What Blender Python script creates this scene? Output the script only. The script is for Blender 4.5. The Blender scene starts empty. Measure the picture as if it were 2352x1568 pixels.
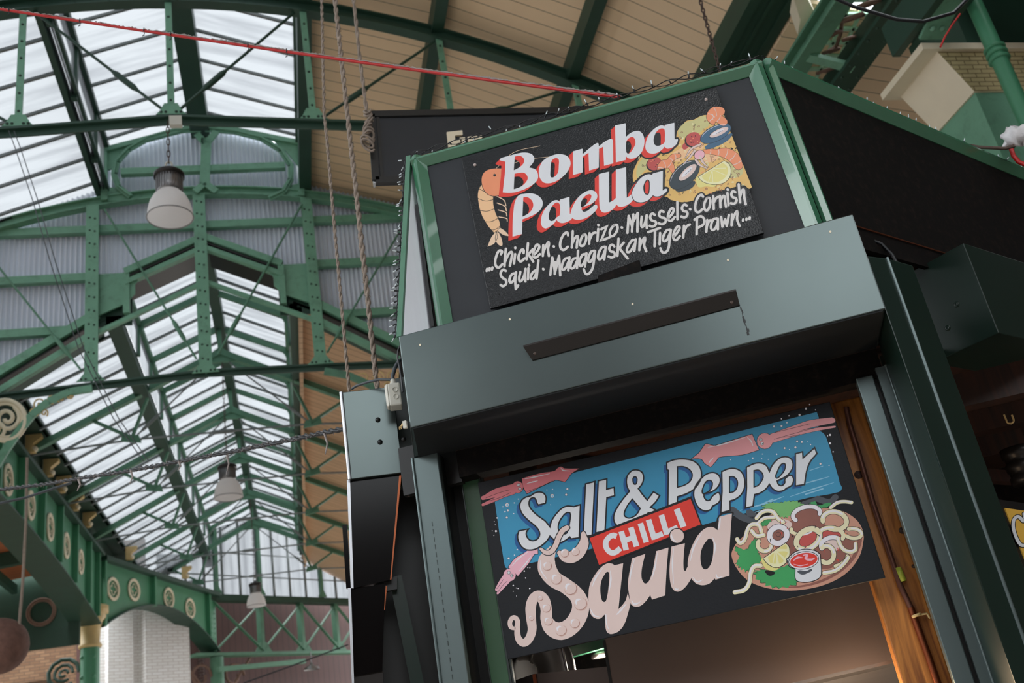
import bpy, bmesh, math, random
from mathutils import Vector, Matrix
from mathutils.geometry import tessellate_polygon

random.seed(7)
scene = bpy.context.scene
COL = scene.collection

# ------------------------------------------------------------------ camera
EYE = Vector((0.0, 0.0, 1.6))
ROT = Matrix(((0.97061187, 0.07033644, -0.23014211),
              (-0.17943154, -0.4257632, -0.88686528),
              (-0.16036499, 0.90209672, -0.40063024)))
FPX = 2293.384
cam_data = bpy.data.cameras.new('camera')
cam = bpy.data.objects.new('camera', cam_data)
COL.objects.link(cam)
cam.matrix_world = Matrix.Translation(EYE) @ ROT.to_4x4()
cam_data.sensor_width = 36.0
cam_data.lens = FPX * 36.0 / 2352.0
cam_data.clip_start = 0.05
cam_data.clip_end = 500
cam_data.dof.use_dof = True
cam_data.dof.focus_distance = 3.55
cam_data.dof.aperture_fstop = 4.0
scene.camera = cam

# ------------------------------------------------------------------ sky and exposure
world = bpy.data.worlds.new('overcast_sky')
scene.world = world
world.use_nodes = True
wn = world.node_tree
wn.nodes.clear()
w_out = wn.nodes.new('ShaderNodeOutputWorld')
w_bg = wn.nodes.new('ShaderNodeBackground')
w_tc = wn.nodes.new('ShaderNodeTexCoord')
w_sep = wn.nodes.new('ShaderNodeSeparateXYZ')
w_ramp = wn.nodes.new('ShaderNodeValToRGB')
wn.links.new(w_tc.outputs['Generated'], w_sep.inputs[0])
wn.links.new(w_sep.outputs['Z'], w_ramp.inputs[0])
w_ramp.color_ramp.elements[0].position = 0.0
w_ramp.color_ramp.elements[0].color = (0.55, 0.58, 0.62, 1)
w_ramp.color_ramp.elements[1].position = 0.35
w_ramp.color_ramp.elements[1].color = (0.93, 0.97, 1.0, 1)
wn.links.new(w_ramp.outputs[0], w_bg.inputs[0])
w_bg.inputs[1].default_value = 2.7
wn.links.new(w_bg.outputs[0], w_out.inputs[0])

scene.view_settings.view_transform = 'Standard'
scene.view_settings.look = 'None'
scene.view_settings.gamma = 1.0
scene.view_settings.use_curve_mapping = False
scene.view_settings.exposure = 0.76
scene.cycles.max_bounces = 10
scene.cycles.diffuse_bounces = 5
scene.cycles.glossy_bounces = 4
scene.cycles.transparent_max_bounces = 24
scene.cycles.sample_clamp_indirect = 6.0
scene.cycles.use_denoising = True


def area_lamp(name, loc, target, size, power, color):
    ld = bpy.data.lights.new(name, 'AREA')
    ld.shape = 'DISK'
    ld.size = size
    ld.energy = power
    ld.color = color
    o = bpy.data.objects.new(name, ld)
    COL.objects.link(o)
    o.location = loc
    d = Vector(target) - Vector(loc)
    o.rotation_euler = d.to_track_quat('-Z', 'Y').to_euler()
    return o


# ------------------------------------------------------------------ frames: pixel of the photo -> point on a real plane
def ray(p):
    return ROT @ Vector(((p[0] - 1176.0) / FPX, -(p[1] - 784.0) / FPX, -1.0))


def onY(p, Y):
    r = ray(p)
    return EYE + r * (Y / r.y)


def onX(p, X):
    r = ray(p)
    return EYE + r * (X / r.x)


def onZ(p, Z):
    r = ray(p)
    return EYE + r * (Z / r.z)


def at_dist(p, d):
    r = ray(p)
    return EYE + r * (d / math.hypot(r.x, r.y))


def P(x, y, z):
    return Vector((x, y, z + 1.6))


AZ = math.radians(26.0)
KU = Vector((math.cos(AZ), -math.sin(AZ), 0))
KN = Vector((math.sin(AZ), math.cos(AZ), 0))
UP = Vector((0, 0, 1))


def K(u, w, z):
    return KU * u + KN * w + Vector((0, 0, z + 1.6))


def onW(p, w):
    r = ray(p)
    return EYE + r * (w / r.dot(KN))


def on_plane(p, o, n):
    r = ray(p)
    return EYE + r * ((o - EYE).dot(n) / r.dot(n))


# ------------------------------------------------------------------ mesh builder
class MB:
    def __init__(self):
        self.v = []
        self.f = []
        self.m = []
        self.s = []

    def add(self, verts, faces, mi=0, smooth=False):
        b = len(self.v)
        self.v += [Vector(x) for x in verts]
        for f in faces:
            self.f.append([b + i for i in f])
            self.m.append(mi)
            self.s.append(smooth)
        return self

    def box(self, lo, hi, mi=0):
        x0, y0, z0 = lo
        x1, y1, z1 = hi
        return self.hexa([(x0, y0, z0), (x1, y0, z0), (x1, y1, z0), (x0, y1, z0),
                          (x0, y0, z1), (x1, y0, z1), (x1, y1, z1), (x0, y1, z1)], mi)

    def hexa(self, p, mi=0):
        return self.add(p, [(3, 2, 1, 0), (4, 5, 6, 7), (0, 1, 5, 4), (1, 2, 6, 5), (2, 3, 7, 6), (3, 0, 4, 7)], mi)

    def kbox(self, u0, u1, w0, w1, z0, z1, mi=0):
        return self.hexa([K(u0, w0, z0), K(u1, w0, z0), K(u1, w1, z0), K(u0, w1, z0),
                          K(u0, w0, z1), K(u1, w0, z1), K(u1, w1, z1), K(u0, w1, z1)], mi)

    def prism(self, poly, vec, mi=0):
        n = len(poly)
        vec = Vector(vec)
        a = [Vector(p) for p in poly]
        b = [p + vec for p in a]
        self.add(a + b, [tuple(range(n))[::-1], tuple(range(n, 2 * n))] +
                 [(i, (i + 1) % n, n + (i + 1) % n, n + i) for i in range(n)], mi)
        return self

    def beam(self, p0, p1, w, h, up=UP, mi=0, prof=None):
        p0, p1 = Vector(p0), Vector(p1)
        d = (p1 - p0).normalized()
        s = d.cross(Vector(up))
        if s.length < 1e-4:
            s = d.cross(Vector((1, 0, 0)))
        s.normalize()
        t = s.cross(d).normalized()
        pr = prof or [(-w / 2, -h / 2), (w / 2, -h / 2), (w / 2, h / 2), (-w / 2, h / 2)]
        n = len(pr)
        vs = [p0 + s * a + t * b for a, b in pr] + [p1 + s * a + t * b for a, b in pr]
        self.add(vs, [tuple(range(n))[::-1], tuple(range(n, 2 * n))] +
                 [(i, (i + 1) % n, n + (i + 1) % n, n + i) for i in range(n)], mi)
        return self

    def ibeam(self, p0, p1, w, h, t=0.02, up=UP, mi=0):
        a, b = w / 2, h / 2
        return self.beam(p0, p1, w, h, up, mi,
                         [(-a, -b), (a, -b), (a, -b + t), (t / 2, -b + t), (t / 2, b - t), (a, b - t),
                          (a, b), (-a, b), (-a, b - t), (-t / 2, b - t), (-t / 2, -b + t), (-a, -b + t)])

    def tbeam(self, p0, p1, w, h, t=0.02, up=UP, mi=0):
        a = w / 2
        return self.beam(p0, p1, w, h, up, mi,
                         [(-a, 0), (a, 0), (a, t), (t / 2, t), (t / 2, h), (-t / 2, h), (-t / 2, t), (-a, t)])

    def tube(self, path, r, n=8, mi=0, cap=True, closed=False):
        path = [Vector(p) for p in path]
        rs = r if isinstance(r, (list, tuple)) else [r] * len(path)
        m = len(path)
        rings = []
        prev = None
        for i in range(m):
            if closed:
                d = path[(i + 1) % m] - path[i - 1]
            else:
                d = path[min(i + 1, m - 1)] - path[max(i - 1, 0)]
            if d.length < 1e-9:
                d = Vector((0, 0, 1))
            d.normalize()
            if prev is None:
                a = d.cross(UP)
                if a.length < 1e-3:
                    a = d.cross(Vector((1, 0, 0)))
            else:
                a = prev - d * prev.dot(d)
            a.normalize()
            prev = a
            b = d.cross(a)
            rings.append([path[i] + (a * math.cos(2 * math.pi * k / n) + b * math.sin(2 * math.pi * k / n)) * rs[i]
                          for k in range(n)])
        vs = [p for rg in rings for p in rg]
        fs = []
        for i in range(m if closed else m - 1):
            j = (i + 1) % m
            for k in range(n):
                fs.append((i * n + k, i * n + (k + 1) % n, j * n + (k + 1) % n, j * n + k))
        self.add(vs, fs, mi, True)
        if cap and not closed:
            self.add(rings[0], [tuple(range(n))[::-1]], mi)
            self.add(rings[-1], [tuple(range(n))], mi)
        return self

    def lathe(self, base, prof, n=24, axis=UP, mi=0, smooth=True, ref=None):
        axis = Vector(axis).normalized()
        a = Vector(ref) if ref else axis.orthogonal()
        a.normalize()
        b = axis.cross(a)
        base = Vector(base)
        vs = []
        for r, h in prof:
            for k in range(n):
                t = 2 * math.pi * k / n
                vs.append(base + axis * h + (a * math.cos(t) + b * math.sin(t)) * r)
        fs = []
        for i in range(len(prof) - 1):
            for k in range(n):
                fs.append((i * n + k, i * n + (k + 1) % n, (i + 1) * n + (k + 1) % n, (i + 1) * n + k))
        return self.add(vs, fs, mi, smooth)

    def ball(self, c, r, n=10, mi=0):
        m = max(4, n // 2)
        return self.lathe(c, [(r * math.sin(math.pi * i / m) + 1e-6, -r * math.cos(math.pi * i / m)) for i in range(m + 1)], n, mi=mi)

    def rivet(self, c, nrm, r=0.016, mi=0):
        return self.lathe(c, [(r, 0), (r * 0.75, r * 0.55), (1e-5, r * 0.75)], 6, nrm, mi)

    def quad(self, a, b, c, d, mi=0):
        return self.add([a, b, c, d], [(0, 1, 2, 3)], mi)

    def build(self, name, mats, parent=None, bevel=0.0):
        me = bpy.data.meshes.new(name)
        o = bpy.data.objects.new(name, me)
        org = Vector((0, 0, 0))
        if parent is not None:
            org = ORG[root_of(parent).name]
        elif self.v:
            lo = Vector((min(p.x for p in self.v), min(p.y for p in self.v), min(p.z for p in self.v)))
            hi = Vector((max(p.x for p in self.v), max(p.y for p in self.v), max(p.z for p in self.v)))
            org = (lo + hi) / 2
            org.z = lo.z
            o.location = org
            ORG[o.name] = org
        me.from_pydata([tuple(p - org) for p in self.v], [], self.f)
        if not isinstance(mats, (list, tuple)):
            mats = [mats]
        for m in mats:
            me.materials.append(m)
        me.polygons.foreach_set('material_index', self.m)
        me.polygons.foreach_set('use_smooth', self.s)
        me.update()
        COL.objects.link(o)
        if parent is not None:
            o.parent = parent
        if bevel:
            b = o.modifiers.new('edge', 'BEVEL')
            b.width = bevel
            b.segments = 2
            b.limit_method = 'ANGLE'
        return o


ORG = {}


def root_of(o):
    while o.parent is not None:
        o = o.parent
    return o


def tag(o, label=None, cat=None, group=None, kind=None):
    if label:
        o['label'] = label
    if cat:
        o['category'] = cat
    if group:
        o['group'] = group
    if kind:
        o['kind'] = kind
    return o


def thing(name, label, cat, loc, group=None):
    o = bpy.data.objects.new(name, None)
    o.empty_display_size = 0.1
    COL.objects.link(o)
    o.location = loc
    ORG[o.name] = Vector(loc)
    return tag(o, label, cat, group)


def copy_tree(o, offset, label=None, parent=None):
    c = o.copy()
    COL.objects.link(c)
    if parent is None:
        c.location = Vector(o.location) + Vector(offset)
        ORG[c.name] = ORG[o.name] + Vector(offset)
        if label:
            c['label'] = label
    else:
        c.parent = parent
    for ch in list(o.children):
        copy_tree(ch, offset, None, c)
    return c


# ------------------------------------------------------------------ materials
def lin(c):
    c = c / 255.0
    return c / 12.92 if c <= 0.04045 else ((c + 0.055) / 1.055) ** 2.4


def rgb(r, g, b):
    return (lin(r), lin(g), lin(b), 1.0)


def mat(name, col, rough=0.5, metal=0.0, var=0.0, vscale=6.0, bump=0.0, bscale=60.0, dirt=None, dirt_amt=0.3,
        dscale=3.0, stretch=None, spec=0.5, emit=0.0, coat=0.0):
    m = bpy.data.materials.new(name)
    m.use_nodes = True
    nt = m.node_tree
    bs = nt.nodes['Principled BSDF']
    bs.inputs['Roughness'].default_value = rough
    bs.inputs['Metallic'].default_value = metal
    bs.inputs['Specular IOR Level'].default_value = spec
    bs.inputs['Coat Weight'].default_value = coat
    bs.inputs['Base Color'].default_value = col
    if emit:
        bs.inputs['Emission Color'].default_value = col
        bs.inputs['Emission Strength'].default_value = emit
    tc = nt.nodes.new('ShaderNodeTexCoord')
    mp = nt.nodes.new('ShaderNodeMapping')
    nt.links.new(tc.outputs['Object'], mp.inputs[0])
    if stretch:
        mp.inputs['Scale'].default_value = stretch
    cur = None
    if var > 0 or dirt:
        nz = nt.nodes.new('ShaderNodeTexNoise')
        nz.inputs['Scale'].default_value = vscale
        nz.inputs['Detail'].default_value = 5
        nt.links.new(mp.outputs[0], nz.inputs['Vector'])
        mx = nt.nodes.new('ShaderNodeMix')
        mx.data_type = 'RGBA'
        mx.inputs[6].default_value = tuple(c * (1 - var) for c in col[:3]) + (1,)
        mx.inputs[7].default_value = tuple(min(1, c * (1 + var)) for c in col[:3]) + (1,)
        nt.links.new(nz.outputs['Fac'], mx.inputs[0])
        cur = mx.outputs[2]
        if dirt:
            n2 = nt.nodes.new('ShaderNodeTexNoise')
            n2.inputs['Scale'].default_value = dscale
            n2.inputs['Detail'].default_value = 8
            n2.inputs['Roughness'].default_value = 0.7
            nt.links.new(mp.outputs[0], n2.inputs['Vector'])
            rp = nt.nodes.new('ShaderNodeValToRGB')
            rp.color_ramp.elements[0].position = 0.5
            rp.color_ramp.elements[0].color = (0, 0, 0, 1)
            rp.color_ramp.elements[1].position = 0.75
            rp.color_ramp.elements[1].color = (dirt_amt,) * 3 + (1,)
            nt.links.new(n2.outputs['Fac'], rp.inputs[0])
            m2 = nt.nodes.new('ShaderNodeMix')
            m2.data_type = 'RGBA'
            nt.links.new(rp.outputs[0], m2.inputs[0])
            nt.links.new(cur, m2.inputs[6])
            m2.inputs[7].default_value = dirt
            cur = m2.outputs[2]
        nt.links.new(cur, bs.inputs['Base Color'])
    if bump > 0:
        nb = nt.nodes.new('ShaderNodeTexNoise')
        nb.inputs['Scale'].default_value = bscale
        nb.inputs['Detail'].default_value = 4
        nt.links.new(mp.outputs[0], nb.inputs['Vector'])
        bp = nt.nodes.new('ShaderNodeBump')
        bp.inputs['Strength'].default_value = bump
        bp.inputs['Distance'].default_value = 0.01
        nt.links.new(nb.outputs['Fac'], bp.inputs['Height'])
        nt.links.new(bp.outputs[0], bs.inputs['Normal'])
    return m


def glass_mat(name, trans, milky, streak_axis, seed=0.0):
    """dirty roof glass: part clear, part milky, streaked down the slope"""
    m = bpy.data.materials.new(name)
    m.use_nodes = True
    nt = m.node_tree
    nt.nodes.clear()
    out = nt.nodes.new('ShaderNodeOutputMaterial')
    tr = nt.nodes.new('ShaderNodeBsdfTransparent')
    tl = nt.nodes.new('ShaderNodeBsdfTranslucent')
    mx = nt.nodes.new('ShaderNodeMixShader')
    tc = nt.nodes.new('ShaderNodeTexCoord')
    mp = nt.nodes.new('ShaderNodeMapping')
    mp.inputs['Scale'].default_value = streak_axis
    mp.inputs['Location'].default_value = (seed, seed * 1.7, seed * 0.3)
    nz = nt.nodes.new('ShaderNodeTexNoise')
    nz.inputs['Scale'].default_value = 1.0
    nz.inputs['Detail'].default_value = 4
    rp = nt.nodes.new('ShaderNodeValToRGB')
    a, b = trans
    rp.color_ramp.elements[0].position = 0.32
    rp.color_ramp.elements[0].color = (a, a * 1.01, a * 1.03, 1)
    rp.color_ramp.elements[1].position = 0.55
    rp.color_ramp.elements[1].color = (b, b * 1.01, b * 1.02, 1)
    nt.links.new(tc.outputs['Object'], mp.inputs[0])
    nt.links.new(mp.outputs[0], nz.inputs['Vector'])
    nt.links.new(nz.outputs['Fac'], rp.inputs[0])
    nt.links.new(rp.outputs[0], tr.inputs[0])
    tl.inputs[0].default_value = (0.62, 0.65, 0.67, 1)
    mx.inputs[0].default_value = milky
    nt.links.new(tr.outputs[0], mx.inputs[1])
    nt.links.new(tl.outputs[0], mx.inputs[2])
    nt.links.new(mx.outputs[0], out.inputs[0])
    return m


def plank_mat(name, col, gap, axis, width, rough=0.6, var=0.12):
    """boarding: thin dark joints across one axis and a tone per board"""
    m = bpy.data.materials.new(name)
    m.use_nodes = True
    nt = m.node_tree
    bs = nt.nodes['Principled BSDF']
    bs.inputs['Roughness'].default_value = rough
    tc = nt.nodes.new('ShaderNodeTexCoord')
    sp = nt.nodes.new('ShaderNodeSeparateXYZ')
    nt.links.new(tc.outputs['Object'], sp.inputs[0])
    dv = nt.nodes.new('ShaderNodeMath')
    dv.operation = 'DIVIDE'
    dv.inputs[1].default_value = width
    nt.links.new(sp.outputs[axis], dv.inputs[0])
    fr = nt.nodes.new('ShaderNodeMath')
    fr.operation = 'FRACT'
    nt.links.new(dv.outputs[0], fr.inputs[0])
    fl = nt.nodes.new('ShaderNodeMath')
    fl.operation = 'FLOOR'
    nt.links.new(dv.outputs[0], fl.inputs[0])
    wn_ = nt.nodes.new('ShaderNodeTexWhiteNoise')
    wn_.noise_dimensions = '1D'
    nt.links.new(fl.outputs[0], wn_.inputs['W'])
    nz = nt.nodes.new('ShaderNodeTexNoise')
    nz.inputs['Scale'].default_value = 1.3
    nz.inputs['Detail'].default_value = 6
    nt.links.new(tc.outputs['Object'], nz.inputs['Vector'])
    ad = nt.nodes.new('ShaderNodeMath')
    ad.operation = 'ADD'
    nt.links.new(wn_.outputs['Value'], ad.inputs[0])
    nt.links.new(nz.outputs['Fac'], ad.inputs[1])
    hf = nt.nodes.new('ShaderNodeMath')
    hf.operation = 'MULTIPLY'
    hf.inputs[1].default_value = 0.5
    nt.links.new(ad.outputs[0], hf.inputs[0])
    mx = nt.nodes.new('ShaderNodeMix')
    mx.data_type = 'RGBA'
    mx.inputs[6].default_value = tuple(c * (1 - var) for c in col[:3]) + (1,)
    mx.inputs[7].default_value = tuple(min(1, c * (1 + var)) for c in col[:3]) + (1,)
    nt.links.new(hf.outputs[0], mx.inputs[0])
    lt = nt.nodes.new('ShaderNodeMath')
    lt.operation = 'LESS_THAN'
    lt.inputs[1].default_value = gap
    nt.links.new(fr.outputs[0], lt.inputs[0])
    m2 = nt.nodes.new('ShaderNodeMix')
    m2.data_type = 'RGBA'
    nt.links.new(lt.outputs[0], m2.inputs[0])
    nt.links.new(mx.outputs[2], m2.inputs[6])
    m2.inputs[7].default_value = tuple(c * 0.35 for c in col[:3]) + (1,)
    nt.links.new(m2.outputs[2], bs.inputs['Base Color'])
    return m


def brick_mat(name, c1, c2, mortar, scale=1.0, rough=0.8, bump=0.4, rot=None):
    m = bpy.data.materials.new(name)
    m.use_nodes = True
    nt = m.node_tree
    bs = nt.nodes['Principled BSDF']
    bs.inputs['Roughness'].default_value = rough
    tc = nt.nodes.new('ShaderNodeTexCoord')
    mp = nt.nodes.new('ShaderNodeMapping')
    mp.inputs['Rotation'].default_value = rot or (math.pi / 2, 0, 0)
    nt.links.new(tc.outputs['Object'], mp.inputs[0])
    br = nt.nodes.new('ShaderNodeTexBrick')
    br.inputs['Scale'].default_value = scale
    br.inputs['Brick Width'].default_value = 0.23
    br.inputs['Row Height'].default_value = 0.075
    br.inputs['Mortar Size'].default_value = 0.008
    br.inputs['Color1'].default_value = c1
    br.inputs['Color2'].default_value = c2
    br.inputs['Mortar'].default_value = mortar
    nt.links.new(mp.outputs[0], br.inputs['Vector'])
    nt.links.new(br.outputs['Color'], bs.inputs['Base Color'])
    bp = nt.nodes.new('ShaderNodeBump')
    bp.inputs['Strength'].default_value = bump
    bp.inputs['Distance'].default_value = 0.01
    bp.invert = True
    nt.links.new(br.outputs['Fac'], bp.inputs['Height'])
    nt.links.new(bp.outputs[0], bs.inputs['Normal'])
    return m


def wood_mat(name, ca, cb, rough=0.45, scale=1.0):
    m = bpy.data.materials.new(name)
    m.use_nodes = True
    nt = m.node_tree
    bs = nt.nodes['Principled BSDF']
    bs.inputs['Roughness'].default_value = rough
    tc = nt.nodes.new('ShaderNodeTexCoord')
    mp = nt.nodes.new('ShaderNodeMapping')
    mp.inputs['Scale'].default_value = (14 * scale, 14 * scale, 1.1 * scale)
    nt.links.new(tc.outputs['Object'], mp.inputs[0])
    nz = nt.nodes.new('ShaderNodeTexNoise')
    nz.inputs['Scale'].default_value = 2.0
    nz.inputs['Detail'].default_value = 8
    nz.inputs['Distortion'].default_value = 1.2
    nt.links.new(mp.outputs[0], nz.inputs['Vector'])
    rp = nt.nodes.new('ShaderNodeValToRGB')
    rp.color_ramp.elements[0].position = 0.3
    rp.color_ramp.elements[0].color = ca
    rp.color_ramp.elements[1].position = 0.7
    rp.color_ramp.elements[1].color = cb
    nt.links.new(nz.outputs['Fac'], rp.inputs[0])
    nt.links.new(rp.outputs[0], bs.inputs['Base Color'])
    return m


GREEN = mat('green_paint', rgb(112, 162, 134), 0.5, var=0.18, vscale=4, dirt=rgb(40, 50, 40), dirt_amt=0.35, dscale=7, bump=0.08, bscale=30)
GREEN2 = mat('green_paint_far', rgb(90, 136, 110), 0.55, var=0.18, vscale=3, dirt=rgb(36, 44, 38), dirt_amt=0.35, dscale=5)
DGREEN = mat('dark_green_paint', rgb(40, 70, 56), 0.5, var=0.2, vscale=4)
GIRDER = mat('girder_green_paint', rgb(72, 138, 102), 0.4, var=0.15, vscale=2)
BAR = mat('glazing_bar_paint', rgb(120, 126, 126), 0.6, var=0.3, vscale=9)
STALLG = mat('stall_green_gloss', rgb(66, 122, 92), 0.22, var=0.1, vscale=8, spec=0.8, coat=0.6)
STALLG2 = mat('stall_inner_green', rgb(58, 92, 66), 0.35, var=0.08)
SHUT = mat('shutter_box_grey_green', rgb(84, 93, 92), 0.28, metal=0.85, var=0.1, vscale=3, spec=0.6)
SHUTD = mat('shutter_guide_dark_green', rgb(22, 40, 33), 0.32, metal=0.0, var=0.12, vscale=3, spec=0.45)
GUIDE = mat('guide_channel_grey_green', rgb(104, 118, 118), 0.33, metal=0.6, var=0.1, vscale=3, spec=0.6)
CHAR = mat('charcoal_panel', rgb(38, 41, 46), 0.5, var=0.15, vscale=10, bump=0.05, bscale=90, spec=0.4)
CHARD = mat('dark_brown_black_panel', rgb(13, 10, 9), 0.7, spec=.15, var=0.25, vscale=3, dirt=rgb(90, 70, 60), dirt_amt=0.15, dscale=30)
SIGNB = mat('gloss_black_signboard', rgb(9, 10, 13), 0.16, bump=0.22, bscale=170, spec=0.42)
SIGNM = mat('matt_black_signboard', rgb(22, 24, 29), 0.5, spec=.3, var=0.1, bump=0.1, bscale=120)
BLACK = mat('black_metal', rgb(20, 21, 21), 0.4, spec=0.5)
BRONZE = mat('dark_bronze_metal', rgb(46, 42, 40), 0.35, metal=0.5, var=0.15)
STEEL = mat('brushed_steel', rgb(190, 180, 172), 0.3, metal=1.0, var=0.06, vscale=5, stretch=(1, 1, 30))
STEELD = mat('smoked_steel', rgb(104, 90, 84), 0.5, metal=0.7, var=0.05)
ALU = mat('aluminium_sheet', rgb(205, 207, 212), 0.38, metal=0.85, var=0.05, vscale=4, stretch=(20, 20, 1))
RIVETD = mat('rivet_dark_green', rgb(40, 62, 50), 0.7)  # darker green for the rivet heads
DUCT = mat('duct_steel', rgb(186, 180, 174), 0.38, metal=0.6)
COPPER = mat('copper_pipe', rgb(150, 84, 56), 0.32, metal=0.9, var=0.15)
WOODO = wood_mat('orange_timber', rgb(120, 66, 24), rgb(214, 140, 62))
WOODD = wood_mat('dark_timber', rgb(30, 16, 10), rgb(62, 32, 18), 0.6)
BOARD = plank_mat('cream_boarding', rgb(238, 208, 170), 0.06, 'Y', 0.21)
BOARDF = plank_mat('buff_boarding_far', rgb(200, 162, 126), 0.07, 'Y', 0.2)
BOARDO = plank_mat('orange_boarding', rgb(176, 100, 60), 0.06, 'Y', 0.2)
BOARDR = plank_mat('red_brown_boarding', rgb(82, 54, 50), 0.08, 'X', 0.16)
CORR = mat('galvanised_corrugated_sheet', rgb(226, 231, 240), 0.5, metal=0.0, var=0.1, vscale=1.5)
CREAM = mat('cream_paint', rgb(240, 226, 198), 0.55, var=0.06, vscale=5, bump=0.15, bscale=25)
CREAMD = brick_mat('cream_painted_brick', rgb(196, 180, 134), rgb(186, 170, 124), rgb(120, 104, 70), 1.6)
CREAMG = mat('gilt_cream_paint', rgb(216, 186, 128), 0.45, var=0.1)
RUST_SHADE = mat('rusted_shaded_iron', rgb(120, 92, 78), 0.7, var=0.3, vscale=14)
WBRICK = brick_mat('white_painted_brick', rgb(248, 246, 244), rgb(240, 237, 233), rgb(214, 206, 200))
YBRICK = brick_mat('buff_brick', rgb(140, 106, 78), rgb(116, 84, 60), rgb(92, 74, 58))
DBRICK = brick_mat('dark_purple_brick', rgb(84, 58, 54), rgb(60, 44, 44), rgb(110, 96, 90))
ROPE = mat('frayed_hemp_rope', rgb(150, 136, 124), 0.9, var=0.35, vscale=30, bump=0.6, bscale=120)
MINT = mat('mint_paint', rgb(176, 222, 190), .5)
REDR = mat('red_nylon_rope', rgb(186, 22, 20), 0.4, var=0.15, vscale=20)
FUZZ = mat('grey_dust_fluff', rgb(160, 150, 146), 0.95)
CABLE = mat('black_cable', rgb(26, 28, 32), 0.4)
GCABLE = mat('grey_cable', rgb(70, 76, 80), 0.4)
RUSTC = mat('rusty_chain', rgb(84, 66, 58), 0.7, var=0.3, vscale=40)
PLAS = mat('off_white_plastic', rgb(205, 202, 190), 0.45, var=0.06)
LAMPM = mat('lamp_cast_metal', rgb(140, 138, 138), 0.35, metal=0.8, var=0.1)
CLEARB = mat('fairy_bulb_clear', rgb(200, 210, 214), 0.15, spec=0.8)
BALLM = mat('brown_woven_ball', rgb(112, 82, 72), 0.9, var=0.5, vscale=12, bump=0.8, bscale=30)
YELLOW = mat('yellow_sign_paint', rgb(226, 178, 74), 0.5)
TAPE = mat('yellow_green_tape', rgb(180, 190, 70), 0.5)
SCREW = mat('pale_screw_cap', rgb(208, 190, 186), 0.4)
BAGM = mat('white_plastic_bag', rgb(222, 220, 222), 0.35, var=0.12, vscale=20, bump=0.6, bscale=25)
FLOORM = mat('stone_floor', rgb(178, 172, 164), 0.7, var=0.15, vscale=2)
GLASS_N = glass_mat('roof_glass_near', (0.34, 0.42), 0.12, (0.45, 5.0, 1.0), 1.0)
GLASS_F = glass_mat('roof_glass_far', (0.30, 0.42), 0.12, (0.5, 7.0, 1.0), 5.0)
GLASS_W = glass_mat('gable_glass', (0.34, 0.42), 0.12, (3.0, 3.0, 0.4), 9.0)
LAMPG = bpy.data.materials.new('prismatic_lamp_glass')
LAMPG.use_nodes = True
_nt = LAMPG.node_tree
_bs = _nt.nodes['Principled BSDF']
_bs.inputs['Base Color'].default_value = rgb(246, 243, 242)
_bs.inputs['Roughness'].default_value = 0.3
_tl = _nt.nodes.new('ShaderNodeBsdfTranslucent')
_tl.inputs[0].default_value = rgb(250, 247, 246)
_mx = _nt.nodes.new('ShaderNodeMixShader')
_mx.inputs[0].default_value = 0.6
_nt.links.new(_bs.outputs[0], _mx.inputs[1])
_nt.links.new(_tl.outputs[0], _mx.inputs[2])
_nt.links.new(_mx.outputs[0], _nt.nodes['Material Output'].inputs[0])

# ================================================================== the hall: roofs, walls, floor
def struct(name, mb, m, parent=None, bevel=0.0):
    o = mb.build(name, m, parent, bevel)
    if parent is None:
        o['kind'] = 'structure'
    return o


struct('floor', MB().box((-40, -30, -0.1), (40, 60, 0.0)), FLOORM)

RX = -0.94                      # the nave's ridge line
YG = 13.64                      # the corrugated gable
YB = -9.4                       # back end of the near roof


def right_near(x):
    pts = [(0.55, 9.22), (2.2, 8.72), (3.8, 7.98), (5.05, 7.2), (5.6, 6.8)]
    for (a, za), (b, zb) in zip(pts, pts[1:]):
        if x <= b:
            return za + (zb - za) * (x - a) / (b - a)
    return pts[-1][1]


def left_near(x):
    return 9.12 + 0.39 * (x + 2.41)


# near roof, left slope: glass sheets on transverse bars
g = MB()
g.hexa([P(-8.0, YB, left_near(-8.0)), P(-2.41, YB, left_near(-2.41)), P(-2.41, YG, left_near(-2.41)), P(-8.0, YG, left_near(-8.0)),
        P(-8.0, YB, left_near(-8.0) + .008), P(-2.41, YB, left_near(-2.41) + .008), P(-2.41, YG, left_near(-2.41) + .008), P(-8.0, YG, left_near(-8.0) + .008)])
o = struct('ceiling_glazing_left', g, GLASS_N)
b = MB()
y = YG - 0.35
while y > YB:
    b.tbeam(P(-8.0, y, left_near(-8.0) - .05), P(-2.41, y, left_near(-2.41) - .05), .035, .05, .012, mi=0)
    y -= 0.62
b.build('glazing_bar', BAR, o)

# near lantern: base kerbs, side lights, glazed double slope, ridge board
LZ0, LZ1, LZR = 9.0, 9.88, 10.42
LXL, LXR = -2.33, 0.60
g = MB()
for xa, xb in ((LXL - .08, RX), (LXR + .08, RX)):
    za = LZ1 + (-.03)
    g.hexa([P(xa, YB, za), P(xb, YB, LZR), P(xb, YG, LZR), P(xa, YG, za),
            P(xa, YB, za + .008), P(xb, YB, LZR + .008), P(xb, YG, LZR + .008), P(xa, YG, za + .008)])
o = struct('ceiling_glazing_lantern', g, GLASS_N)
b = MB()
y = YG - 0.35
while y > YB:
    b.tbeam(P(LXL - .05, y, LZ1 - .07), P(RX, y, LZR - .06), .035, .05, .012)
    b.tbeam(P(LXR + .05, y, LZ1 - .07), P(RX, y, LZR - .06), .035, .05, .012)
    y -= 0.62
b.build('glazing_bar', BAR, o)
MB().box((RX - .13, YB, LZR - .32 + 1.6), (RX + .16, YG, LZR + .05 + 1.6)).build('ridge_board', DGREEN, o)
b = MB()
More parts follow.
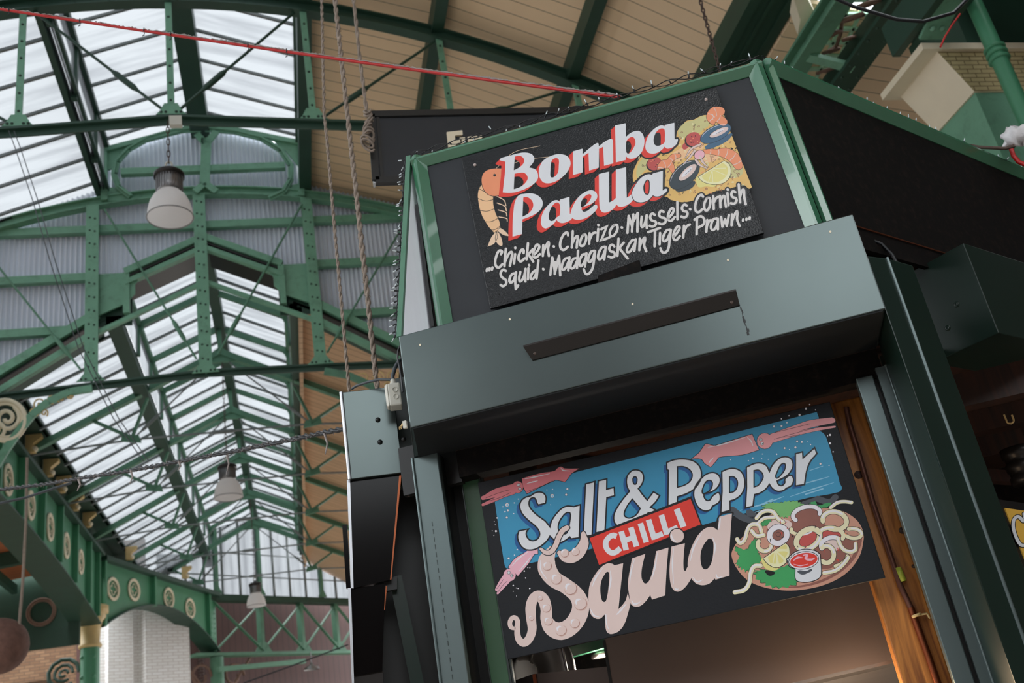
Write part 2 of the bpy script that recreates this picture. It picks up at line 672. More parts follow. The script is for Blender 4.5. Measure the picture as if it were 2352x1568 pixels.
for x, sx in ((LXL, 1), (LXR, -1)):
    b.box((x - .06, YB, LZ1 - .06 + 1.6), (x + .06, YG, LZ1 + .04 + 1.6))
    y = YG - 1.0
    while y > YB:
        b.box((x - .04, y - .04, LZ0 + 1.6), (x + .04, y + .04, LZ1 + 1.6))
        y -= 1.38
b.build('lantern_frame', DGREEN, o)
b = MB()
b.box((LXL - .13, YB, 8.98 + 1.6), (LXL - .06, YG, 9.2 + 1.6))
b.box((LXL + .015, YB, 9.06 + 1.6), (LXL + .06, YG, 9.14 + 1.6))
b.box((LXR - .06, YB, 8.95 + 1.6), (LXR + .12, YG, 9.24 + 1.6))
b.build('lantern_kerb', DGREEN, o)
MB().box((LXL - .012, YB, LZ0 + .05 + 1.6), (LXL, YG, LZ1 + 1.6)).box((LXL - .07, YB, LZ0 + .1 + 1.6), (LXL, YG, LZ0 + .108 + 1.6)).box((LXR, YB, LZ0 + .1 + 1.6), (LXR + .012, YG, LZ1 + 1.6)).build('side_light', GLASS_N, o)

# near roof, right slope: cream boarding
b = MB()
prof = [(0.62, right_near(0.62)), (2.2, right_near(2.2)), (3.8, right_near(3.8)), (5.1, right_near(5.1))]
for (xa, za), (xb, zb) in zip(prof, prof[1:]):
    b.hexa([P(xa, YB, za), P(xb, YB, zb), P(xb, YG + .2, zb), P(xa, YG + .2, za), P(xa, YB, za + .05), P(xb, YB, zb + .05), P(xb, YG + .2, zb + .05), P(xa, YG + .2, za + .05)])
o = struct('ceiling_boarding_right', b, BOARD)
for i, x in enumerate((2.2, 3.8)):
    MB().box((x - .075, YB, right_near(x) - .24 + 1.6), (x + .075, YG, right_near(x) + 1.6)).build('purlin', DGREEN, o)

# corrugated gable wall over the opening into the lower roof
def z_high(x):
    if -2.41 < x < 0.62:
        return 9.9 + (LZR - 9.9) * (1 - abs(x - RX) / (1.56))
    return (left_near(x) if x < 0 else right_near(x)) + .12


def z_low(x):
    if -2.0 < x < 0.18:
        return 7.66 + .57 * (1 - abs(x - RX) / 1.12)
    return 7.03 - .656 * (abs(x - RX) - 1.51)


g = MB()
per, nx = 0.07, 4
x0 = -7.5
prev = None
k = 0
while x0 + k * per / nx < 5.3:
    x = x0 + k * per / nx
    yy = YG + .05 + .03 * math.sin(2 * math.pi * k / nx + .4)
    zl, zh = z_low(x), z_high(x)
    cur = (P(x, yy, zl), P(x, yy, zh)) if zh > zl + .02 else None
    if prev and cur:
        n0 = len(g.v)
        g.v += [prev[0], cur[0], cur[1], prev[1]]
        g.f.append([n0, n0 + 1, n0 + 2, n0 + 3])
        g.m.append(0)
        g.s.append(False)
    prev = cur
    k += 1
wg = struct('wall_gable', g, CORR)
fl_ = MB()
for s_ in (-1, 1):
    fl_.hexa([P(RX + s_ * x, y, z) for z in (6.86, 7.7) for x, y in ((1.04, YG + .0), (1.56, YG + .0), (1.56, YG + .02), (1.04, YG + .02))])
    fl_.hexa([P(RX + s_ * x, y, z + d) for d in (-.1, .12) for x, y, z in ((1.5, YG, 7.0), (4.4, YG, 5.1), (4.4, YG + .5, 5.1), (1.5, YG + .5, 7.0))])
fl_.build('flashing', DGREEN, wg)

# unseen market walls; back and right ones shaped for the stall's reflections
b = MB()
b.box((-16, -10.3, 0), (-4.5, -10, 9.9))
b.box((-4.5, -10.3, 0), (2.2, -10, 6.7))
b.box((2.2, -10.3, 0), (14, -10, 7.6))
struct('wall_back_unseen', b, DBRICK)
struct('wall_left', MB().box((-16.2, -10, 0), (-16, 31, 6.4)), DBRICK)
struct('wall_right_unseen', MB().box((14, -10, 0), (14.2, 30, 8.0)), DBRICK)

# lower roof beyond the gable
YE = 29.0


def ysc(x):
    return 28.05 + .816 * (x + 2.15) + .12



def low(x):
    return 7.66 - .5 * abs(x - RX)


g = MB()
g.hexa([P(-3.7, YG, low(-3.7)), P(-2.24, YG, low(-2.24)), P(-2.24, 28.2, low(-2.24)), P(-3.7, 26.9, low(-3.7)),
        P(-3.7, YG, low(-3.7) + .008), P(-2.24, YG, low(-2.24) + .008), P(-2.24, 28.2, low(-2.24) + .008), P(-3.7, 26.9, low(-3.7) + .008)])
o = struct('ceiling_glazing_low_left', g, GLASS_F)
b = MB()
y = YG + .45
while y < 27.5:
    b.tbeam(P(-3.7, y, low(-3.7) - .05), P(-2.24, y, low(-2.24) - .05), .045, .045, .012)
    y += 0.6
b.build('glazing_bar', BAR, o)
b = MB()
for xa, xb in ((-2.18, RX), (.30, RX)):
    za, zb = 7.62, 8.22
    b.hexa([P(xa, YG, za), P(xb, YG, zb), P(xb, ysc(xb), zb), P(xa, ysc(xa), za), P(xa, YG, za + .008), P(xb, YG, zb + .008), P(xb, ysc(xb), zb + .008), P(xa, ysc(xa), za + .008)])
o = struct('ceiling_glazing_low_lantern', b, GLASS_F)
b = MB()
y = YG + .45
while y < YE:
    for xa in (-2.14, .26):
        b.tbeam(P(xa, y, 7.57), P(RX, y, 8.15), .045, .045, .012)
    y += 0.6
b.build('glazing_bar', BAR, o)
MB().box((RX - .07, YG, 7.98 + 1.6), (RX + .1, YE, 8.25 + 1.6)).build('ridge_board', DGREEN, o)
b = MB()
y = YG + 1.38
while y < YE:
    for xa, s in ((-2.1, 1), (.22, -1)):
        b.beam(P(xa, y, 7.53), P(RX, y, 8.07), .06, .09)
        b.beam(P(xa, y, 7.0), P(xa, y, 7.6), .06, .07, up=(0, 1, 0))
        pts = [P(xa + s * (.0 + .16 * t), y, 7.36 + .24 * t * (2 - t)) for t in (0, .33, .66, 1)]
        b.tube(pts, .03, 5)
    y += 1.385
b.build('lantern_rafter', GREEN2, o)
b = MB()
for x in (-2.1, .22):
    b.box((x - .05, YG, 7.52 + 1.6), (x + .05, YE, 7.62 + 1.6))
b.build('lantern_frame', GREEN2, o)
b = MB()
b.box((-2.34, YG, 6.86 + 1.6), (-2.12, YE, 7.02 + 1.6))
b.box((.24, YG, 6.9 + 1.6), (.36, YE, 7.05 + 1.6))
b.build('lantern_kerb', DGREEN, o)
MB().box((-2.112, YG, 7.0 + 1.6), (-2.1, YE, 7.55 + 1.6)).box((.22, YG, 7.0 + 1.6), (.232, YE, 7.55 + 1.6)).build('side_light', GLASS_W, o)

b = MB()
b.hexa([P(.3, YG, low(.3)), P(3.2, YG, low(3.2)), P(3.2, ysc(3.2), low(3.2)), P(.3, ysc(.3), low(.3)), P(.3, YG, low(.3) + .05), P(3.2, YG, low(3.2) + .05), P(3.2, ysc(3.2), low(3.2) + .05), P(.3, ysc(.3), low(.3) + .05)])
o = struct('ceiling_boarding_low_right', b, BOARDF)
MB().box((.36, YG, low(.42) - .2 + 1.6), (.42, 30, low(.42) + 1.6)).build('purlin', BOARDF, o)
# left eave gutter of the lower roof, with an outer roof beyond it
b = MB()
b.box((-4.12, YG, 5.98 + 1.6), (-4.0, 27.2, 6.5 + 1.6))
b.box((-4.3, YG, 5.5 + 1.6), (-4.12, 27.2, 6.5 + 1.6))
b.box((-4.0, YG, 6.3 + 1.6), (-3.64, 27.2, 6.36 + 1.6))
struct('trim_gutter_left', b, DGREEN)
b = MB()
b.hexa([P(-4.7, 10, 5.5), P(-11, 10, 4.9), P(-11, 22, 4.9), P(-4.7, 22, 5.5), P(-4.7, 10, 5.55), P(-11, 10, 4.95), P(-11, 22, 4.95), P(-4.7, 22, 5.55)])
o = struct('ceiling_boarding_aisle', b, BOARDO)
b = MB()
for y in (14.6, 16.4, 18.2, 20.0):
    b.beam(P(-4.7, y, 5.36), P(-11, y, 4.76), .16, .26)
for x in (-5.5, -6.6):
    b.box((x - .05, 12, 5.12 + 1.6), (x + .05, 22, 5.3 + 1.6))
b.build('aisle_joist', DGREEN, o)

# far end: glazed screen on a lattice girder
FA, FB = Vector((-2.15, 28.05, 0)), Vector((2.2, 31.6, 0))
FD = (FB - FA).normalized()
FNRM = Vector((FD.y, -FD.x, 0))


def F(t, z, off=0.0):
    return FA + FD * t + FNRM * off + Vector((0, 0, z + 1.6))


FL = (FB - FA).length


def f_high(t):
    x = (FA + FD * t).x
    if -2.2 < x < .3:
        return 7.62 + .6 * (1 - abs(x - RX) / 1.24)
    return low(x) - .03


g = MB()
xs = [i * FL / 24 for i in range(25)]
for a, c in zip(xs, xs[1:]):
    g.hexa([F(a, 5.88), F(c, 5.88), F(c, 5.88, -.01), F(a, 5.88, -.01), F(a, f_high(a)), F(c, f_high(c)), F(c, f_high(c), -.01), F(a, f_high(a), -.01)])
g.hexa([F(-1.6, 5.88), F(0, 5.88), F(0, 5.88, -.01), F(-1.6, 5.88, -.01), F(-1.6, 6.9), F(0, 7.0), F(0, 7.0, -.01), F(-1.6, 6.9, -.01)])
o = struct('window_1', g, GLASS_W)
b = MB()
t = -1.35
while t < FL:
    b.beam(F(t, 5.88, .03), F(t, f_high(max(t, 0)) if t > 0 else 6.9, .03), .05, .05, up=FD)
    t += .57
b.build('mullion', BAR, o)
b = MB()
for z in (6.42, 7.05):
    b.beam(F(-1.5, z, .04), F(FL if z < 6.5 else 3.2, z, .04), .03, .03)
b.build('glazing_tie', BAR, o)
b = MB()
for t in (.12, 1.55, 3.75, 5.0):
    b.beam(F(t, 5.88, .08), F(t, f_high(t), .08), .11, .1, up=FD)
    b.prism([F(t - .16, 5.9, .1), F(t + .16, 5.9, .1), F(t + .05, 6.1, .1), F(t - .05, 6.1, .1)], FNRM * .03)
b.build('screen_post', GREEN2, o)

struct('wall_far', MB().hexa([F(-3, -1.6, -1.2), F(FL + 4, -1.6, -1.2), F(FL + 4, -1.6, -1.4), F(-3, -1.6, -1.4), F(-3, 6.08, -1.2), F(FL + 4, 6.08, -1.2), F(FL + 4, 6.08, -1.4), F(-3, 6.08, -1.4)]), BOARDR)
struct('wall_far_left', MB().box((-16, 31.0, 0), (-3.3, 31.2, 6.4)), DBRICK)
struct('wall_aisle', MB().box((-16, 27.2, 0), (-3.7, 27.4, 9.0)), YBRICK)
# dark brick flank between the gutter and the cross girder
struct('wall_flank', MB().box((-3.35, 29.2, 5.2), (-2.5, 29.5, 8.2)), DBRICK)

# white brick pier behind the cross girder
b = MB()
pa = at_dist((242, 1500), 26.6)
pb = at_dist((420, 1500), 27.4)
pd = (pb - pa)
pd.z = 0
pn = Vector((pd.y, -pd.x, 0)).normalized()
pl = pd.length
pd.normalize()
pa.z = 0


def PR(t, off, z):
    return pa + pd * (t * pl) + pn * off + Vector((0, 0, z))


def pier(t0, t1, o0, o1, z1, mi=0):
    b.hexa([PR(t0, o1, 0), PR(t1, o1, 0), PR(t1, o0, 0), PR(t0, o0, 0), PR(t0, o1, z1), PR(t1, o1, z1), PR(t1, o0, z1), PR(t0, o0, z1)], mi)


pier(-.06, 1.0, -1.2, 0, 7.6, 1)
pier(-.01, .30, -1.0, .22, 7.6, 0)
pier(.44, 1.02, -1.0, .3, 7.2, 0)
struct('wall_pier', b, [WBRICK, WBRICK])


# ================================================================== roof trusses
def rod(mb, a, c, r=.018, turn=0.72, mi=0):
    a, c = Vector(a), Vector(c)
    mb.tube([a, c], r, 6, mi)
    if turn:
        m = a.lerp(c, turn)
        d = (c - a).normalized()
        mb.tube([m - d * .2, m - d * .13, m + d * .13, m + d * .2], [r, r * 2.1, r * 2.1, r], 6, mi)


def gusset(mb, c, w, h, y, mi=0):
    """splayed plate at a post foot"""
    x, z = c
    mb.prism([P(x - w, y, z), P(x + w, y, z), P(x + w * .75, y, z + h * .3), P(x + .07, y, z + h), P(x - .07, y, z + h), P(x - w * .75, y, z + h * .3)], (0, -.02, 0), mi)
    for sx in (-1, 1):
        for i in range(2):
            mb.rivet(P(x + sx * w * (.35 + .3 * i), y - .02, z + h * .2), (0, -1, 0), .018, 1)


def post(mb, x, z0, z1, y, w=.13, mi=0, riv=.3, rm=1):
    mb.beam(P(x, y, z0), P(x, y, z1), w, .02, up=(0, 1, 0), mi=mi)
    mb.beam(P(x, y + .05, z0), P(x, y + .05, z1), .02, .1, up=(0, 1, 0), mi=mi)
    z = z0 + .2
    while z < z1 - .1:
        mb.rivet(P(x + (.035 if w > .14 else 0), y - .01, z), (0, -1, 0), .017, rm)
        if w > .14:
            mb.rivet(P(x - .035, y - .01, z + .02), (0, -1, 0), .017, rm)
        z += riv


def arch_z(x):
    return 8.98 - (x - RX) ** 2 / 17.6


def arch_chord(y, xa, xb, h, w):
    mb = MB()
    n = 26
    for i in range(n):
        x0_, x1_ = xa + (xb - xa) * i / n, xa + (xb - xa) * (i + 1) / n
        mb.ibeam(P(x0_, y, arch_z(x0_) + .02), P(x1_ + .004, y, arch_z(x1_) + .02), w, h, .018)
    return mb


# the near arched truss
NY = 9.44
t = thing('roof_truss', 'green arched roof truss nearest overhead, its straight tie carrying the closest bell lamp', 'roof truss', P(RX, NY, 7.1))
arch_chord(NY, -4.6, 5.2, .17, .14).build('arched_chord', DGREEN, t)
mb = MB()
tie = [(-6.0, 6.98), (-2.5, 7.15), (RX, 7.27), (.6, 7.17), (2.2, 7.07), (5.2, 6.95)]
for (xa, za), (xb, zb) in zip(tie, tie[1:]):
    mb.beam(P(xa, NY, za), P(xb, NY, zb), .12, .03)
    mb.beam(P(xa, NY, za - .04), P(xb, NY, zb - .04), .02, .1)
mb.build('tie_beam', DGREEN, t)
for x, zt in ((-4.05, 7.06), (-2.5, 7.15), (RX, 7.27), (.6, 7.17), (2.2, 7.07), (3.8, 7.0)):
    mb = MB()
    post(mb, x, zt + .02, arch_z(x) - .05, NY - .03, .075, riv=.24)
    gusset(mb, (x, zt + .02), .16, .15, NY - .03)
    mb.build('strut', [GREEN, RIVETD], t)
for a, c in (((-2.42, 8.82), (RX - .1, 7.4)), ((.5, 8.8), (RX + .1, 7.4)), ((2.15, 8.35), (.72, 7.25)), ((3.75, 7.62), (2.3, 7.15)), ((-4.0, 8.3), (-2.6, 7.25))):
    mb = MB()
    rod(mb, P(a[0], NY, a[1]), P(c[0], NY, c[1]), .017)
    mb.build('brace_rod', DGREEN, t)

# the truss in front of the corrugated gable
GY = 13.52
t = thing('roof_truss', 'green riveted truss standing against the grey corrugated gable', 'roof truss', P(RX, GY, 5.9))
arch_chord(GY, -5.2, 4.4, .15, .14).build('arched_chord', GREEN, t)
mb = MB()
for (xa, za), (xb, zb) in zip([(-6, 5.76), (-2.5, 5.93), (RX, 6.0), (.6, 5.96), (4.5, 5.8)], [(-2.5, 5.93), (RX, 6.0), (.6, 5.96), (4.5, 5.8)]):
    mb.beam(P(xa, GY, za - .02), P(xb, GY, zb - .02), .13, .03)
    mb.beam(P(xa, GY, za - .06), P(xb, GY, zb - .06), .03, .08)
mb.build('tie_beam', DGREEN, t)
for x, w in ((-4.05, .16), (-2.5, .18), (-.98, .18), (.62, .17), (2.2, .17)):
    mb = MB()
    post(mb, x, 5.94, arch_z(x) - .04, GY - .06, w, riv=.22)
    gusset(mb, (x, 5.94), .19, .15, GY - .06)
    mb.build('strut', [GREEN, RIVETD], t)
for a, c in (((-2.33, 8.7), (-1.1, 6.15)), ((.55, 8.65), (-.8, 6.2)), ((-4.0, 8.2), (-2.62, 6.1)), ((2.15, 8.3), (.72, 6.1)), ((3.7, 7.7), (2.3, 6.05))):
    mb = MB()
    rod(mb, P(a[0], GY - .1, a[1]), P(c[0], GY - .1, c[1]), .017, .82)
    mb.build('brace_rod', GREEN2, t)
rails = MB()
for xa, xb, z in ((-5.0, 4.0, 8.44), (-6.0, -2.5, 7.64), (.62, 4.4, 7.66), (-6.0, -2.75, 6.8), (1.0, 4.4, 6.78)):
    rails.beam(P(xa, GY + .07, z), P(xb, GY + .07, z), .1, .12)
rails.build('sheeting_rail', GREEN, t)
mb = MB()
for s in (-1, 1):
    X = lambda d: RX + s * d
    for dz, th in ((.0, .1), (-.19, .07)):
        mb.beam(P(X(0), GY, 8.2 + dz), P(X(1.12), GY, 7.66 + dz), .1, th)
    for dz, th in ((.03, .12), (-.26, .09)):
        mb.beam(P(X(1.5), GY, 6.98 + dz), P(X(4.3), GY, 5.15 + dz), .1, th)
    mb.beam(P(X(1.10), GY, 7.64), P(X(1.10), GY, 6.98), .09, .08, up=(0, 1, 0))
    mb.beam(P(X(.02), GY, 7.42), P(X(1.5), GY, 6.7), .07, .06)
mb.build('portal_rafter', GREEN, t)
mb = MB()
for s in (-1, 1):
    X = lambda d: RX + s * d
    mb.beam(P(X(0), GY + .12, 8.1), P(X(1.12), GY + .12, 7.56), .3, .02)
    mb.beam(P(X(0), GY + .3, 8.02), P(X(1.12), GY + .3, 7.48), .5, .02)
    mb.beam(P(X(1.5), GY + .2, 6.88), P(X(4.3), GY + .2, 5.05), .4, .02)
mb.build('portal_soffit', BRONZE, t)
for s in (-1, 1):
    mb = MB()
    X = lambda d: RX + s * d
    poly = [P(X(1.06), GY + .01, 7.66), P(X(1.5), GY + .01, 7.66), P(X(1.5), GY + .01, 6.98), P(X(1.06), GY + .01, 7.18)]
    mb.prism(poly if s < 0 else poly[::-1], (0, .03, 0))
    arc = [P(X(.72), GY - .01, 7.66), P(X(1.06), GY - .01, 7.62), P(X(1.06), GY - .01, 7.2)]
    arc += [P(X(1.0 - .02), GY - .01, 7.3), P(X(.98), GY - .01, 7.45), P(X(.92), GY - .01, 7.54)]
    mb.prism(arc if s < 0 else arc[::-1], (0, .02, 0))
    mb.build('bracket_plate', GREEN, t)

# cast scroll spandrels below the gable tie
SY = 13.47


def scroll_pts(c, r, turns, st, sg, n=22):
    m = int(n * turns)
    return [onY((c[0] + math.cos(st + sg * 2 * math.pi * turns * i / m) * r * (1 - .8 * i / m), c[1] + math.sin(st + sg * 2 * math.pi * turns * i / m) * r * (1 - .8 * i / m)), SY) for i in range(m + 1)]


t = thing('scroll_spandrel', 'cream scrolled spandrel with round rosette at the far left under the gable tie', 'bracket', onY((60, 960), SY))
mb = MB()
mb.tube([onY((12 + 46 * math.cos(a), 965 + 46 * math.sin(a)), SY) for a in [2 * math.pi * i / 28 for i in range(28)]], .035, 7, closed=True)
mb.tube([onY((12 + 38 * math.cos(a), 965 + 38 * math.sin(a)), SY) for a in [2 * math.pi * i / 28 for i in range(28)]], .018, 6, closed=True)
mb.tube(scroll_pts((16, 960), 30, 1.6, -1.0, 1), .028, 7)
mb.tube(scroll_pts((-8, 985), 20, 1.2, 1.0, -1), .024, 7)
mb.build('rosette', CREAM, t)
mb = MB()
for c, r, st, sg in (((92, 928), 15, 2.5, 1), ((118, 920), 13, 0, -1), ((78, 945), 14, -1, 1), ((140, 914), 10, 2, 1), ((102, 948), 9, 1, -1), ((160, 908), 8, 0, 1)):
    mb.tube(scroll_pts(c, r, 1.3, st, sg), .012, 5)
mb.build('scrollwork', CREAMG, t)
mb = MB()
rp = [onY(p, SY) for p in ((212, 892), (160, 900), (112, 922), (72, 955), (40, 995), (12, 1035), (-12, 1075))]
for a, c in zip(rp, rp[1:]):
    mb.beam(a, c, .1, .05, up=(0, 1, 0))
mb.build('rib', GREEN, t)
t = thing('scroll_spandrel', 'gilt scrolled spandrel under the gable tie behind the hanging ropes', 'bracket', onY((870, 865), SY))
mb = MB()
for c, r, st, sg in (((835, 868), 14, 2.5, 1), ((868, 866), 15, 0, -1), ((905, 864), 17, 2, 1), ((850, 880), 10, -1, 1), ((890, 885), 12, 2, -1), ((940, 870), 20, 2, 1)):
    mb.tube(scroll_pts(c, r, 1.3, st, sg), .014, 5)
mb.build('scrollwork', CREAMG, t)
mb = MB()
rp = [onY(p, SY) for p in ((745, 852), (800, 862), (850, 884), (900, 920), (940, 960))]
for a, c in zip(rp, rp[1:]):
    mb.beam(a, c, .1, .05, up=(0, 1, 0))
mb.build('rib', GREEN2, t)

# lunette frame filling the end of the near lantern
LY = 13.46
t = thing('lunette_frame', 'green oval lunette frame with Y shaped post in the lantern gable', 'window frame', P(RX, LY, 8.95))
px_ring = [(300, 452), (272, 430), (262, 400), (268, 372), (295, 343), (340, 318), (400, 301), (468, 296), (540, 303), (600, 318), (645, 345), (668, 380), (668, 412), (652, 440), (620, 455)]
ring = [onY(p, LY) for p in px_ring]
mb = MB()
for a, c in zip(ring, ring[1:]):
    mb.beam(a, c + (c - a).normalized() * .01, .09, .035, up=(0, 1, 0))
    mb.beam(a, c, .02, .1, up=(0, 1, 0))
mb.build('ring', GREEN, t)
mb = MB()
mb.beam(onY((238, 335), LY), onY((240, 460), LY), .1, .06, up=(0, 1, 0))
mb.beam(onY((692, 325), LY), onY((692, 450), LY), .1, .06, up=(0, 1, 0))
mb.beam(onY((240, 345), LY), onY((470, 285), LY), .08, .07, up=(0, 1, 0))
mb.beam(onY((470, 285), LY), onY((694, 330), LY), .08, .07, up=(0, 1, 0))
mb.build('outer_frame', GREEN, t)
for poly in ([(242, 348), (308, 325), (288, 345), (262, 385), (246, 390)], [(690, 328), (620, 315), (655, 345), (678, 372), (688, 385)],
             [(242, 462), (242, 430), (262, 430), (290, 448), (312, 458)], [(690, 448), (690, 420), (668, 425), (650, 445), (630, 452)]):
    mb = MB()
    mb.prism([onY(p, LY + .02) for p in poly], (0, .03, 0))
    mb.build('spandrel_plate', GREEN, t)
mb = MB()
LB = LY - .06
mb.beam(onY((474, 318), LB), onY((470, 425), LB), .15, .04, up=(0, 1, 0))
for a, c in (((472, 330), (452, 308)), ((474, 330), (497, 302)), ((471, 420), (448, 440)), ((470, 420), (497, 440))):
    mb.beam(onY(a, LB), onY(c, LB), .1, .04, up=(0, 1, 0))
mb.build('y_post', GREEN, t)
mb = MB()
mb.beam(onY((278, 397), LY), onY((655, 382), LY), .1, .11)
mb.build('cross_rail', GREEN, t)

# five trusses of the lower roof
TY = [16.3, 19.03, 21.76, 24.55, 27.35]
t = thing('roof_truss', 'lower roof truss nearest the gable, seen through the pentagon opening', 'roof truss', P(RX, TY[0], 6.0), 'lower roof trusses')
ty = TY[0]
for s in (-1, 1):
    X = lambda d: RX + s * d
    mb = MB()
    mb.tbeam(P(X(0), ty, 7.5), P(X(3.08), ty, 5.96), .12, .12, .02)
    mb.build('rafter', GREEN2, t)
    mb = MB()
    mb.tbeam(P(X(1.18), ty, 6.8), P(X(1.44), ty, 6.1), .09, .05, .015)
    mb.build('web_strut', GREEN2, t)
    mb = MB()
    mb.tbeam(P(X(2.05), ty, 6.46), P(X(1.44), ty, 6.1), .08, .05, .015)
    mb.prism([P(X(1.3), ty - .02, 6.03), P(X(1.62), ty - .02, 6.08), P(X(1.6), ty - .02, 6.2), P(X(1.34), ty - .02, 6.16)][::(1 if s > 0 else -1)], (0, .03, 0))
    mb.build('web_strut', GREEN2, t)
    mb = MB()
    rod(mb, P(X(1.44), ty, 6.1), P(X(3.0), ty, 5.98), .018, 0)
    rod(mb, P(X(.08), ty, 7.42), P(X(1.44), ty, 6.1), .014, .8)
    mb.build('brace_rod', BAR, t)
mb = MB()
rod(mb, P(RX - 1.44, ty, 6.1), P(RX + 1.44, ty, 6.1), .018, .5)
mb.build('tie_rod', BAR, t)
mb = MB()
mb.prism([P(RX - .34, ty - .03, 7.36), P(RX + .34, ty - .03, 7.36), P(RX + .2, ty - .03, 7.5), P(RX + .05, ty - .03, 7.62), P(RX - .05, ty - .03, 7.62), P(RX - .2, ty - .03, 7.5)], (0, .05, 0))
mb.beam(P(RX, ty, 7.45), P(RX, ty, 8.1), .07, .06, up=(0, 1, 0))
mb.build('ridge_plate', GREEN2, t)
lower_truss = t
nm = ['second truss of the lower roof beyond the gable', 'middle truss of the five carrying the lower roof', 'fourth truss of the lower roof, above the farthest bell lamp', 'farthest lower roof truss, in front of the glazed end screen']
for i, yy in enumerate(TY[1:]):
    copy_tree(lower_truss, (0, yy - ty, 0), nm[i])

# ================================================================== girders and columns
def arc_between(z0, zc, n):
    """flat arch heights for n+1 stations: spring z0, crown zc"""
    return [z0 + (zc - z0) * (1 - (2 * i / n - 1) ** 2) for i in range(n + 1)]


def roundel(c, ax, nrm, r, parent, ring_m=CREAM, quat=True, name='roundel'):
    """cream ring with a pierced quatrefoil, standing on the web"""
    mb = MB()
    ax = Vector(ax).normalized()
    nrm = Vector(nrm).normalized()
    up = nrm.cross(ax)
    if up.z < 0:
        up = -up
    for r0 in (r, r * .86):
        mb.tube([Vector(c) + (ax * math.cos(2 * math.pi * i / 24) + up * math.sin(2 * math.pi * i / 24)) * r0 for i in range(24)], r * .09, 6, 0, closed=True)
    if quat:
        for k in range(4):
            a0 = math.pi / 2 * k
            cc = Vector(c) + (ax * math.cos(a0) + up * math.sin(a0)) * r * .33
            pts = []
            for i in range(9):
                a = a0 - 2.2 + 4.4 * i / 8
                pts.append(cc + (ax * math.cos(a) + up * math.sin(a)) * r * .24)
            mb.tube(pts, r * .045, 5, 0)
    return mb.build(name, ring_m, parent)


# left girder: plate web with an arched soffit
GX = -4.02
ya, yb = 7.5, 22.6
N = 20
t = thing('arched_girder', 'green arched plate girder with cream roundels running along the left eave', 'girder', (GX, 15, 6.2))
zs = arc_between(4.45, 4.92, N)
mb = MB()
for i in range(N):
    y0, y1 = ya + (yb - ya) * i / N, ya + (yb - ya) * (i + 1) / N
    mb.hexa([P(GX - .03, y0, zs[i]), P(GX, y0, zs[i]), P(GX, y1, zs[i + 1]), P(GX - .03, y1, zs[i + 1]),
             P(GX - .03, y0, 5.86), P(GX, y0, 5.86), P(GX, y1, 5.86), P(GX - .03, y1, 5.86)])
mb.build('web', GIRDER, t)
mb = MB()
for i in range(N):
    y0, y1 = ya + (yb - ya) * i / N, ya + (yb - ya) * (i + 1) / N
    mb.hexa([P(GX - .5, y0, zs[i] - .03), P(GX + .07, y0, zs[i] - .03), P(GX + .07, y1, zs[i + 1] - .03), P(GX - .5, y1, zs[i + 1] - .03),
             P(GX - .5, y0, zs[i]), P(GX + .07, y0, zs[i]), P(GX + .07, y1, zs[i + 1]), P(GX - .5, y1, zs[i + 1])])
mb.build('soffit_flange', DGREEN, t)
MB().box((GX - .3, ya, 5.86 + 1.6), (GX + .14, yb, 5.93 + 1.6)).box((GX - .3, ya, 5.93 + 1.6), (GX + .04, yb, 5.98 + 1.6)).build('top_flange', DGREEN, t)
for y in (14.75, 16.05, 17.4, 18.75, 20.05, 21.35, 22.3):
    i = min(N - 1, int((y - ya) / (yb - ya) * N))
    MB().box((GX, y - .04, zs[i] + 1.6), (GX + .1, y + .04, 5.86 + 1.6)).build('stiffener', GIRDER, t)
for y in (15.4, 16.75, 18.1, 19.4, 20.7):
    roundel(P(GX + .02, y, 5.3), (0, 1, 0), (1, 0, 0), .23, t)

# cross girder running back to the far screen
A, B_ = Vector((-4.02, 22.85, 0)), Vector((-2.05, 28.1, 0))
CD = (B_ - A).normalized()
CN = Vector((CD.y, -CD.x, 0))
CL = (B_ - A).length


def CG(t_, z, off=0.0):
    return A + CD * t_ + CN * off + Vector((0, 0, z + 1.6))


t = thing('arched_girder', 'green girder with four quatrefoil roundels in front of white brick pier', 'girder', CG(CL / 2, 4.6))
zs = arc_between(4.42, 5.2, N)
zs = [max(z, 4.42) if i < N * .6 else z for i, z in enumerate(zs)]
web, fl = MB(), MB()
for i in range(N):
    t0, t1 = CL * i / N, CL * (i + 1) / N
    web.hexa([CG(t0, zs[i]), CG(t1, zs[i + 1]), CG(t1, zs[i + 1], -.04), CG(t0, zs[i], -.04), CG(t0, 5.82), CG(t1, 5.82), CG(t1, 5.82, -.04), CG(t0, 5.82, -.04)])
    fl.hexa([CG(t0, zs[i] - .03, .1), CG(t1, zs[i + 1] - .03, .1), CG(t1, zs[i + 1] - .03, -.4), CG(t0, zs[i] - .03, -.4),
             CG(t0, zs[i], .1), CG(t1, zs[i + 1], .1), CG(t1, zs[i + 1], -.4), CG(t0, zs[i], -.4)])
web.build('web', GIRDER, t)
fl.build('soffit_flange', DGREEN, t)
MB().hexa([CG(0, 5.82, .16), CG(CL, 5.82, .16), CG(CL, 5.82, -.3), CG(0, 5.82, -.3), CG(0, 5.92, .16), CG(CL, 5.92, .16), CG(CL, 5.92, -.3), CG(0, 5.92, -.3)]).build('top_flange', DGREEN, t)
tm = (on_plane((349, 1330), CG(0, 5, 0), CN) - CG(0, 0, 0)).dot(CD)
for tt in (.08, tm, 5.1):
    i = min(N - 1, int(tt / CL * N))
    mb = MB().beam(CG(tt, zs[i], .05), CG(tt, 5.82, .05), .1, .08, up=CD)
    if tt > 5:
        for k in range(9):
            mb.rivet(CG(tt + .25, 4.6 + .13 * k), CN, .025)
            mb.rivet(CG(tt + .42, 4.6 + .13 * k), CN, .025)
    mb.build('stiffener', GIRDER, t)
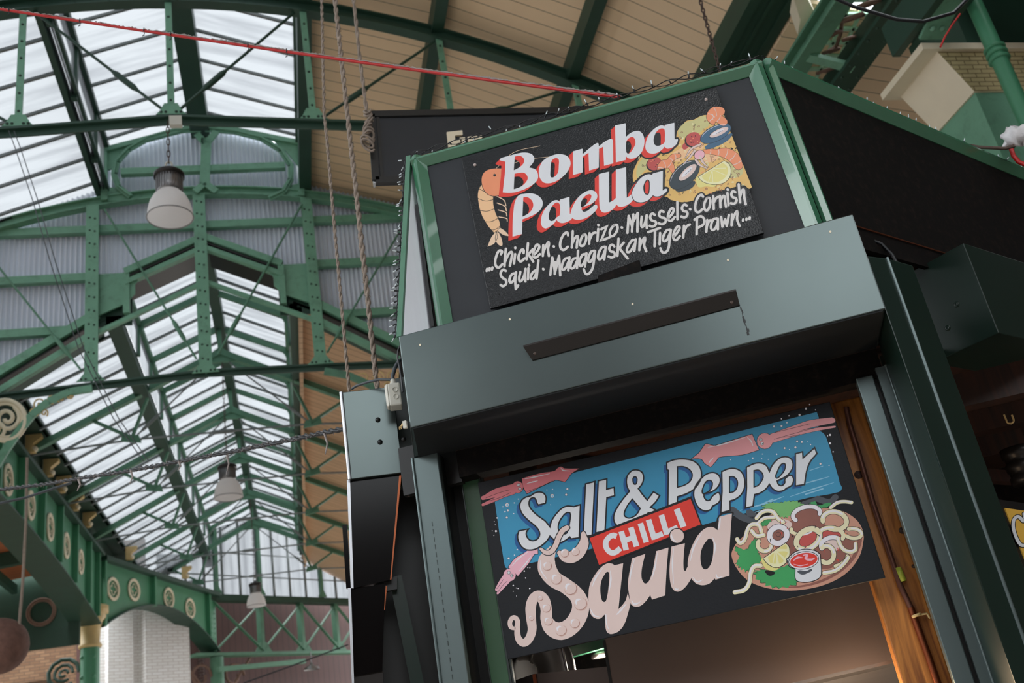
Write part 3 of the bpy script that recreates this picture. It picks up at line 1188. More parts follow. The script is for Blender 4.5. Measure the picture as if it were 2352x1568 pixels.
for px in ((260, 1352), (308, 1354), (388, 1373), (437, 1397)):
    roundel(on_plane(px, CG(0, 5, .02), CN), CD, CN, .24, t)

# cream scroll brackets between the girders and the gutter
first = None
spots = [((54, 1048), 0), ((96, 1093), 0), ((125, 1140), 0), ((157, 1180), 0), ((187, 1217), 0), ((286, 1268), 1), ((414, 1288), 1)]
where = ['nearest cream scroll bracket on the left girder, at the picture edge', 'second cream bracket along the left girder from the picture edge',
         'third cream bracket along the left girder', 'fourth cream bracket along the left girder', 'cream bracket on the left girder beside its end',
         'cream bracket on the cross girder above its first two roundels', 'cream bracket on the cross girder beside the dark brick wall']
for i, (px, k) in enumerate(spots):
    c = onX(px, GX + .02) if k == 0 else on_plane(px, CG(0, 5, .05), CN)
    c.z = 7.585
    if first is None:
        t = thing('scroll_bracket', where[i], 'bracket', c, 'cream brackets under the eave gutter')
        mb = MB()
        mb.prism([c + Vector(d) for d in ((.04, -.06, .0), (.18, -.06, .0), (.13, -.06, .06), (.15, -.06, .14), (.27, -.06, .24), (.27, -.06, .29), (.03, -.06, .29), (.03, -.06, .0))], (0, .12, 0))
        mb.build('console', CREAMG, t)
        MB().ball(c + Vector((.16, 0, .055)), .055, 10).build('scroll', CREAM, t)
        first = t
    else:
        copy_tree(first, c - first.location, where[i])

# column under the girder junction
cb = at_dist((207, 1500), 23.2)
cb.z = 0
t = thing('iron_column', 'green iron column with cream moulded capital under the girder junction', 'column', cb)
ztop = 4.84 + 1.6
mb = MB().lathe(cb, [(.27, 0), (.27, .3), (.2, .4), (.19, ztop - .85)], 20)
for k in range(12):
    for a in (.2, -1.2):
        mb.rivet(cb + Vector((math.cos(a - 1.2) * .19, math.sin(a - 1.2) * .19, 1.0 + .4 * k)), (math.cos(a - 1.2), math.sin(a - 1.2), 0), .045)
mb.build('shaft', GIRDER, t)
MB().lathe(cb + Vector((0, 0, ztop - .85)), [(.2, 0), (.23, .02), (.23, .07), (.19, .1), (.2, .35), (.24, .52), (.31, .62), (.31, .68), (.36, .7), (.36, .85), (0, .85)], 20).build('capital', CREAMG, t)
mb = MB()
for s in (-1,):
    c0 = cb + Vector((s * .55, .2, ztop - 1.25))
    for rr, w in ((.3, .09), (.18, .07), (.08, .06)):
        mb.tube([c0 + Vector((math.cos(a) * rr, math.sin(a) * .1, math.sin(a) * rr)) for a in [i * .6 for i in range(10)]], w * .5, 6)
mb.build('scroll_bracket', DGREEN, t)

# dark arched cross beam with an open ring, and brick arch seen under the left girder
t = thing('aisle_beam', 'dark arched beam with a pale ring in the shaded left aisle', 'girder', P(-7, 22.2, 4))
mb = MB()
zz = arc_between(3.5, 4.3, 12)
zz = [4.1 + .0 * i for i in range(13)]
for i in range(12):
    xa, xb = -11 + 6.7 * i / 12, -11 + 6.7 * (i + 1) / 12
    mb.box((xa, 22.2, zz[i] - .1 + 1.6), (xb, 22.3, 5.6 + 1.6))
mb.build('web', DGREEN, t)
c = onY((95, 1405), 22.17)
roundel(c, (1, 0, 0), (0, -1, 0), .27, t, RUST_SHADE, False)  # ring coloured rust brown to stand for the aisle's shade
struct('wall_aisle_shade', MB().box((-11, 23.6, 0), (-4.9, 23.8, 5.2)), YBRICK)

# lattice girder under the far screen
t = thing('lattice_girder', 'green lattice girder of crossed bars below the far glazed screen', 'girder', F(FL / 2, 4.3))
MB().hexa([F(-.2, 5.72, .15), F(FL, 5.72, .15), F(FL, 5.72, -.15), F(-.2, 5.72, -.15), F(-.2, 5.88, .15), F(FL, 5.88, .15), F(FL, 5.88, -.15), F(-.2, 5.88, -.15)]).build('top_flange', DGREEN, t)
MB().hexa([F(-.6, 4.28, .15), F(FL, 4.28, .15), F(FL, 4.28, -.15), F(-.6, 4.28, -.15), F(-.6, 4.36, .15), F(FL, 4.36, .15), F(FL, 4.36, -.15), F(-.6, 4.36, -.15)]).build('bottom_flange', GREEN2, t)
pt = [.02, 1.55, 2.95, 4.25, 5.5]
for i, tt in enumerate(pt[1:]):
    mb = MB().beam(F(tt, 4.36), F(tt, 5.72), .2, .1, up=FD)
    mb.prism([F(tt - .28, 4.36, .06), F(tt + .28, 4.36, .06), F(tt + .1, 4.62, .06), F(tt - .1, 4.62, .06)], FNRM * .03)
    mb.build('post', GREEN2, t)
for a, c in zip(pt, pt[1:]):
    MB().beam(F(a, 4.4, .04), F(c, 5.68, .04), .03, .1, up=FNRM).build('lattice_bar', GREEN2, t)
    MB().beam(F(a, 5.68, .08), F(c, 4.4, .08), .03, .1, up=FNRM).build('lattice_bar', GREEN2, t)
cb = F(.1, -1.6)
t = thing('iron_column', 'dark green column below the lattice girder with scrolled iron brackets', 'column', cb)
MB().lathe(cb, [(.2, 0), (.18, .3), (.17, 5.86)], 16).build('shaft', GREEN2, t)
for s in (-1, 1):
    mb = MB()
    for k, (r0, dz, dx) in enumerate(((.34, .42, .5), (.2, .95, .3), (.12, 1.3, .2))):
        c0 = cb + FD * (s * dx) + Vector((0, 0, 5.8 - dz))
        mb.tube([c0 + FD * (math.cos(i * .55) * r0 * (1 - .05 * i)) + Vector((0, 0, math.sin(i * .55) * r0 * (1 - .05 * i))) for i in range(13)], .035, 6)
    mb.tube([cb + FD * (s * .2) + Vector((0, 0, 4.3)), cb + FD * (s * .35) + Vector((0, 0, 5.0)), cb + FD * (s * 1.05) + Vector((0, 0, 5.82))], .035, 6)
    mb.build('scroll_bracket', RUST_SHADE, t)
a, c = on_plane((500, 1537), F(0, 0, .5), FNRM), on_plane((700, 1518), F(0, 0, .5), FNRM)
tag(MB().beam(a, c, .1, .12).build('rail', GREEN2), 'pale green rail running below the lattice girder', 'rail')
mb = MB()
for z in (3.2, 2.6):
    pass
a, c = on_plane((575, 1478), F(0, 0, -1.6), FNRM), on_plane((800, 1478), F(0, 0, -1.6), FNRM)
tag(MB().beam(a, c, .2, .3).build('back_beam', BOARDR), 'brown timber beam behind the lattice girder', 'beam')
struct('wall_far_low', MB().hexa([F(-4, -1.6, -2.0), F(9, -1.6, -2.0), F(9, -1.6, -2.3), F(-4, -1.6, -2.3), F(-4, 3.65, -2.0), F(9, 3.65, -2.0), F(9, 3.65, -2.3), F(-4, 3.65, -2.3)]), CHARD)


# ================================================================== pendant lamps
def wiggle(a, c, n, amp):
    a, c = Vector(a), Vector(c)
    out = []
    for i in range(n + 1):
        p = a.lerp(c, i / n)
        if 0 < i < n:
            p = p + Vector((random.uniform(-amp, amp), random.uniform(-amp, amp), 0))
        out.append(p)
    return out


def bell_lamp(c, s, label, top):
    """c = centre of the rim; s = rim diameter"""
    c = Vector(c)
    t = thing('bell_lamp', label, 'pendant lamp', c, 'bell shaped pendant lamps')
    r = s / 2
    shade = MB().lathe(c, [(r, 0), (r * 1.0, s * .03), (r * .97, s * .18), (r * .88, s * .38), (r * .72, s * .55), (r * .56, s * .64), (r * .5, s * .68)], 36).build('shade', LAMPG, t)
    MB().tube([c + Vector((math.cos(2 * math.pi * i / 36) * r, math.sin(2 * math.pi * i / 36) * r, .005)) for i in range(36)], s * .014, 6, closed=True).build('rim', LAMPM, t)
    MB().lathe(c + Vector((0, 0, s * .02)), [(r * .97, 0), (r * .6, -.03 * s), (.001, -.06 * s)], 36).build('lens', LAMPG, t)
    mb = MB().lathe(c + Vector((0, 0, s * .66)), [(r * .5, 0), (r * .56, s * .02), (r * .56, s * .42), (r * .5, s * .46)], 30)
    for k in range(30):
        a = 2 * math.pi * k / 30
        d = Vector((math.cos(a), math.sin(a), 0))
        mb.beam(c + d * r * .57 + Vector((0, 0, s * .69)), c + d * r * .57 + Vector((0, 0, s * 1.06)), s * .014, s * .03, up=d)
    mb.build('gear_housing', LAMPM, t)
    cap = MB().lathe(c + Vector((0, 0, s * 1.1)), [(r * .4, -.02 * s), (r * .68, -.02 * s), (r * .68, s * .06), (r * .55, s * .12), (r * .2, s * .16), (r * .14, s * .24), (.001, s * .24)], 30).build('cap', BRONZE, t)
    hk = MB()
    h0 = c + Vector((0, 0, s * 1.34))
    hk.tube([h0 + Vector((math.sin(i * .55) * s * .07, 0, s * .08 - math.cos(i * .55) * s * .09)) for i in range(12)], s * .025, 6, closed=False)
    hk.build('hook', PLAS, t)
    ch = MB()
    p = h0 + Vector((0, 0, s * .14))
    top = Vector(top)
    L = max(.05, (top - p).length)
    n = max(6, int(L / (.07)))
    d = (top - p) / n
    for i in range(n):
        q = p + d * (i + .5)
        e = Vector((1, 0, 0)) if i % 2 else Vector((0, 1, 0))
        ch.tube([q + d * .62 * math.cos(a) + e * (.016 if s > .4 else .014) * math.sin(a) for a in [2 * math.pi * k / 8 for k in range(8)]], .006 if s > .4 else .008, 5, closed=True)
    ch.build('chain', RUSTC, t)
    return t


c1 = onY((391, 500), NY)
bell_lamp(c1, .47, 'large bell lamp with ribbed housing hanging in front of corrugated gable', (c1.x - .0, NY, 7.23 + 1.6))
mbx = MB().box((c1.x + .03, NY - .14, 7.08 + 1.6), (c1.x + .16, NY - .07, 7.2 + 1.6))
tag(mbx.build('socket_box', PLAS), 'small cream socket box on the near truss above the lamp chain', 'socket box')
c2 = onY((525, 1143), TY[0])
bell_lamp(c2, .46, 'middle bell lamp hanging below the lower roof ridge', (c2.x, TY[0], 7.46 + 1.6))
c3 = onY((589, 1392), TY[3])
bell_lamp(c3, .45, 'farthest and smallest bell lamp, in front of the lattice girder', (c3.x, TY[3], 7.46 + 1.6))
c4 = on_plane((716, 1537), F(0, 0, .3), FNRM)
t = thing('shallow_lamp', 'small shallow dish lamp under the lattice girder', 'pendant lamp', c4)
MB().lathe(c4, [(.22, 0), (.2, .05), (.05, .12), (.03, .18), (.001, .18)], 20).build('dish', LAMPM, t)
MB().tube([c4 + Vector((0, 0, .15)), Vector((c4.x, c4.y, 4.3 + 1.6))], .015, 6).build('stem', LAMPM, t)

# woven ball on a cord
c = at_dist((0, 1483), 14.5)
rb = .052 * 14.5 * .43
t = thing('hanging_ball', 'big brown textured ball hanging on a cord at the lower left edge', 'ball', c)
MB().ball(c, 52 / FPX * 15.2, 28).build('sphere', BALLM, t)
pa_ = c + Vector((.23, 0, .15))
MB().tube([at_dist((42, 1460), 14.4), at_dist((52, 1340), 14.2), at_dist((60, 1190), 13.8), at_dist((62, 1050), 13.6)], .018, 6).build('cord', ROPE, t)


# ================================================================== ropes and lines
def twisted(path, r, fuzz, n_sub=60, strands=2, seed=1):
    rnd = random.Random(seed)
    path = [Vector(p) for p in path]
    seg = []
    lens = [(b - a).length for a, b in zip(path, path[1:])]
    tot = sum(lens)

    def at(s):
        s *= tot
        for (a, b), l in zip(zip(path, path[1:]), lens):
            if s <= l:
                return a.lerp(b, s / l)
            s -= l
        return path[-1]
    mb = MB()
    d = (path[-1] - path[0]).normalized()
    a1 = d.orthogonal().normalized()
    a2 = d.cross(a1)
    for k in range(strands):
        pts, rs = [], []
        for i in range(n_sub + 1):
            th = i * .85 + 2 * math.pi * k / strands
            pts.append(at(i / n_sub) + (a1 * math.cos(th) + a2 * math.sin(th)) * r * .55)
            rs.append(r * rnd.uniform(.55, .8))
        mb.tube(pts, rs, 6)
    fz = MB()
    for i in range(int(fuzz)):
        p = at(rnd.random())
        v = (a1 * rnd.uniform(-1, 1) + a2 * rnd.uniform(-1, 1) + d * rnd.uniform(-.8, .8))
        v.normalize()
        q = p + v * r * rnd.uniform(1.0, 2.0)
        fz.tube([p, p.lerp(q, .6) + d * r * rnd.uniform(-.4, .4), q], [r * .28, r * .2, r * .06], 4)
    return mb, fz


RY = 4.75
t = thing('rope', 'thinnest of the frayed hanging ropes, leftmost, kinked halfway down', 'rope', onY((740, 5), RY), 'frayed ropes by the hanging sign')
m1, f1 = twisted([onY(p, RY) for p in ((728, -400), (738, -40), (742, 140), (745, 265), (752, 330), (768, 520), (786, 720), (803, 905))], .0085, 260, 300, seed=3)
m1.build('strand', ROPE, t)
f1.build('fray', ROPE, t)['kind'] = 'stuff'
t = thing('rope', 'thick frayed rope hanging down behind the left shutter box', 'rope', onY((772, 5), RY - .2), 'frayed ropes by the hanging sign')
m1, f1 = twisted([onY(p, RY - .2) for p in ((726, -400), (765, -40), (790, 190), (820, 460), (846, 700), (868, 905))], .0125, 420, 230, seed=4)
m1.build('strand', ROPE, t)
f1.build('fray', ROPE, t)['kind'] = 'stuff'
t = thing('rope', 'frayed rope knotted at the corner of the dark hanging sign', 'rope', onY((815, 5), 5.15), 'frayed ropes by the hanging sign')
m1, f1 = twisted([onY(p, 5.15) for p in ((770, -400), (808, -40), (826, 130), (843, 262))], .0115, 170, 100, seed=5)
m1.build('strand', ROPE, t)
f1.build('fray', ROPE, t)['kind'] = 'stuff'
kn = MB()
for k in range(5):
    cpx = (845 + (k % 2) * 3, 268 + k * 17)
    cc = onY(cpx, 5.12)
    kn.tube([cc + Vector((math.cos(a) * (.02 + .004 * k), math.sin(a) * .02, math.sin(a * 1.0 + k) * .03 + .004 * a)) for a in [i * .5 for i in range(26)]], .0075, 6)
kn.build('knot', ROPE, t)
t = thing('chain', 'rusty chain hanging above the right end of the fascia', 'chain', onY((1650, 155), 5.1))
mb = MB()
pa, pb = onY((1555, -190), 5.15), onY((1678, 250), 5.18)
n = 50
for i in range(n):
    q = pa.lerp(pb, (i + .5) / n)
    d = (pb - pa) / n
    e = Vector((1, 0, .2)) if i % 2 else Vector((.1, 1, 0))
    e.normalize()
    mb.tube([q + d * .66 * math.cos(a) + e * .0125 * math.sin(a) for a in [2 * math.pi * k / 10 for k in range(10)]], .0052, 6, closed=True)
mb.build('links', RUSTC, t)

# red rope strung across
pa, pb = at_dist((-60, 12), 4.9), at_dist((1422, 223), 3.64)
t = thing('rope', 'taut red rope strung across the top, furred with grey dust', 'rope', pb)
mid = at_dist((700, 125), 4.15)


def qb(a, m, c, s):
    k = m * 2 - (a + c) * .5
    return a * (1 - s) ** 2 + k * 2 * s * (1 - s) + c * s * s


path = [qb(pa, mid, pb, i / 40) for i in range(41)]
MB().tube(path, .0074, 8).build('cord', REDR, t)
rnd = random.Random(11)
fz = MB()
for i in range(520):
    s = rnd.random() ** .75
    p = qb(pa, mid, pb, s)
    off = Vector((rnd.uniform(-.004, .004), rnd.uniform(-.006, .004), .0075))
    L = rnd.uniform(.006, .03)
    d = (pb - pa).normalized()
    fz.tube([p + off - d * L, p + off + Vector((0, 0, rnd.uniform(0, .006))), p + off + d * L], [.0015, rnd.uniform(.0025, .006), .0015], 4)
fz.build('dust_fluff', FUZZ, t)['kind'] = 'stuff'
cl = MB()
for px in ((12, 32), (163, 40), (305, 78), (366, 90), (545, 106), (637, 115)):
    s = (px[0] + 60) / 1482
    p = qb(pa, mid, pb, s)
    cl = MB()
    cl.tube([p + Vector((0, 0, -.004)), p + Vector((.004, 0, -.02)), p + Vector((-.006, 0, -.035)), p + Vector((.005, 0, -.03))], .002, 4)
    cl.tube([p + Vector((.0, -.009, -.01)), p + Vector((.003, -.01, .012))], .003, 5)
    cl.build('wire_clip', CABLE, t)

# dusty cables crossing the lower left
t = thing('festoon_cable', 'dusty black cable sagging from the left edge up to the stall', 'cable', at_dist((785, 985), 4.2))
pts = [((-30, 1127), 7.0), ((100, 1112), 6.6), ((200, 1095), 6.2), ((300, 1080), 5.8), ((420, 1057), 5.4), ((540, 1035), 5.0), ((650, 1013), 4.6), ((730, 996), 4.35), ((800, 982), 4.15)]
path = [at_dist(p, d) for p, d in pts]
m1, f1 = twisted(path, .011, 420, 240, 2, seed=9)
m1.build('wire', CABLE, t)
f1.build('dust_fluff', FUZZ, t)['kind'] = 'stuff'
fz = MB()
for px, L in (((300, 1080), .07), ((520, 1040), .12), ((745, 995), .1), ((180, 1100), .06), ((410, 1060), .05)):
    p = at_dist(px, 4.3 if px[0] > 700 else 5.2)
    MB().tube([p, p + Vector((.01, 0, -L * .5)), p + Vector((-.005, 0, -L))], [.006, .005, .002], 5).build('dust_strand', FUZZ, t)
t = thing('thin_line', 'pale thin line below the dusty cable at the left edge', 'cable', at_dist((0, 1155), 7))
MB().tube([at_dist(p, 7) for p in ((-30, 1162), (60, 1142), (165, 1108))], .009, 6).build('wire', GCABLE, t)
t = thing('thin_line', 'pair of thin slack wires in front of the corrugated gable', 'cable', onY((60, 420), 11))
for dx in (0, 12):
    MB().tube([onY((p[0] + dx, p[1]), 9.36) for p in ((20, 300), (35, 340), (75, 460), (115, 600), (180, 800), (260, 960), (330, 1060))], .005, 5).build('wire', GCABLE, t)
t = thing('thin_line', 'thin dark wire sloping below the lattice girder', 'cable', onY((600, 1540), 18))
MB().tube([onY(p, 18) for p in ((560, 1568), (680, 1525), (800, 1480))], .012, 5).build('wire', CABLE, t)

# ================================================================== upper right: eave beams, lattice and capital
t = thing('eave_beam', 'dark green channel beam along the edge of the cream boarding', 'beam', P(5.2, 4, 6.9))
mb = MB()
mb.box((5.02, -6, 6.93 + 1.6), (5.14, 13.5, 7.25 + 1.6))
mb.box((5.46, -6, 6.93 + 1.6), (5.58, 13.5, 7.25 + 1.6))
mb.box((5.14, -6, 6.97 + 1.6), (5.46, 13.5, 7.0 + 1.6))
mb.box((5.26, -6, 6.93 + 1.6), (5.3, 13.5, 6.97 + 1.6))
mb.build('channel', DGREEN, t)
MB().box((5.58, -6, 6.96 + 1.6), (5.82, 13.5, 7.0 + 1.6)).build('gutter_soffit', DGREEN, t)
t = thing('lattice_beam', 'riveted green lattice beam with scrolled ironwork over the right face', 'beam', P(5.7, 4, 6.1))
mb = MB()
mb.ibeam(P(5.44, -4, 6.26), P(5.44, 11, 6.26), .2, .2, .03)
mb.build('bottom_chord', GREEN2, t)
mb = MB()
mb.box((5.78, -4, 6.0 + 1.6), (6.06, 11, 6.04 + 1.6))
mb.box((5.9, -4, 6.04 + 1.6), (5.94, 11, 6.3 + 1.6))
y = 3.0
while y < 10:
    for x in (5.83, 6.01):
        mb.rivet(P(x, y, 6.0), (0, 0, -1), .018)
    y += .18
mb.build('riveted_flange', DGREEN, t)
for y in (6.15, 7.2, 8.3):
    MB().beam(P(5.44, y, 6.17), P(5.9, y, 6.02), .1, .05).build('cross_bar', GREEN, t)
mb = MB()


def spiral(c, ex, ey, r, turns, w, start=0.0, sgn=1):
    n = int(20 * turns)
    return [c + (ex * math.cos(start + sgn * 2 * math.pi * turns * i / n) + ey * math.sin(start + sgn * 2 * math.pi * turns * i / n)) * r * (1 - .85 * i / n) for i in range(n + 1)]


zpl = 6.25 + 1.6
for px, rp, st, sg in (((1912, 78), 30, 1.2, 1), ((1962, 40), 34, -1.2, -1), ((1905, 118), 22, 1.5, -1), ((1800, 185), 26, .5, 1), ((1905, 160), 26, 2.5, 1), ((1950, 88), 16, 0, 1), ((1990, 10), 34, 2, -1)):
    c = onZ(px, zpl - 1.6)
    r = rp / FPX * (c - EYE).length
    mb.tube(spiral(c, KU, (KN + UP * .6).normalized(), r, 1.6, 0, st, sg), .018, 6)
mb.tube([onZ(p, zpl - 1.6) for p in ((1940, -20), (1934, 40), (1932, 75), (1920, 108), (1898, 120))], .02, 6)
mb.build('scrollwork', RUST_SHADE, t)
# pale green ironwork and roof light beyond the scrolls
t = thing('roof_panel', 'mint green open grid behind the scrolled ironwork', 'panel', P(6, 8.6, 6.9))
a, b2, c, d = [onZ(p, 6.75) for p in ((1800, 220), (1915, 215), (2040, -30), (1900, -30))]
mb = MB()
for i in range(8):
    k = i / 8 + .02
    mb.beam(a.lerp(d, k), b2.lerp(c, k), .045, .03)
for i in range(5):
    k = i / 4
    mb.beam(a.lerp(b2, k), d.lerp(c, k), .03, .03)
mb.build('grid', MINT, t)

t = thing('corbel_block', 'small cream corbel between the dark eave beams at the top', 'corbel', onZ((1830, 30), 6.5))
poly = [onZ(p, 6.5) for p in ((1818, -20), (1845, -20), (1872, 30), (1838, 85), (1832, 80), (1838, 45))]
mb = MB().prism(poly, (0, 0, .3))
mb.build('block', CREAM, t)

# capital and column at the right edge
t = thing('stone_capital', 'cream flared capital block on green square column, upper right', 'capital', P(6.6, 6.6, 5.0))
x0, x1, y0, y1 = 6.3, 7.9, 6.3, 6.92
b4 = [P(x0, y0, 4.99), P(x1, y0, 4.99), P(x1, y1, 4.99), P(x0, y1, 4.99)]
t4 = [P(6.07, y0 - .02, 5.43), P(x1, y0 - .02, 5.43), P(x1, y1, 5.43), P(6.07, y1, 5.43)]
mb = MB()
mb.add(b4 + t4, [(3, 2, 1, 0), (4, 5, 6, 7), (1, 2, 6, 5), (2, 3, 7, 6), (3, 0, 4, 7)], 0)
mb.add([b4[0], b4[1], t4[1], t4[0]], [(0, 1, 2, 3)], 1)
mb.build('block', [CREAM, CREAMD], t)
MB().box((5.9, y0 - .06, 5.43 + 1.6), (x1, y1 + .05, 5.5 + 1.6)).build('abacus', CREAM, t)
MB().box((6.32, y0 + .02, 0), (7.2, y1 - .02, 4.99 + 1.6)).build('shaft', GREEN, t)
MB().box((6.45, 6.3, 5.5 + 1.6), (7.9, 7.0, 6.1 + 1.6)).build('impost', DGREEN, t)
t = thing('downpipe', 'green downpipe with collar passing in front of the cream capital', 'pipe', P(6.5, 6.1, 3.5))
pp = onY((2375, 330), 5.9)
xv = onY((2290, 125), 5.9)
MB().tube([P(xv.x, 5.9, 2.2), P(xv.x, 5.9, 5.75)], .07, 14).build('pipe', GIRDER, t)
mb = MB()
for dz in (-.06, 0, .06):
    mb.lathe(Vector((xv.x, 5.9, xv.z + dz - .015)), [(.07, 0), (.092, .006), (.092, .026), (.07, .032)], 16)
mb.build('collar', GIRDER, t)
# beams over the capital
t = thing('bracket_beam', 'green channel beams bolted above the cream capital', 'beam', P(6.2, 7, 5.6))
mb = MB()
mb.box((5.78, 2.0, 5.56 + 1.6), (5.86, 6.5, 5.9 + 1.6))
mb.box((6.1, 2.0, 5.6 + 1.6), (6.2, 6.3, 5.95 + 1.6))
mb.build('channel', DGREEN, t)
mb = MB().prism([P(5.86, 6.2, 5.5), P(6.1, 6.2, 5.5), P(6.1, 5.5, 5.7), P(5.86, 5.5, 5.7)], (0, 0, .03))
for p in ((5.93, 6.08, 5.52), (6.03, 6.08, 5.52)):
    mb.rivet(P(*p), (0, -.2, -1), .03)
mb.build('splice_plate', GREEN, t)
# boarded roof of the neighbouring hall
b = MB()
b.hexa([P(5.6, 7.2, 6.9), P(14, 7.2, 5.2), P(14, 20, 5.2), P(5.6, 20, 6.9), P(5.6, 7.2, 6.95), P(14, 7.2, 5.25), P(14, 20, 5.25), P(5.6, 20, 6.95)])
o = struct('ceiling_boarding_side', b, BOARD)
MB().beam(P(5.6, 9.4, 6.75), P(14, 9.4, 5.05), .12, .2).beam(P(5.6, 12.0, 6.75), P(14, 12.0, 5.05), .12, .2).build('joist', DGREEN, o)
struct('ceiling_slab_right', MB().box((6.3, -6, 6.34 + 1.6), (14, 7.2, 6.6 + 1.6)), DGREEN)
mb = MB()
rod(mb, onY((1995, 195), 9.3), onY((2085, 205), 9.3), .02, 0)
rod(mb, onY((1978, 100), 9.3), onY((2000, 192), 9.3), .02, 0)
tag(mb.build('tie_rod', GREEN), 'thin green tie rods under the brown boarding left of the capital', 'rod')
# cables draped at the top right
t = thing('draped_cable', 'black cable looping across the green beams at the upper right', 'cable', onY((2000, 40), 4.6))
MB().tube([onY(p, 4.7) for p in ((1860, -30), (1960, 15), (2060, 45), (2120, 50), (2190, 30), (2225, -5), (2250, -60))], .013, 7).build('wire', CABLE, t)
MB().tube([onY(p, 4.7) for p in ((2205, 32), (2185, 60), (2170, 85), (2160, 108))], .007, 6).build('red_wire', REDR, t)
t = thing('plastic_bag', 'crumpled white plastic wrapping tied with red cable at the right edge', 'wrapping', at_dist((2340, 320), 5.0))
c = at_dist((2338, 312), 5.0)
bm_ = MB().ball(c, .05, 14)
rnd = random.Random(5)
for v in bm_.v:
    v += (v - c) * rnd.uniform(-.3, .35) + Vector((.03 * (v.x - c.x) / .05, 0, 0))
bm_.tube([at_dist((2332, 318), 4.98), at_dist((2315, 328), 4.97), at_dist((2303, 338), 4.97)], [.03, .02, .006], 7)
bm_.build('sheet', BAGM, t)
MB().tube([at_dist(p, 4.95) for p in ((2322, 340), (2328, 358), (2340, 372), (2358, 380))], .011, 7).build('red_cable', REDR, t)
MB().tube([at_dist(p, 4.9) for p in ((2195, 328), (2250, 338), (2310, 341), (2330, 335))], .008, 6).build('brown_cord', RUSTC, t)
# walls that shut in the right-hand side of the hall
struct('wall_side', MB().box((5.3, 20, 0), (14, 20.2, 9)), DBRICK)

# ================================================================== the market stall
W0 = 3.30          # front of the shutter box
WJ = 3.66          # back of the box and of the jambs
WF = 3.42          # fascia board
PL = K(-1.10, W0, 0)
PR_ = K(.61, W0, 0)
D65 = Vector((math.sin(math.radians(65)), math.cos(math.radians(65)), 0))
N65 = Vector((D65.y, -D65.x, 0))          # faces out of the right-hand face
D3 = Vector((math.sin(math.radians(3.2)), math.cos(math.radians(3.2)), 0))


def ZV(v, z):
    return Vector((v.x, v.y, z + 1.6))


stall = thing('market_stall', 'dark green market stall with charcoal fascia and roller shutter boxes', 'market stall', ZV(K(-.25, 4.0, 0), -1.6))

# --- front shutter box
L1, L2 = Vector((.255, 3.962, 0)), Vector((.472, 3.942, 0))
mb = MB()
z0, z1 = 1.240, 1.614
mb.hexa([ZV(PL, z0), ZV(PR_, z0), ZV(K(.61, WJ, 0), z0), ZV(K(-1.22, WJ, 0), z0),
         ZV(PL, z1), ZV(PR_, z1), ZV(K(.61, WJ, 0), z1), ZV(K(-1.22, WJ, 0), z1)])
sb = mb.build('shutter_box', SHUT, stall, .004)
# pull bar: a dark angle riveted along the face
mb = MB()
e = .0
mb.hexa([K(-.624, W0 - .034, 1.425), K(.154, W0 - .034, 1.428), K(.154, W0, 1.428), K(-.624, W0, 1.425),
         K(-.624, W0 - .034, 1.431), K(.154, W0 - .034, 1.434), K(.154, W0, 1.434), K(-.624, W0, 1.431)])
mb.hexa([K(-.606, W0 - .006, 1.378), K(.154, W0 - .006, 1.383), K(.154, W0, 1.383), K(-.606, W0, 1.378),
         K(-.624, W0 - .034, 1.425), K(.154, W0 - .034, 1.428), K(.154, W0, 1.428), K(-.624, W0, 1.425)])
pb_ = mb.build('pull_bar', BRONZE, sb)
for u in (-.59, .13):
    MB().lathe(K(u, W0 - .014, 1.397), [(.006, -.01), (.006, .004), (.001, .005)], 10, -KN).build('screw', STEELD, sb)
mb = MB()
for i in range(9):
    z = 1.377 - .012 * i
    mb.kbox(.152 + .002 * math.sin(i * 1.3), .157 + .002 * math.sin(i * 2.1) + (.003 if i > 6 else 0), W0 - .0012, W0 - .0006, z - .0125, z)
mb.build('drip_stain', BLACK, sb)
mb = MB()
for p in ((965, 792), (1171, 733), (1453, 698), (1907, 532), (1672, 597)):
    c = onW(p, W0 - .001)
    mb.prism([c + KU * (math.cos(a) * .004) + UP * (math.sin(a) * .005) for a in [i * 1.05 for i in range(6)]], -KN * .001)
for i, c in enumerate([(965, 792), (1171, 733), (1907, 532)]):
    pass
o = mb.build('paint_fleck', CREAM, sb)
o['kind'] = 'stuff'

# --- left and right guide channels
def wall_strip(mb, pts, z0, z1, t=.012, mi=0):
    """vertical sheet through plan points"""
    for a, c in zip(pts, pts[1:]):
        d = (c - a).normalized()
        n = Vector((-d.y, d.x, 0)) * t
        mb.hexa([ZV(a, z0), ZV(c, z0), ZV(c + n, z0), ZV(a + n, z0), ZV(a, z1), ZV(c, z1), ZV(c + n, z1), ZV(a + n, z1)], mi)


gl = MB().kbox(-1.222, -1.112, WJ - .03, WJ + .04, -1.6, 1.238).build('guide_channel', GUIDE, stall, .004)
mb = MB()
for i in range(60):
    z = .95 - .03 * i
    mb.kbox(-1.172, -1.169, WJ - .0315, WJ - .03, z, z + .018)
o = mb.build('weld_seam', SHUT, gl)
o['kind'] = 'stuff'
mb = MB()
mb.tube([K(-1.217, WJ - .032, -1.6), K(-1.217, WJ - .032, 1.238)], .006, 8)
mb.build('edge_bead', GUIDE, gl)
mb = MB()
wall_strip(mb, [K(-1.112, WJ, 0), K(-1.112, WJ + .12, 0), K(-1.06, WJ + .12, 0)], -1.6, 1.236)
mb.build('shutter_slot', BLACK, stall)
MB().kbox(-1.068, -.995, WJ + .10, WJ + .16, -1.6, 1.2).build('inner_frame', STALLG2, stall, .003)
mb = MB()
mb.kbox(-1.068, -1.064, WJ + .095, WJ + .1, -1.6, 1.2)
mb.kbox(-.995, -.978, WJ + .098, WJ + .12, -1.6, 1.2)
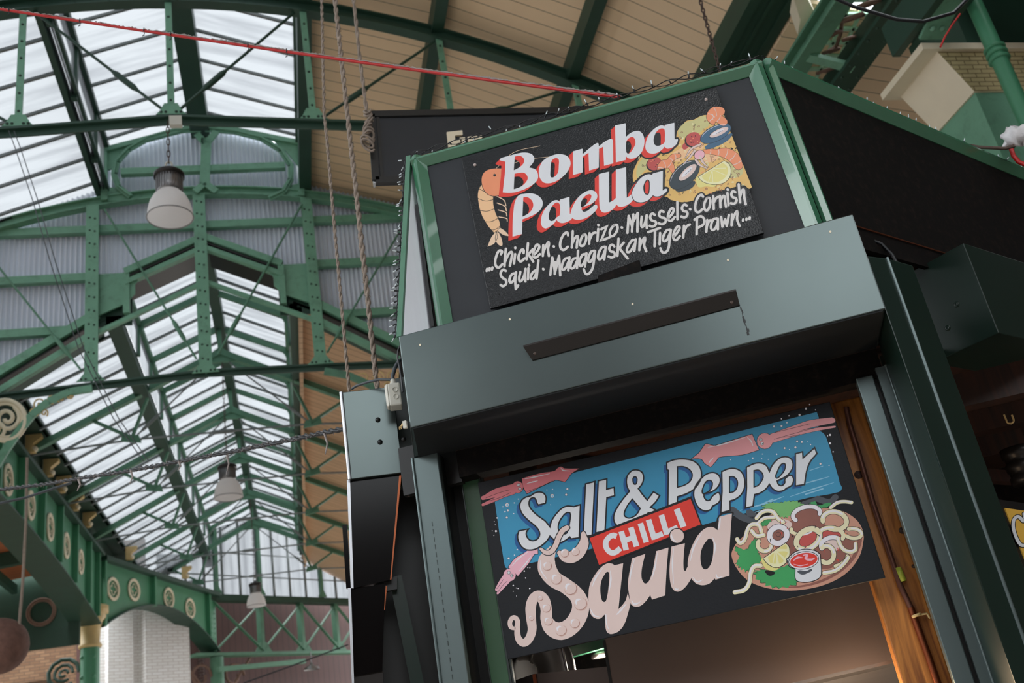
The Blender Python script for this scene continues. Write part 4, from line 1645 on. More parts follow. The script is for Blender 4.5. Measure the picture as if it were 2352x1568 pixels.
mb.kbox(-.99, -.986, WJ + .092, WJ + .098, -1.6, 1.2)
mb.build('frame_edge', SHUT, stall)

mb = MB()
mb.kbox(.497, .558, WJ, WJ + .05, -1.6, 1.14)
gr = mb.build('guide_channel', GUIDE, stall, .004)
MB().kbox(.558, .573, WJ + .03, WJ + .05, -1.6, 1.14).build('shutter_slot', BLACK, stall)
mb = MB().kbox(.573, .612, WJ - .004, WJ + .04, -1.6, 1.16)
mb.tube([K(.61, WJ - .01, -1.6), K(.61, WJ - .01, 1.16)], .006, 8)
mb.build('guide_lip', GUIDE, gr)
# corner post
E1 = PR_ + D65 * .125
E2 = E1 + D65 * .16
mb = MB()
za, zb = -1.6, 1.46
poly = [K(.612, WJ - .02, 0), K(.613, W0 + .03, 0), E1, E2, E2 - N65 * .3 + D65 * .1, K(.64, WJ + .2, 0)]
mb.prism([ZV(p, za) for p in poly], (0, 0, zb - za))
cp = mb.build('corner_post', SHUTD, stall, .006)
MB().tube([ZV(E1, -1.6), ZV(E1, 1.46)], .007, 10).build('corner_bead', GUIDE, cp)
MB().tube([ZV(E2 - N65 * .01, -1.6), ZV(E2 - N65 * .01, 1.235)], .004, 8).build('corner_bead', GUIDE, cp)

# --- right-hand shutter box with its end panel
R1, R2 = Vector((2.515, 3.235, 0)), Vector((2.632, 2.975, 0))
mb = MB()
q1, q2 = R1 + D65 * 3.2, R2 + D65 * 3.2
mb.hexa([ZV(R2, 1.235), ZV(q2, 1.235), ZV(q1, 1.235), ZV(R1, 1.235), ZV(R2, 1.625), ZV(q2, 1.625), ZV(q1, 1.625), ZV(R1, 1.625)])
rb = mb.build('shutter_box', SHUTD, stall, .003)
rn = Vector(((R2 - R1).y, -(R2 - R1).x, 0)).normalized()
if rn.dot(-R1) < 0:
    rn = -rn
mb = MB()
for p in ((2109, 673), (2197, 699), (2177, 753)):
    c = on_plane(p, ZV(R1, 1.4), rn)
    mb2 = MB().lathe(c - rn * .002, [(.012, 0), (.012, .003), (.008, .006), (.004, .004), (.001, .004)], 14, rn)
    mb2.build('screw', SHUTD, rb)
# --- left-hand shutter box with its end panel
mb = MB()
q1, q2 = L1 + D3 * 2.6, L2 + D3 * 2.6
mb.hexa([ZV(L1, 1.228), ZV(L2, 1.228), ZV(q2, 1.228), ZV(q1, 1.228), ZV(L1, 1.612), ZV(L2, 1.612), ZV(q2, 1.612), ZV(q1, 1.612)])
lb = mb.build('shutter_box', SHUT, stall, .003)
ln = Vector((-(L2 - L1).y, (L2 - L1).x, 0)).normalized()
if ln.dot(-L1) < 0:
    ln = -ln
for p in ((868, 964), (873, 1015), (927, 1009)):
    c = on_plane(p, ZV(L1, 1.4), ln)
    MB().lathe(c, [(.011, 0), (.011, .003), (.006, .008), (.003, .011), (.001, .011)], 12, ln).build('screw', BLACK, lb)
MB().tube([ZV(L1, 1.612), ZV(L1 + ln * .004, 1.42), ZV(L1, 1.228)], .008, 8).build('bright_edge', ALU, lb)
# folded guide panels hanging under the left box
def lq(p, off=0.0):
    return on_plane(p, ZV(L1, 1.4) - ln * off, ln)


GLOSSB = mat('gloss_black_panel', rgb(10, 8, 8), 0.16, spec=0.18, var=.1)
gp = MB().prism([lq((804, 1102), .02), lq((921, 1090), .02), lq((897, 1331), .02), lq((812, 1350), .02)], -ln * .05).build('side_panel', GLOSSB, stall)
MB().prism([lq((917, 1090), .018), lq((922, 1090), .018), lq((899, 1330), .018), lq((896, 1331), .018)], -ln * .01).build('orange_glint', COPPER, gp)  # orange reflection built as a thin copper-coloured strip
MB().prism([lq((797, 1102), .015), lq((804, 1102), .015), lq((812, 1350), .015), lq((806, 1350), .015)], -ln * .03).build('bright_edge', ALU, gp)
gp = MB().prism([lq((806, 1352), .03), lq((884, 1340), .03), lq((878, 1540), .03), lq((812, 1552), .03)], -ln * .05).build('side_panel', GLOSSB, stall)
MB().prism([lq((799, 1350), .02), lq((806, 1350), .02), lq((814, 1590), .02), lq((809, 1590), .02)], -ln * .03).build('bright_edge', ALU, gp)
MB().prism([lq((886, 1345), .02), lq((889, 1345), .02), lq((884, 1400), .02), lq((882, 1400), .02)], -ln * .01).build('orange_glint', COPPER, gp)  # the orange reflection again, on the lower panel
MB().prism([lq((812, 1550), .04), lq((880, 1540), .04), lq((880, 1700), .04), lq((816, 1700), .04)], -ln * .05).build('side_panel', BRONZE, stall)
MB().prism([lq((786, 1206), .06), lq((797, 1204), .06), lq((806, 1350), .06), lq((795, 1350), .06)], -ln * .02).build('side_panel', GLOSSB, stall)
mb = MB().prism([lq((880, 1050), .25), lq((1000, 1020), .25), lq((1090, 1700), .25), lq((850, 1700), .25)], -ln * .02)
mb.build('shadow_board', BLACK, stall)  # black sheet standing in for the dark behind the left guide
mb = MB()
a, c = lq((908, 1325), .1), lq((965, 1600), .1)
mb.beam(a, c, .05, .03, up=ln)
mb.build('side_guide', SHUTD, stall)
MB().prism([lq((905, 870), .14), lq((950, 860), .14), lq((962, 1115), .14), lq((905, 1115), .14)], -ln * .02).build('corner_filler', SHUTD, stall)
MB().kbox(-1.3, -1.05, WJ + .05, WJ + .09, 1.12, 1.32).build('gap_shade', BLACK, stall)  # black block added to darken the gap above the post
mb = MB().prism([lq((882, 1332), .05), lq((912, 1322), .05), lq((912, 1352), .05), lq((884, 1358), .05)], -ln * .03)
mb.build('latch_plate', BLACK, stall)
c = lq((938, 1125), -.02)
MB().tube([c + Vector((0, 0, .02)), c + Vector((-.018, -.01, .005)), c + Vector((-.016, -.01, -.02)), c + Vector((0, 0, -.025))], .005, 6).build('staple', STEELD, stall)

# --- fascia: charcoal boards in a green moulded frame
TL, TR, BL, BR = onW((946, 362), WF), onW((1746, 138), WF), onW((1010, 770), WF), onW((1890, 520), WF)
MB().prism([TL, TR, BR, BL], KN * .02).build('fascia_board', CHAR, stall)


def moulding(mb, a, c, wid, inw, out, depth=.035, ch=.018):
    """frame member along a->c; inw = direction to the panel, out = to the viewer"""
    a, c = Vector(a), Vector(c)
    inw, out = Vector(inw).normalized(), Vector(out).normalized()
    pr = [(0, 0), (0, depth * .5), (wid * .3, depth), (wid * .45, depth), (wid, depth * .15), (wid, 0)]
    n = len(pr)
    vs = [a + inw * x + out * y for x, y in pr] + [c + inw * x + out * y for x, y in pr]
    mb.add(vs, [tuple(range(n)), tuple(range(n, 2 * n))[::-1]] + [(i, n + i, n + (i + 1) % n, (i + 1) % n) for i in range(n)])


ud = (TR - TL).normalized()
ld = (BL - TL).normalized()
rd = (BR - TR).normalized()
mb = MB()
dz_ = Vector((0, 0, -.014))
moulding(mb, TL + dz_, BL, .062, ud, -KN)
moulding(mb, TL + dz_, TR + dz_, .05, -UP, -KN, .035)
moulding(mb, TR + dz_, BR, .062, -ud, -KN)
fr = mb.build('fascia_frame', STALLG, stall)
MB().tube([onW((1010, 362), WF - .004), onW((1720, 173), WF - .004)], .002, 5).build('brass_bead', CREAMG, fr)
# right-hand fascia
TRr = TR + D65 * .012
q = TRr + D65 * 3.4
mb = MB()
zt, zl = TRr.z, BR.z - .05
lo = BR + D65 * .01
ql = lo + D65 * 3.4
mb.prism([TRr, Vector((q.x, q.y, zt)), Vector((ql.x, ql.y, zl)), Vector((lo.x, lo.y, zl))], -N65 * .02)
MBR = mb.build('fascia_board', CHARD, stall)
mb = MB()
moulding(mb, TRr, Vector((q.x, q.y, zt)), .06, -UP, N65, .04)
moulding(mb, TRr, lo, .05, D65, N65, .03)
mb.build('fascia_frame', STALLG, MBR)
MB().beam(ZV(lo + D65 * .1, 1.70) + N65 * .004, ZV(ql, 1.70) + N65 * .004, .004, .006).build('panel_joint', COPPER, MBR)
# left cheek: aluminium triangle and leaning green batten
Pb = at_dist((925, 775), 3.50)
Pb.z = 1.615 + 1.6
Pc = onW((992, 752), WF - .002)
MB().prism([TL + Vector((0, 0, -.02)), Pb, Pc], KN * .01).build('cheek_panel', ALU, stall)
mb = MB()
mb.beam(TL + Vector((-.01, 0, 0)), Pb + Vector((-.01, 0, 0)), .02, .03, up=KN)
mb.build('cheek_batten', STALLG, stall)
MB().beam(onW((958, 470), WF - .01), onW((995, 750), WF - .01), .012, .012, up=KN).build('cheek_trim', BLACK, stall)
# roof of the stall, ceiling and inner walls
mb = MB()
mb.prism([TL, TR, q, q - N65 * 2.6, TL + D3 * 2.8], (0, 0, -.03))
mb.build('roof_board', CHARD, stall)
mb = MB()
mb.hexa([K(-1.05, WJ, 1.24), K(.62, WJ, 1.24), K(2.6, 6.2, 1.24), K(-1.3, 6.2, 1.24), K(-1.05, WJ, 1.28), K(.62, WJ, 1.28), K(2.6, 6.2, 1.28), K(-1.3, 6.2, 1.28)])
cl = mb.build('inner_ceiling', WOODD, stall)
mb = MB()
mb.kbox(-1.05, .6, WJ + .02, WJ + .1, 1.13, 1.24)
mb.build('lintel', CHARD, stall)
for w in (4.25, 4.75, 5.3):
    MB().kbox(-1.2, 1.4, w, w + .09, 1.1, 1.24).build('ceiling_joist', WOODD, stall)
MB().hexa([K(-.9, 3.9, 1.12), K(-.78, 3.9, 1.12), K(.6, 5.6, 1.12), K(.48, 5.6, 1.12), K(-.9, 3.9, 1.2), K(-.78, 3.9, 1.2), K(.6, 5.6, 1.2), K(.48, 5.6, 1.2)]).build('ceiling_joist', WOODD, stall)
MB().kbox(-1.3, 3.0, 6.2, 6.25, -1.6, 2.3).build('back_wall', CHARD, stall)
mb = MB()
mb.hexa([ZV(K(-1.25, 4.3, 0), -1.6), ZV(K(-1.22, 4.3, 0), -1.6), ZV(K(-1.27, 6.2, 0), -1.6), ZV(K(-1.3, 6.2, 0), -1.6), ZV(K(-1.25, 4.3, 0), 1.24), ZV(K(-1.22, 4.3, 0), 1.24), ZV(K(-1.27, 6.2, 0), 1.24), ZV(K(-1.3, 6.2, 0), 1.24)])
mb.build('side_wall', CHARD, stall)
mb = MB()
qa = q - N65 * 2.0
mb.beam(ZV(E2 - N65 * 1.6 + D65 * .5, -.2), ZV(E2 - N65 * 1.6 + D65 * 3.6, -.2), .04, 2.8)
mb.build('back_wall', CHARD, stall)
# right face: inside of the opening
ceil2 = MB()
z = 1.2
a, c = R1 - N65 * .1, R1 + D65 * 3.2 - N65 * .1
d_, e_ = c - N65 * 1.4, a - N65 * 1.4
ceil2.prism([ZV(a, z), ZV(c, z), ZV(d_, z), ZV(e_, z)], (0, 0, .04))
ceil2.build('inner_ceiling', WOODD, stall)
MB().beam(ZV(R1 + D65 * .2 - N65 * .5, .98), ZV(R1 + D65 * 3 - N65 * .5, .98), .05, .06).build('hook_rail', WOODD, stall)

# timber post inside the opening
mb = MB()
mb.kbox(.36, .52, 3.86, 3.97, -1.6, 1.13)
post_o = mb.build('timber_post', WOODO, stall, .006)
for p, r in ((1972, 1090), .016), ((2072, 1218), .012), ((2098, 1300), .007):
    c = onW(p, 3.859)
    MB().lathe(c, [(r, 0), (r * .8, .002), (.001, .003)], 12, -KN).build('wood_knot', WOODD, post_o)


# ------------------------------------------------------------------ loose fittings
t = thing('copper_pipe', 'thin copper pipe running down the orange timber post, clipped near its foot', 'pipe', onW((2105, 1413), 3.83))
pth = [onW(p, 3.84) for p in ((1944, 935), (1952, 975), (1975, 1050), (2005, 1155), (2040, 1260), (2068, 1345), (2092, 1395))]
MB().tube(pth, .0105, 10).build('upper_run', mat('tarnished_copper', rgb(112, 74, 62), .45, metal=.6, var=.15), t)
MB().tube([onW(p, 3.84) for p in ((2092, 1395), (2104, 1430), (2130, 1500), (2165, 1600))], .0125, 10).build('lower_run', COPPER, t)
c = onW((2105, 1413), 3.83)
mb = MB()
mb.lathe(c, [(.0125, -.005), (.017, -.004), (.017, .004), (.0125, .005)], 16, (pth[-1] - pth[-2]).normalized())
mb.tube([c + KU * .014, c + KU * .035, c + KU * .04 - UP * .018], .004, 6)
mb.build('pipe_clip', CREAMG, t)
d = (onW((2075, 1334), 3.84) - onW((2062, 1304), 3.84)).normalized()
MB().lathe(onW((2068, 1319), 3.84), [(.0112, -.025), (.0128, -.025), (.0128, .025), (.0112, .025)], 14, d).build('tape_label', TAPE, t)
# junction box at the left corner
jc = lq((907, 910), -.09)
t = thing('junction_box', 'off white junction box with two round knockouts at the stall corner', 'junction box', jc)
jn = (-jc + Vector((0, 0, jc.z))).normalized()
ju = Vector((-jn.y, jn.x, 0))
mb = MB()
hw, hh = .026, .05
mb.hexa([jc - ju * hw - UP * hh + jn * .03, jc + ju * hw - UP * hh + jn * .03, jc + ju * hw - UP * hh - jn * .04, jc - ju * hw - UP * hh - jn * .04,
         jc - ju * hw + UP * hh + jn * .03, jc + ju * hw + UP * hh + jn * .03, jc + ju * hw + UP * hh - jn * .04, jc - ju * hw + UP * hh - jn * .04])
mb.build('body', PLAS, t, .006)
mb = MB().hexa([jc - ju * (hw + .012) - UP * hh * .9 + jn * .02, jc - ju * hw - UP * hh * 1.05 + jn * .03, jc - ju * hw - UP * hh - jn * .03, jc - ju * (hw + .012) - UP * hh * .9 - jn * .02,
                jc - ju * (hw + .012) + UP * hh * .9 + jn * .02, jc - ju * hw + UP * hh * 1.02 + jn * .03, jc - ju * hw + UP * hh - jn * .03, jc - ju * (hw + .012) + UP * hh * .9 - jn * .02])
mb.build('lid', PLAS, t, .004)
for dz in (-.013, .018):
    c = jc + jn * .03 + UP * dz + ju * .004
    MB().lathe(c, [(.0115, 0), (.0115, .0035), (.0095, .0035), (.009, .001), (.001, .001)], 18, jn).build('knockout', PLAS, t)
MB().lathe(jc + UP * hh, [(.014, 0), (.014, .012), (.011, .014), (.011, .024), (.009, .026), (.001, .026)], 12).build('cable_gland', PLAS, t)
top = jc + UP * (hh + .02)
t2 = thing('conduit_cable', 'grey cable curving up from the junction box beside the shutter box', 'cable', top, 'cables at the stall corner')
MB().tube([top, top + UP * .02, lq((907, 845), -.08), lq((914, 832), -.06), lq((924, 822), 0)], .0085, 8).build('sheath', GCABLE, t2)
t2 = thing('conduit_cable', 'grey cable arching from the left box top to the junction box', 'cable', top, 'cables at the stall corner')
MB().tube([lq((808, 893), .02), lq((818, 886), .0), lq((845, 877), -.03), lq((872, 871), -.06), lq((898, 872), -.08)], .006, 8).build('sheath', GCABLE, t2)
t2 = thing('conduit_cable', 'thin dark cable looping beside the upper left edge of the front box', 'cable', top, 'cables at the stall corner')
MB().tube([at_dist(p, 3.5) for p in ((921, 790), (914, 805), (913, 822), (917, 840), (922, 870), (925, 900))], .004, 6).build('sheath', CABLE, t2)
c = onW((931, 975), W0 - .004)
t2 = thing('cable_terminal', 'beige cable terminal with bared wires at the lower left box corner', 'terminal', c)
MB().hexa([c + KU * a + KN * b + UP * z for z in (-.014, .014) for a, b in ((-.008, -.006), (.006, -.006), (.006, .006), (-.008, .006))]).build('block', PLAS, t2)
mb = MB()
for k in range(3):
    mb.tube([c + UP * .01, c + KU * (-.008 - .003 * k) + UP * (.0 + .003 * k), c + KU * (-.016) - UP * .006 * k, c + KU * (-.026) - UP * (.004 + .004 * k)], .0018, 5)
mb.build('bare_wire', CREAMG, t2)
# bundle of cables behind the right end of the box
t2 = thing('cable_bundle', 'bundle of black cables between the front box and the right fascia', 'cable', at_dist((2010, 560), 3.9))
mb = MB()
for k in range(6):
    mb.tube([at_dist((x + 3 * k, yv + 5 * k), 3.75 + .03 * k) for x, yv in ((1962, 546), (1995, 548), (2025, 560), (2050, 585), (2068, 620))], .006, 6)
mb.build('sheath', CABLE, t2)
a = at_dist((2085, 612), 4.25)
tag(MB().prism([at_dist(p, 4.3) for p in ((2052, 592), (2112, 606), (2070, 628))], Vector((.03, .03, 0))).build('wood_wedge', mat('orange_ply', rgb(150, 72, 30), .6)), 'small orange plywood wedge above the right end panel', 'wood offcut')

# kitchen things inside
H1 = 4.15
t = thing('extractor_hood', 'smoked steel extractor hood panel under the squid sign', 'extractor hood', onW((1740, 1500), H1))
q4 = [onW(p, H1) for p in ((1386, 1455), (2030, 1300), (2092, 1505), (1416, 1660))]
MB().prism(q4, KN * .015).build('front_panel', STEELD, t)
MB().prism([q4[3], q4[2], q4[2] - UP * .012, q4[3] - UP * .012], KN * .3).build('lip', STEEL, t)
MB().prism([q4[3] + KN * .3, q4[2] + KN * .3, q4[2] + KN * .5 - UP * .3, q4[3] + KN * .5 - UP * .3], KN * .02).build('grease_tray', STEEL, t)
MB().prism([onW(p, H1 - .002) for p in ((1384, 1470), (1390, 1469), (1422, 1660), (1414, 1660))], KN * .01).build('side_edge', BLACK, t)
H2 = 4.5
t = thing('extractor_hood', 'low bronze tinted hood with folded corner at the bottom of the opening', 'extractor hood', onW((1300, 1560), H2))
MB().prism([onW(p, H2) for p in ((1226, 1547), (1398, 1530), (1412, 1640), (1240, 1640))], KN * .02).build('front_panel', STEELD, t)
MB().prism([onW((1160, 1570), H2 + .0), onW((1226, 1547), H2), onW((1240, 1640), H2), onW((1160, 1640), H2)], KN * .02).build('side_panel', BRONZE, t)
MB().beam(onW((1227, 1548), H2 - .005), onW((1240, 1640), H2 - .005), .015, .01, up=KN).build('corner_seam', COPPER, t)
t = thing('duct_elbow', 'curved steel extractor duct rising behind the squid sign', 'duct', onW((1250, 1540), 4.9))
cx = onW((1200, 1545), 4.9)
el = []
for i in range(9):
    a = i / 8 * 1.5
    el.append(cx + KU * (.13 + -.0) * math.sin(a) * 1.3 + UP * (.15 * math.cos(a) - .0) + KU * .0)
MB().tube([el[0] - KU * .35] + el + [el[-1] - UP * .3], .092, 24).build('bend', DUCT, t)
mb = MB().lathe(el[4], [(.093, -.006), (.099, -.005), (.099, .005), (.093, .006)], 24, (el[5] - el[3]).normalized())
mb.build('seam', DUCT, t)
t = thing('pipe_rail', 'green painted rail behind the duct at the bottom of the opening', 'rail', onW((1280, 1505), 5.3))
MB().beam(onW((1150, 1543), 5.3), onW((1400, 1473), 5.3), .05, .05).build('bar', STALLG, t)
tag(MB().tube([onW((1290, 1480), 4.6), onW((1303, 1545), 4.6)], .006, 6).build('hanging_wire', STEEL), 'thin steel hanging wire beside the duct', 'wire')
c = onW((1384, 1507), 5.4)
t = thing('downlight', 'small round lit downlight deep inside the stall', 'downlight', c)
LIT = mat('lit_lamp_face', (1.0, .93, .8, 1), .5, emit=3.0)
MB().lathe(c, [(.05, 0), (.001, -.002)], 20).build('lens', LIT, t)
MB().lathe(c, [(.05, -.004), (.06, -.004), (.06, .03), (.001, .03)], 20).build('housing', STEEL, t)
tag(MB().tube([onW(p, H1 - .02) for p in ((2088, 1478), (2092, 1490), (2093, 1502), (2086, 1510), (2077, 1508), (2074, 1500))], .007, 6).build('spring_clip', STEEL), 'small steel spring clip at the hood corner by the post', 'clip')
# right-hand interior
c = at_dist((2320, 965), 4.6)
t = thing('meat_hook', 'small brass hook hanging in the dark right opening', 'hook', c)
rr = (Vector((c.y, -c.x, 0))).normalized()
MB().tube([c + rr * (-.014) + UP * .03, c + rr * (-.013) + UP * .005] + [c + rr * (.014 * math.sin(a)) - UP * (.014 * math.cos(a)) for a in (-1.3, -.8, 0, .8, 1.4)] + [c + rr * .014 + UP * .02], .004, 7).build('wire', CREAMG, t)
c = at_dist((2348, 1068), 4.9)
t = thing('ribbed_pan', 'ribbed steel cylinder gleaming in the dark right opening', 'pan', c)
MB().lathe(c - Vector((0, 0, .08)), [(.001, 0), (.07, .0), (.07, .03), (.062, .035), (.062, .055), (.07, .06), (.07, .09), (.062, .095), (.062, .115), (.07, .12), (.07, .16), (.001, .16)], 24).build('body', BRONZE, t)
# yellow sign at the right edge
YD = 4.05
yo = at_dist((2340, 1230), YD)
yn = -N65
yd_ = D65


def yq(p, off=0.0):
    return on_plane(p, yo + N65 * off, N65)


t = thing('menu_sign', 'yellow menu sign lettered Ch, cut off by the right edge of the photo', 'sign', yo)
MB().prism([yq(p) for p in ((2290, 1146), (2470, 1172), (2560, 1500), (2395, 1440))], -N65 * .02).build('frame', BLACK, t)
MB().prism([yq(p, .004) for p in ((2308, 1166), (2470, 1190), (2540, 1470), (2392, 1380))], -N65 * .006).build('panel', YELLOW, t)

# the stall's own warm work lamp under the hood
kl = bpy.data.lights.new('work_lamp', 'POINT')
kl.energy = 9.0
kl.color = (1.0, .72, .45)
kl.shadow_soft_size = .16
ko = bpy.data.objects.new('work_lamp', kl)
COL.objects.link(ko)
ko.location = K(.2, 3.95, -.05)

dl = bpy.data.lights.new('downlight', 'POINT')
dl.energy = 6.0
dl.color = (1.0, .9, .78)
dl.shadow_soft_size = .05
do_ = bpy.data.objects.new('downlight_glow', dl)
COL.objects.link(do_)
do_.location = onW((1384, 1520), 5.35)
MB().hexa([ZV(K(-1.09, W0 + .004, 0), 1.235), ZV(K(.60, W0 + .004, 0), 1.235), ZV(K(.60, WJ, 0), 1.235), ZV(K(-1.2, WJ, 0), 1.235), ZV(K(-1.09, W0 + .004, 0), 1.24), ZV(K(.60, W0 + .004, 0), 1.24), ZV(K(.60, WJ, 0), 1.24), ZV(K(-1.2, WJ, 0), 1.24)]).build('underside_lining', mat('dull_black_lining', rgb(20, 22, 23), .7, spec=.3), sb)  # matt black plate added to hide lamp reflections under the box


# ================================================================== painted signs
def Zm(ox, oy, s):
    return lambda pts: [(ox + p[0] / s, oy + p[1] / s) + tuple(p[2:]) for p in pts]


ZA, ZB, ZC, ZD = Zm(1050, 180, 5.8075), Zm(1400, 180, 5.8075), Zm(1050, 430, 5.4075), Zm(1400, 400, 5.4075)
ZE, ZF, ZG, ZH, ZI = Zm(1090, 1040, 5.8075), Zm(1440, 920, 4.523), Zm(1120, 1200, 4.7525), Zm(1400, 1150, 5.228), Zm(1660, 1110, 5.4075)
SA, SB, SC, SD, SE, SF, SG, SH, SI = 5.8075, 5.8075, 5.4075, 5.4075, 5.8075, 4.523, 4.7525, 5.228, 5.4075


def smooth(pts, closed=True, n=5):
    out = []
    m = len(pts)
    rng = range(m) if closed else range(m - 1)
    for i in rng:
        p0, p1 = pts[i], pts[(i + 1) % m]
        c0, c1 = len(p0) > 2 and p0[2], len(p1) > 2 and p1[2]
        a, b = Vector(p0[:2]), Vector(p1[:2])
        if c0 and c1:
            out.append(a)
            continue
        pm = Vector(pts[i - 1][:2]) if (closed or i > 0) else a
        pn = Vector(pts[(i + 2) % m][:2]) if (closed or i + 2 < m) else b
        L = (b - a).length
        m0 = (b - a) if c0 else (b - pm).normalized() * L
        m1 = (b - a) if c1 else (pn - a).normalized() * L
        for k in range(n):
            s = k / n
            h00, h10 = 2 * s ** 3 - 3 * s ** 2 + 1, s ** 3 - 2 * s ** 2 + s
            h01, h11 = -2 * s ** 3 + 3 * s ** 2, s ** 3 - s ** 2
            out.append(a * h00 + m0 * h10 + b * h01 + m1 * h11)
    if not closed:
        out.append(Vector(pts[-1][:2]))
    return out


class Paint:
    """flat paint films on a board: every film sits a hair in front of the one below"""

    def __init__(self, w, nrm=None, org=None):
        self.w = w
        self.k = 0
        self.mb = {}
        self.mats = {}
        self.nrm, self.org = nrm, org

    def pt(self, p, off):
        if self.nrm is not None:
            return on_plane(p, self.org + self.nrm * off, self.nrm)
        return onW(p, self.w - off)

    def layer(self, part, lay):
        self.k = (self.k + 1) % 40
        return lay * .00009 + self.k * .000002 + .0002

    def film(self, part, lay, poly, holes=()):
        off = self.layer(part, lay)
        loops = [[Vector((p[0], p[1], 0)) for p in poly]] + [[Vector((p[0], p[1], 0)) for p in h] for h in holes]
        tris = tessellate_polygon(loops)
        flat = [p for l in loops for p in l]
        self.put(part, [self.pt(p, off) for p in flat], tris)

    def put(self, part, vs, fs):
        name, m = part
        mb = self.mb.setdefault(name, MB())
        ms = self.mats.setdefault(name, [])
        if m not in ms:
            ms.append(m)
        mi = ms.index(m)
        # wind every face towards the viewer
        ff = []
        for f in fs:
            a, b, c = vs[f[0]], vs[f[1]], vs[f[2]]
            n = (b - a).cross(c - a)
            ff.append(tuple(f) if n.dot(EYE - a) > 0 else tuple(f)[::-1])
        mb.add(vs, ff, mi)

    def shape(self, part, lay, pts, holes=(), dx=0, dy=0, n=5):
        o = [(p.x + dx, p.y + dy) for p in smooth(pts, True, n)]
        hs = [[(p.x + dx, p.y + dy) for p in smooth(h, True, n)] for h in holes]
        self.film(part, lay, o, hs)

    def edge(self, part, lay, pts, w, n=5, dx=0, dy=0):
        c = [Vector((p.x + dx, p.y + dy)) for p in smooth(pts, True, n)]
        self.ribbon(part, lay, c, w, True)

    def ribbon(self, part, lay, c, w, closed=False, cap=True):
        off = self.layer(part, lay)
        c = [Vector(p) for p in c]
        q = [c[0]]
        for p in c[1:]:
            if (p - q[-1]).length > 1e-3:
                q.append(p)
        if closed and (q[0] - q[-1]).length < 1e-3:
            q.pop()
        c = q
        m = len(c)
        ws = w if isinstance(w, (list, tuple)) else [w] * m
        if len(ws) != m:
            ws = [ws[min(len(ws) - 1, int(i * len(ws) / m))] for i in range(m)]
        vs, fs = [], []
        for i in range(m):
            if closed:
                d0, d1 = c[i] - c[i - 1], c[(i + 1) % m] - c[i]
            else:
                d0 = c[i] - c[i - 1] if i else c[1] - c[0]
                d1 = c[i + 1] - c[i] if i + 1 < m else d0
            d0, d1 = d0.normalized(), d1.normalized()
            d = d0 + d1
            if d.length < .2:
                d = d1
            d.normalize()
            nn = Vector((-d.y, d.x))
            cs = max(.45, abs(d.dot(d1)))
            vs += [c[i] + nn * ws[i] / 2 / cs, c[i] - nn * ws[i] / 2 / cs]
        for i in range(m if closed else m - 1):
            j = (i + 1) % m
            fs.append((2 * i, 2 * i + 1, 2 * j + 1, 2 * j))
        if cap and not closed:
            for ce, wd, dd in ((c[0], ws[0], c[0] - c[1]), (c[-1], ws[-1], c[-1] - c[-2])):
                b = len(vs)
                a0 = math.atan2(dd.y, dd.x)
                vs += [ce + Vector((math.cos(a0 + t), math.sin(a0 + t))) * wd / 2 for t in [-math.pi / 2 + math.pi * k / 6 for k in range(7)]]
                fs.append(tuple(range(b, b + 7)))
        v3 = [self.pt((p.x, p.y), off) for p in vs]
        self.put(part, v3, fs)

    def stroke(self, part, lay, pts, w, n=6, closed=False, cap=True, dx=0, dy=0):
        c = smooth([(p[0] + dx, p[1] + dy) + tuple(p[2:]) for p in pts], closed, n)
        if isinstance(w, (list, tuple)):
            ws = []
            for i in range(len(pts) - 1):
                cc = (len(pts[i]) > 2 and pts[i][2]) and (len(pts[i + 1]) > 2 and pts[i + 1][2])
                k = 1 if cc else n
                ws += [w[i] + (w[i + 1] - w[i]) * j / k for j in range(k)]
            ws.append(w[-1])
            w = ws
            if len(w) != len(c):
                w = w[:len(c)] + [w[-1]] * (len(c) - len(w))
        self.ribbon(part, lay, c, w, closed, cap)

    def disc(self, part, lay, c, rx, ry=None, n=16, rot=0.0):
        ry = rx if ry is None else ry
        ca, sa = math.cos(rot), math.sin(rot)
        self.film(part, lay, [(c[0] + rx * math.cos(t) * ca - ry * math.sin(t) * sa, c[1] + rx * math.cos(t) * sa + ry * math.sin(t) * ca) for t in [2 * math.pi * k / n for k in range(n)]])

    def oring(self, part, lay, c, rx, ry, w, rot=0.0, a0=0.0, a1=2 * math.pi, n=20):
        ca, sa = math.cos(rot), math.sin(rot)
        full = abs(a1 - a0) > 6.2
        cnt = n if full else n + 1
        pts = []
        for k in range(cnt):
            t = a0 + (a1 - a0) * k / n
            pts.append((c[0] + rx * math.cos(t) * ca - ry * math.sin(t) * sa, c[1] + rx * math.cos(t) * sa + ry * math.sin(t) * ca))
        self.ribbon(part, lay, pts, w, full)

    def build(self, parent):
        for name, mb in self.mb.items():
            mb.build(name, self.mats[name], parent)


def paint_mat(name, r, g, b, rough=.32, var=.04):
    return mat(name, rgb(r, g, b), rough, var=var, vscale=9)


